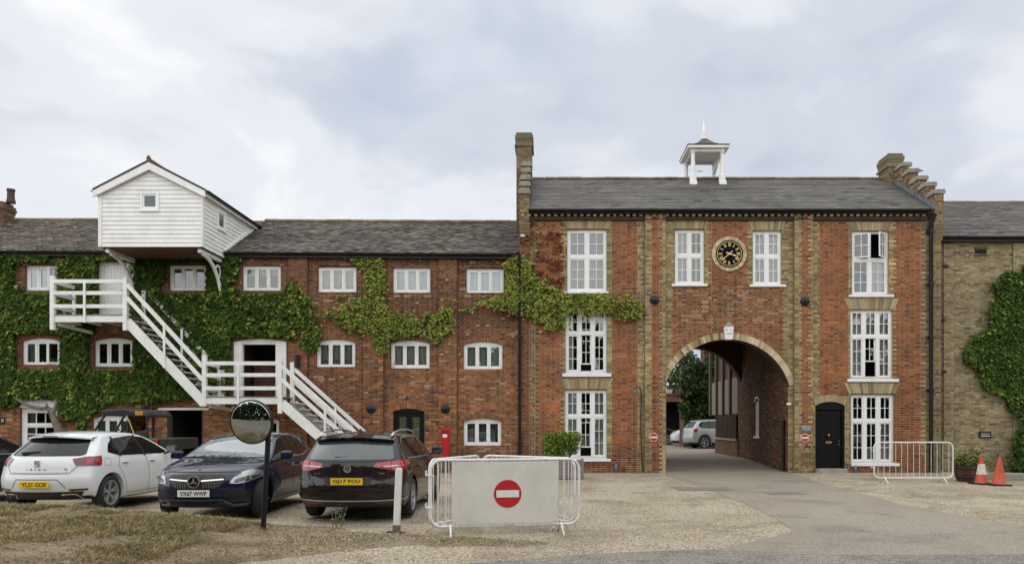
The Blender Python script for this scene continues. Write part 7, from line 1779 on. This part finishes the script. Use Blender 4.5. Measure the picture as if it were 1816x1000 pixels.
# ================================================================ STREET FURNITURE
# round convex mirror
mY = 10.85; t = thing('convex_mirror', 'round convex traffic mirror on a black post in the grass', 'traffic mirror', (X(466, mY), mY, gz_at(X(466, mY), mY)))
top_z = Z(752, mY) - t.location.z
q = MB(); q.tube([(0, 0, -.1), (.10, .0, top_z + .18)], .038, 12); q.build('post', M['black'], t, smooth=True, angle=50)
q = MB(); q.lathe([(.07, 0), (.05, .03), (.04, .05)], 10); q.build('post_foot', M['black'], t)
mr_ = .315; prof = [(r, .042 * (1 - (r / mr_) ** 2)) for r in (0, .04, .08, .12, .16, .2, .24, .27, .295, mr_)]
q = MB(); q.lathe([(r, -h - .02) for r, h in prof], 56, axis='y'); g = q.mesh('mirror_face', material('mirror', (.50, .52, .50), .04, metal=1., var=0), True)
mg = obj('mirror_head', None, t); mg.empty_display_size = .1
cxm = X(451, mY) - t.location.x; mg.location = (cxm, -.10, Z(748, mY) - t.location.z); mg.rotation_euler = (R(4), R(-4), R(-7))
obj('mirror_face', g, mg); q = MB(); q.lathe([(mr_ - .002, -.020), (mr_ + .006, -.024), (mr_ + .010, -.01), (mr_ + .01, .035), (mr_ - .06, .06), (.0, .07)], 56, axis='y', cap=False); q.build('mirror_casing', M['black'], mg, smooth=True, angle=40)
q = MB(); q.bar((0, .05, 0), (.06, .14, 0), .06, .08); q.build('mirror_bracket', M['black'], mg)
# bollard
bx, bY = X(703, 11.1), 11.1; t = thing('bollard', 'slim white wooden post with a green stained foot beside the estate car', 'bollard', (bx, bY, gz_at(bx, bY) - .02)); t.rotation_euler = (0, R(2.2), 0)
q = MB(); q.prism([(-.047, .14), (.047, .14), (.047, .97), (.03, 1.0), (-.03, 1.0), (-.047, .97)], lambda u, v, d: (u, d, v), -.047, .047); q.build('post', M['white'], t, bevel=.012)
q = MB(); q.box(-.05, .05, -.05, .05, 0, .14, (.05, .06, .04)); q.build('stained_foot', M['bark'], t); q = MB(); q.box(-.16, .12, -.12, .12, 0, .03); q.build('base_plate', M['black'], t, bevel=.008)

# crowd barriers
def barrier(label, a, b, zb=.14, h=1.0, group='white crowd control barriers', bars=19, feet=True, zrot=None, lean=0., rr=.15):
    ax, ay = a; bx_, by_ = b; ln = math.hypot(bx_ - ax, by_ - ay); t = thing('crowd_barrier', label, 'barrier', (ax, ay, gnd(ax, ay)), math.atan2(by_ - ay, bx_ - ax), group)
    pts = []
    for cx_, cz_, a0 in ((ln - rr, h - rr + zb, 0), (rr, h - rr + zb, 90), (rr, rr + zb, 180), (ln - rr, rr + zb, 270)):
        for k_ in range(7): aa = R(a0 + 15 * k_); pts.append((cx_ + rr * math.cos(aa), 0, cz_ + rr * math.sin(aa)))
    q = MB(); q.tube(pts, .0195, 10, closed=True); q.build('frame', M['galv'], t, smooth=True)
    s = MB(); s.tube([(0, 0, zb + .0), (0, 0, zb + h)], .0065, 6); me = s.mesh('bar', M['galv'])
    for i in range(bars): o = obj('bar', me, t); o.location = (lerp(rr * .75, ln - rr * .75, i / (bars - 1)), 0, 0); 
    for x_ in (.28, ln - .28):
        q = MB(); q.tube([(x_ + (.0), -.26, 0), (x_, -.02, zb + .02), (x_, .02, zb + .02), (x_, .26, 0)], .016, 8); q.build('foot', M['galv'], t, smooth=True)
    q = MB()
    for zz in (zb + .28, zb + .75): q.tube([(-.02, 0, zz), (-.075, 0, zz), (-.075, 0, zz + .07)], .009, 6); q.box(-.025, .03, -.024, .024, zz - .012, zz + .012)
    q.build('clamp', M['galv'], t); return t, ln
A_ = (X(764, 10.75), 10.75); B_ = (X(1027, 11.15), 11.15)
b1, ln = barrier('front crowd barrier carrying the large no entry board', A_, B_, h=.97)
def bpanel(t, x0, x1, z0, z1, y, m, name='board', ent=True):
    q = MB(); q.box(x0, x1, y - .004, y + .004, z0, z1); p = q.build(name, m, t, bevel=.002)
    return p
x0, x1 = .30, ln - .33; pb = bpanel(b1, x0, x1, .17, 1.085, -.035, M['panel'])
cxp, czp = (x0 + x1) / 2 + .03, .61; r = .205
q = MB(); q.lathe([(0, -.044), (r, -.044), (r, -.039)], 56, (cxp, 0, czp), axis='y'); q.build('no_entry_disc', M['signred'], pb); q = MB(); q.box(cxp - .168, cxp + .168, -.048, -.0435, czp - .052, czp + .052); q.build('no_entry_bar', M['signwhite'], pb)
q = MB()
for xx in np.linspace(x0 + .05, x1 - .05, 4):
    for zz in (.19, 1.065): q.lathe([(0, -.045), (.006, -.044), (.006, -.039)], 8, (xx, 0, zz), axis='y')
q.build('board_fixing', M['lead'], pb)
V_ = (X(851, 12.3), 12.3)
b2, l2 = barrier('left rear crowd barrier angled back behind the no entry board', (A_[0] - .04, A_[1] + .12), V_, h=.97, bars=13)
b3, l3 = barrier('right rear crowd barrier with a grey board behind the no entry board', (V_[0] + .04, V_[1]), (B_[0] - .06, B_[1] + .15), h=.97, bars=18)
p = bpanel(b3, .35, l3 - .30, .17, 1.075, -.035, material('board_back', (.12, .12, .125), .5, var=.1))
b4, l4 = barrier('single crowd barrier standing before the right-hand window and downpipes', (X(1550, 20.4), 20.4), (X(1690, 20.4), 20.4), h=.98, bars=13)

# traffic cones
def cone(px, Y, label, sleeve, lean, rz):
    t = thing('traffic_cone', label, 'traffic cone', (X(px, Y), Y, 0), R(rz)); ORG = material('cone_orange' + str(px), (.50, .075, .035), .55, var=.2, vs=9, dirt=(.3, .12, .08), dscale=14, damt=.5)
    q = MB(); q.prism([(-.25, 0), (.25, 0), (.24, .045), (-.24, .045)], lambda u, v, d: (u, d, v), -.24, .24); q.build('base', M['black'], t, bevel=.012)
    r = lambda z: lerp(.175, .032, (z - .045) / .71); q = MB(); q.lathe([(r(.045) + .01, .045), (r(.06), .06), (r(.3), .3), (r(.52), .52), (r(.755), .755), (r(.755) - .012, .75), (0, .73)], 24); c = q.build('cone_body', ORG, t, smooth=True, angle=40)
    if sleeve: q = MB(); q.lathe([(r(.27) + .002, .27), (r(.55) + .004, .55)], 24); q.build('reflective_sleeve', material('sleeve', (.50, .46, .40), .5, var=.3, vs=16, dirt=(.35, .2, .14), dscale=12, damt=.7), t, smooth=True)
    t.rotation_euler = (R(lean[0]), R(lean[1]), R(rz))
cone(1741, 20.0, 'orange traffic cone with a worn pale sleeve, the left one', True, (0, -1), 12); cone(1771, 19.6, 'plain orange traffic cone standing on the right of the pair', False, (0, 2), -8)

# half barrel planter
t = thing('barrel_planter', 'brown half barrel planter with yellow green shrub beside the cones', 'planter', (X(1717, 20.9), 20.9, 0))
nst = 20
for i in range(nst):
    a0, a1 = 2 * math.pi * (i + .03) / nst, 2 * math.pi * (i + .97) / nst; q = MB(); P = []
    for r, z in ((.28, 0), (.35, .22), (.38, .46), (.35, .46), (.32, .22), (.25, 0)): P.append((r, z))
    v0 = [(r * math.cos(a0), r * math.sin(a0), z) for r, z in P]; v1 = [(r * math.cos(a1), r * math.sin(a1), z) for r, z in P]
    q.idx(v0 + v1, [(k_, (k_ + 1) % 6, 6 + (k_ + 1) % 6, 6 + k_) for k_ in range(6)] + [(5, 4, 3, 2, 1, 0), (6, 7, 8, 9, 10, 11)], jit((.10, .055, .035), .25)); q.build('stave', M['brick'], t)
q = MB()
for r, z in ((.335, .13), (.385, .38)): q.lathe([(r - .004, z - .02), (r + .006, z), (r, z + .02)], 24)
q.build('hoop', M['black'], t)
clump(t, [(0, 0, .62, .40, .36, .20), (-.2, 0, .60, .22, .25, .18), (.22, -.05, .58, .22, .22, .16)], 2600, .075, [(.15, .17, .035), (.20, .20, .045), (.10, .13, .03), (.05, .07, .02)], 'foliage')
# wooden planter with bush
PYY = 21.9; t = thing('planter_bush', 'clipped light green bush in a grey wooden box beside the lower left window', 'shrub', (X(996, PYY), PYY, 0))
q = MB()
for i in range(4):
    q = MB(); q.box(-.62, .62, -.3, -.27, .03 + i * .14, .16 + i * .14); q.box(.59, .62, -.269, .3, .03 + i * .14, .16 + i * .14); q.build('planter_board', M['greywood'], t)
for xx in (-.6, .6): q = MB(); q.box(xx - .04, xx + .04, -.33, -.301, 0, .62); q.build('planter_post', M['greywood'], t)
q = MB(); q.box(-.58, .58, -.26, .3, .45, .5); q.build('soil', M['bark'], t)
for i in range(9): q = MB(); a = random.uniform(-.35, .45); q.tube([(a * .4, 0, .45), (a * .8, random.uniform(-.1, .1), .8), (a * 1.3, random.uniform(-.2, .2), 1.15)], [.02, .014, .008], 5); q.build('branch', M['bark'], t)
BU = [(.17, .25, .035), (.21, .30, .05), (.12, .18, .028), (.07, .11, .02)]
clump(t, [(-.28, 0, 1.02, .36, .3, .34), (.05, 0, 1.08, .36, .3, .30), (.32, 0, 1.06, .32, .28, .32), (-.3, -.05, .80, .28, .25, .22), (.1, 0, .85, .35, .28, .22), (-.42, 0, 1.2, .2, .25, .18), (.4, 0, 1.22, .22, .25, .18), (0, 0, 1.25, .4, .25, .16)], 4800, .06, BU, 'foliage')
# climbing weed by the barrel, stone slabs
q = MB(); q.prism([(-.55, 0), (.55, 0), (.5, .16), (-.5, .16)], lambda u, v, d: (u, d, v), -.2, .2); o = q.build('stone_block', M['stone'], None, bevel=.02); o['label'] = 'long low grey stone block against the foot of the buff wall, the left one'; o['category'] = 'stone block'; o.location = (X(1762, 22.0), 22.0, 0)
q = MB(); q.prism([(-.5, 0), (.5, 0), (.42, .2), (-.45, .2)], lambda u, v, d: (u, d, v), -.22, .22); q.box(-.1, .1, -.08, .08, .195, .215, (.1, .1, .1)); o = q.build('stone_block', M['stone'], None, bevel=.02); o['label'] = 'grey stone block with dark sockets by the ivy shrub, the right one'; o['category'] = 'stone block'; o.location = (X(1790, 21.4), 21.4, 0)
t = thing('weed_clump', 'wispy yellow weeds growing against the buff wall behind the cones', 'weeds', (X(1775, 24.5), 24.5, 0))
clump(t, [(0, 0, .35, .5, .2, .3), (-.9, 0, .5, .35, .15, .4), (.6, 0, .3, .4, .2, .25)], 700, .07, [(.16, .16, .05), (.08, .11, .03), (.05, .08, .02)], 'foliage')
# tall weed beside the estate car
t = thing('weed', 'tall spindly weed growing in the gravel behind the estate car', 'weed', (X(601, 11.5), 11.5, 0))
for i in range(5):
    a = random.uniform(-.12, .12); q = MB(); q.tube([(a * .3, 0, 0), (a, .02, .18), (a * 1.4 + .04, 0, .36)], .004, 4, (.2, .22, .1)); q.build('stem', M['leaf'], t)
clump(t, [(0, 0, .12, .12, .08, .1), (.03, 0, .28, .07, .06, .1)], 6000, .03, [(.16, .19, .09), (.2, .22, .12)], 'foliage')

# post box
pY = MY - .42; t = thing('post_box', 'small red wall post box with a white notice below the right tie plate', 'post box', (X(790, pY), pY, 0))
q = MB(); q.prism([(-.13, .55), (.13, .55), (.13, Z(762, pY)), (.10, Z(759.5, pY)), (-.10, Z(759.5, pY)), (-.13, Z(762, pY))], lambda u, v, d: (u, d, v), -.13, .13); q.build('box', M['red'], t, bevel=.008)
q = MB(); q.box(-.15, .15, -.16, .14, Z(763.5, pY), Z(762.5, pY)); q.build('hood', M['red'], t); q = MB(); q.box(-.10, .10, -.136, -.13, Z(768, pY), Z(766.5, pY)); q.build('letter_slot', M['dark'], t)
q = MB(); q.box(-.07, .07, -.138, -.13, Z(775, pY), Z(769.5, pY)); q.build('notice', M['signwhite'], t); q = MB(); q.box(-.04, .04, .0, .08, 0, .56); q.build('post', M['black'], t)
q = MB(); q.box(-.11, .11, -.137, -.13, Z(800, pY), Z(777, pY)); q.build('door', M['red'], t, bevel=.003); q = MB(); q.lathe([(0, -.15), (.014, -.145), (.014, -.137)], 8, (-.075, 0, Z(784, pY)), axis='y'); q.build('lock', M['brass'], t)
# name board far left, cameras, flood lights, lamp over black door
t = thing('name_board', 'black name board with white lettering at the far left edge', 'sign', (X(0, MY), MY, Z(746, MY))); q = MB(); q.box(-.30, .17, -.02, 0, -.10, .10); q.build('board', M['black'], t); text(t, 'A 79', .2, .11, M['signwhite'], (.04, -.022, 0))
def camera_(px, py, Y, lab): 
    t = thing('security_camera', lab, 'camera', (X(px, Y), Y, Z(py, Y))); q = MB(); q.tube([(0, 0, .02), (0, -.09, .02)], .02, 8); q.build('bracket', M['signwhite'], t); q = MB(); q.tube([(-.05, -.06, 0), (.07, -.12, -.02)], .038, 10); q.build('housing', M['signwhite'], t, smooth=True, angle=50)
camera_(416, 459, MY, 'small white security camera under the eaves right of the hoist cabin'); camera_(1397, 716, GY, 'white security camera on the right-hand jamb of the archway'); camera_(927, 419, GY, 'small white camera on the corner high beside the mill roof end')
q = MB(); q.tube([(0, 0, .05), (0, -.18, .06), (.0, -.2, 0)], .015, 6); q.lathe([(.02, 0), (.06, -.05), (.0, -.02)], 10, (0, -.2, 0)); thing('wall_lamp', 'small black bracket lamp over the arched black double door', 'lamp', (X(723, MY), MY, Z(706, MY)), me=q.mesh('wall_lamp', M['black']))
q = MB(); q.tube([(0, 0, 0), (0, -.1, 0), (0, -.1, .12)], .02, 6); thing('alarm_sounder', 'little white fitting above the open doorway on the lower landing', 'fitting', (X(459, MY), MY, Z(592, MY)), me=q.mesh('fitting', M['signwhite']))
q = MB(); q.box(-.05, .05, -.12, 0, -.3, .1); thing('wall_box', 'narrow black box on the mill wall right of the open doorway', 'box', (X(529, MY - .1), MY - .1, Z(635, MY)), me=q.mesh('wall_box', M['black']))
# gulls on the stepped gable
def gull(px, py, Y, lab, rz):
    t = thing('gull', lab, 'bird', (X(px, Y), Y, Z(py, Y)), R(rz)); q = MB()
    q.tube([(-.20, 0, .12), (-.12, 0, .11), (-.02, 0, .11), (.08, 0, .14), (.14, 0, .19), (.17, 0, .24), (.22, 0, .25), (.25, 0, .245)], [.012, .035, .065, .06, .035, .036, .022, .004], 8, (.62, .62, .60)); q.build('body', M['cloth'], t, smooth=True)
    q = MB()
    for s_ in (-1, 1): q.tube([(-.28, s_ * .03, .12), (-.1, s_ * .055, .14), (.06, s_ * .05, .15)], [.008, .03, .015], 6, (.20, .21, .22))
    q.build('wings', M['cloth'], t, smooth=True); q = MB()
    for s_ in (-.02, .02): q.tube([(.0, s_, 0), (.0, s_, .08)], .006, 4, (.5, .35, .2))
    q.build('legs', M['cloth'], t)
gull(1623, 309.5, 26.45, 'gull standing on the gable steps, facing left of the pair', 180); gull(1604, 308, 27.05, 'gull crouching closest to the right-hand chimney', 150)
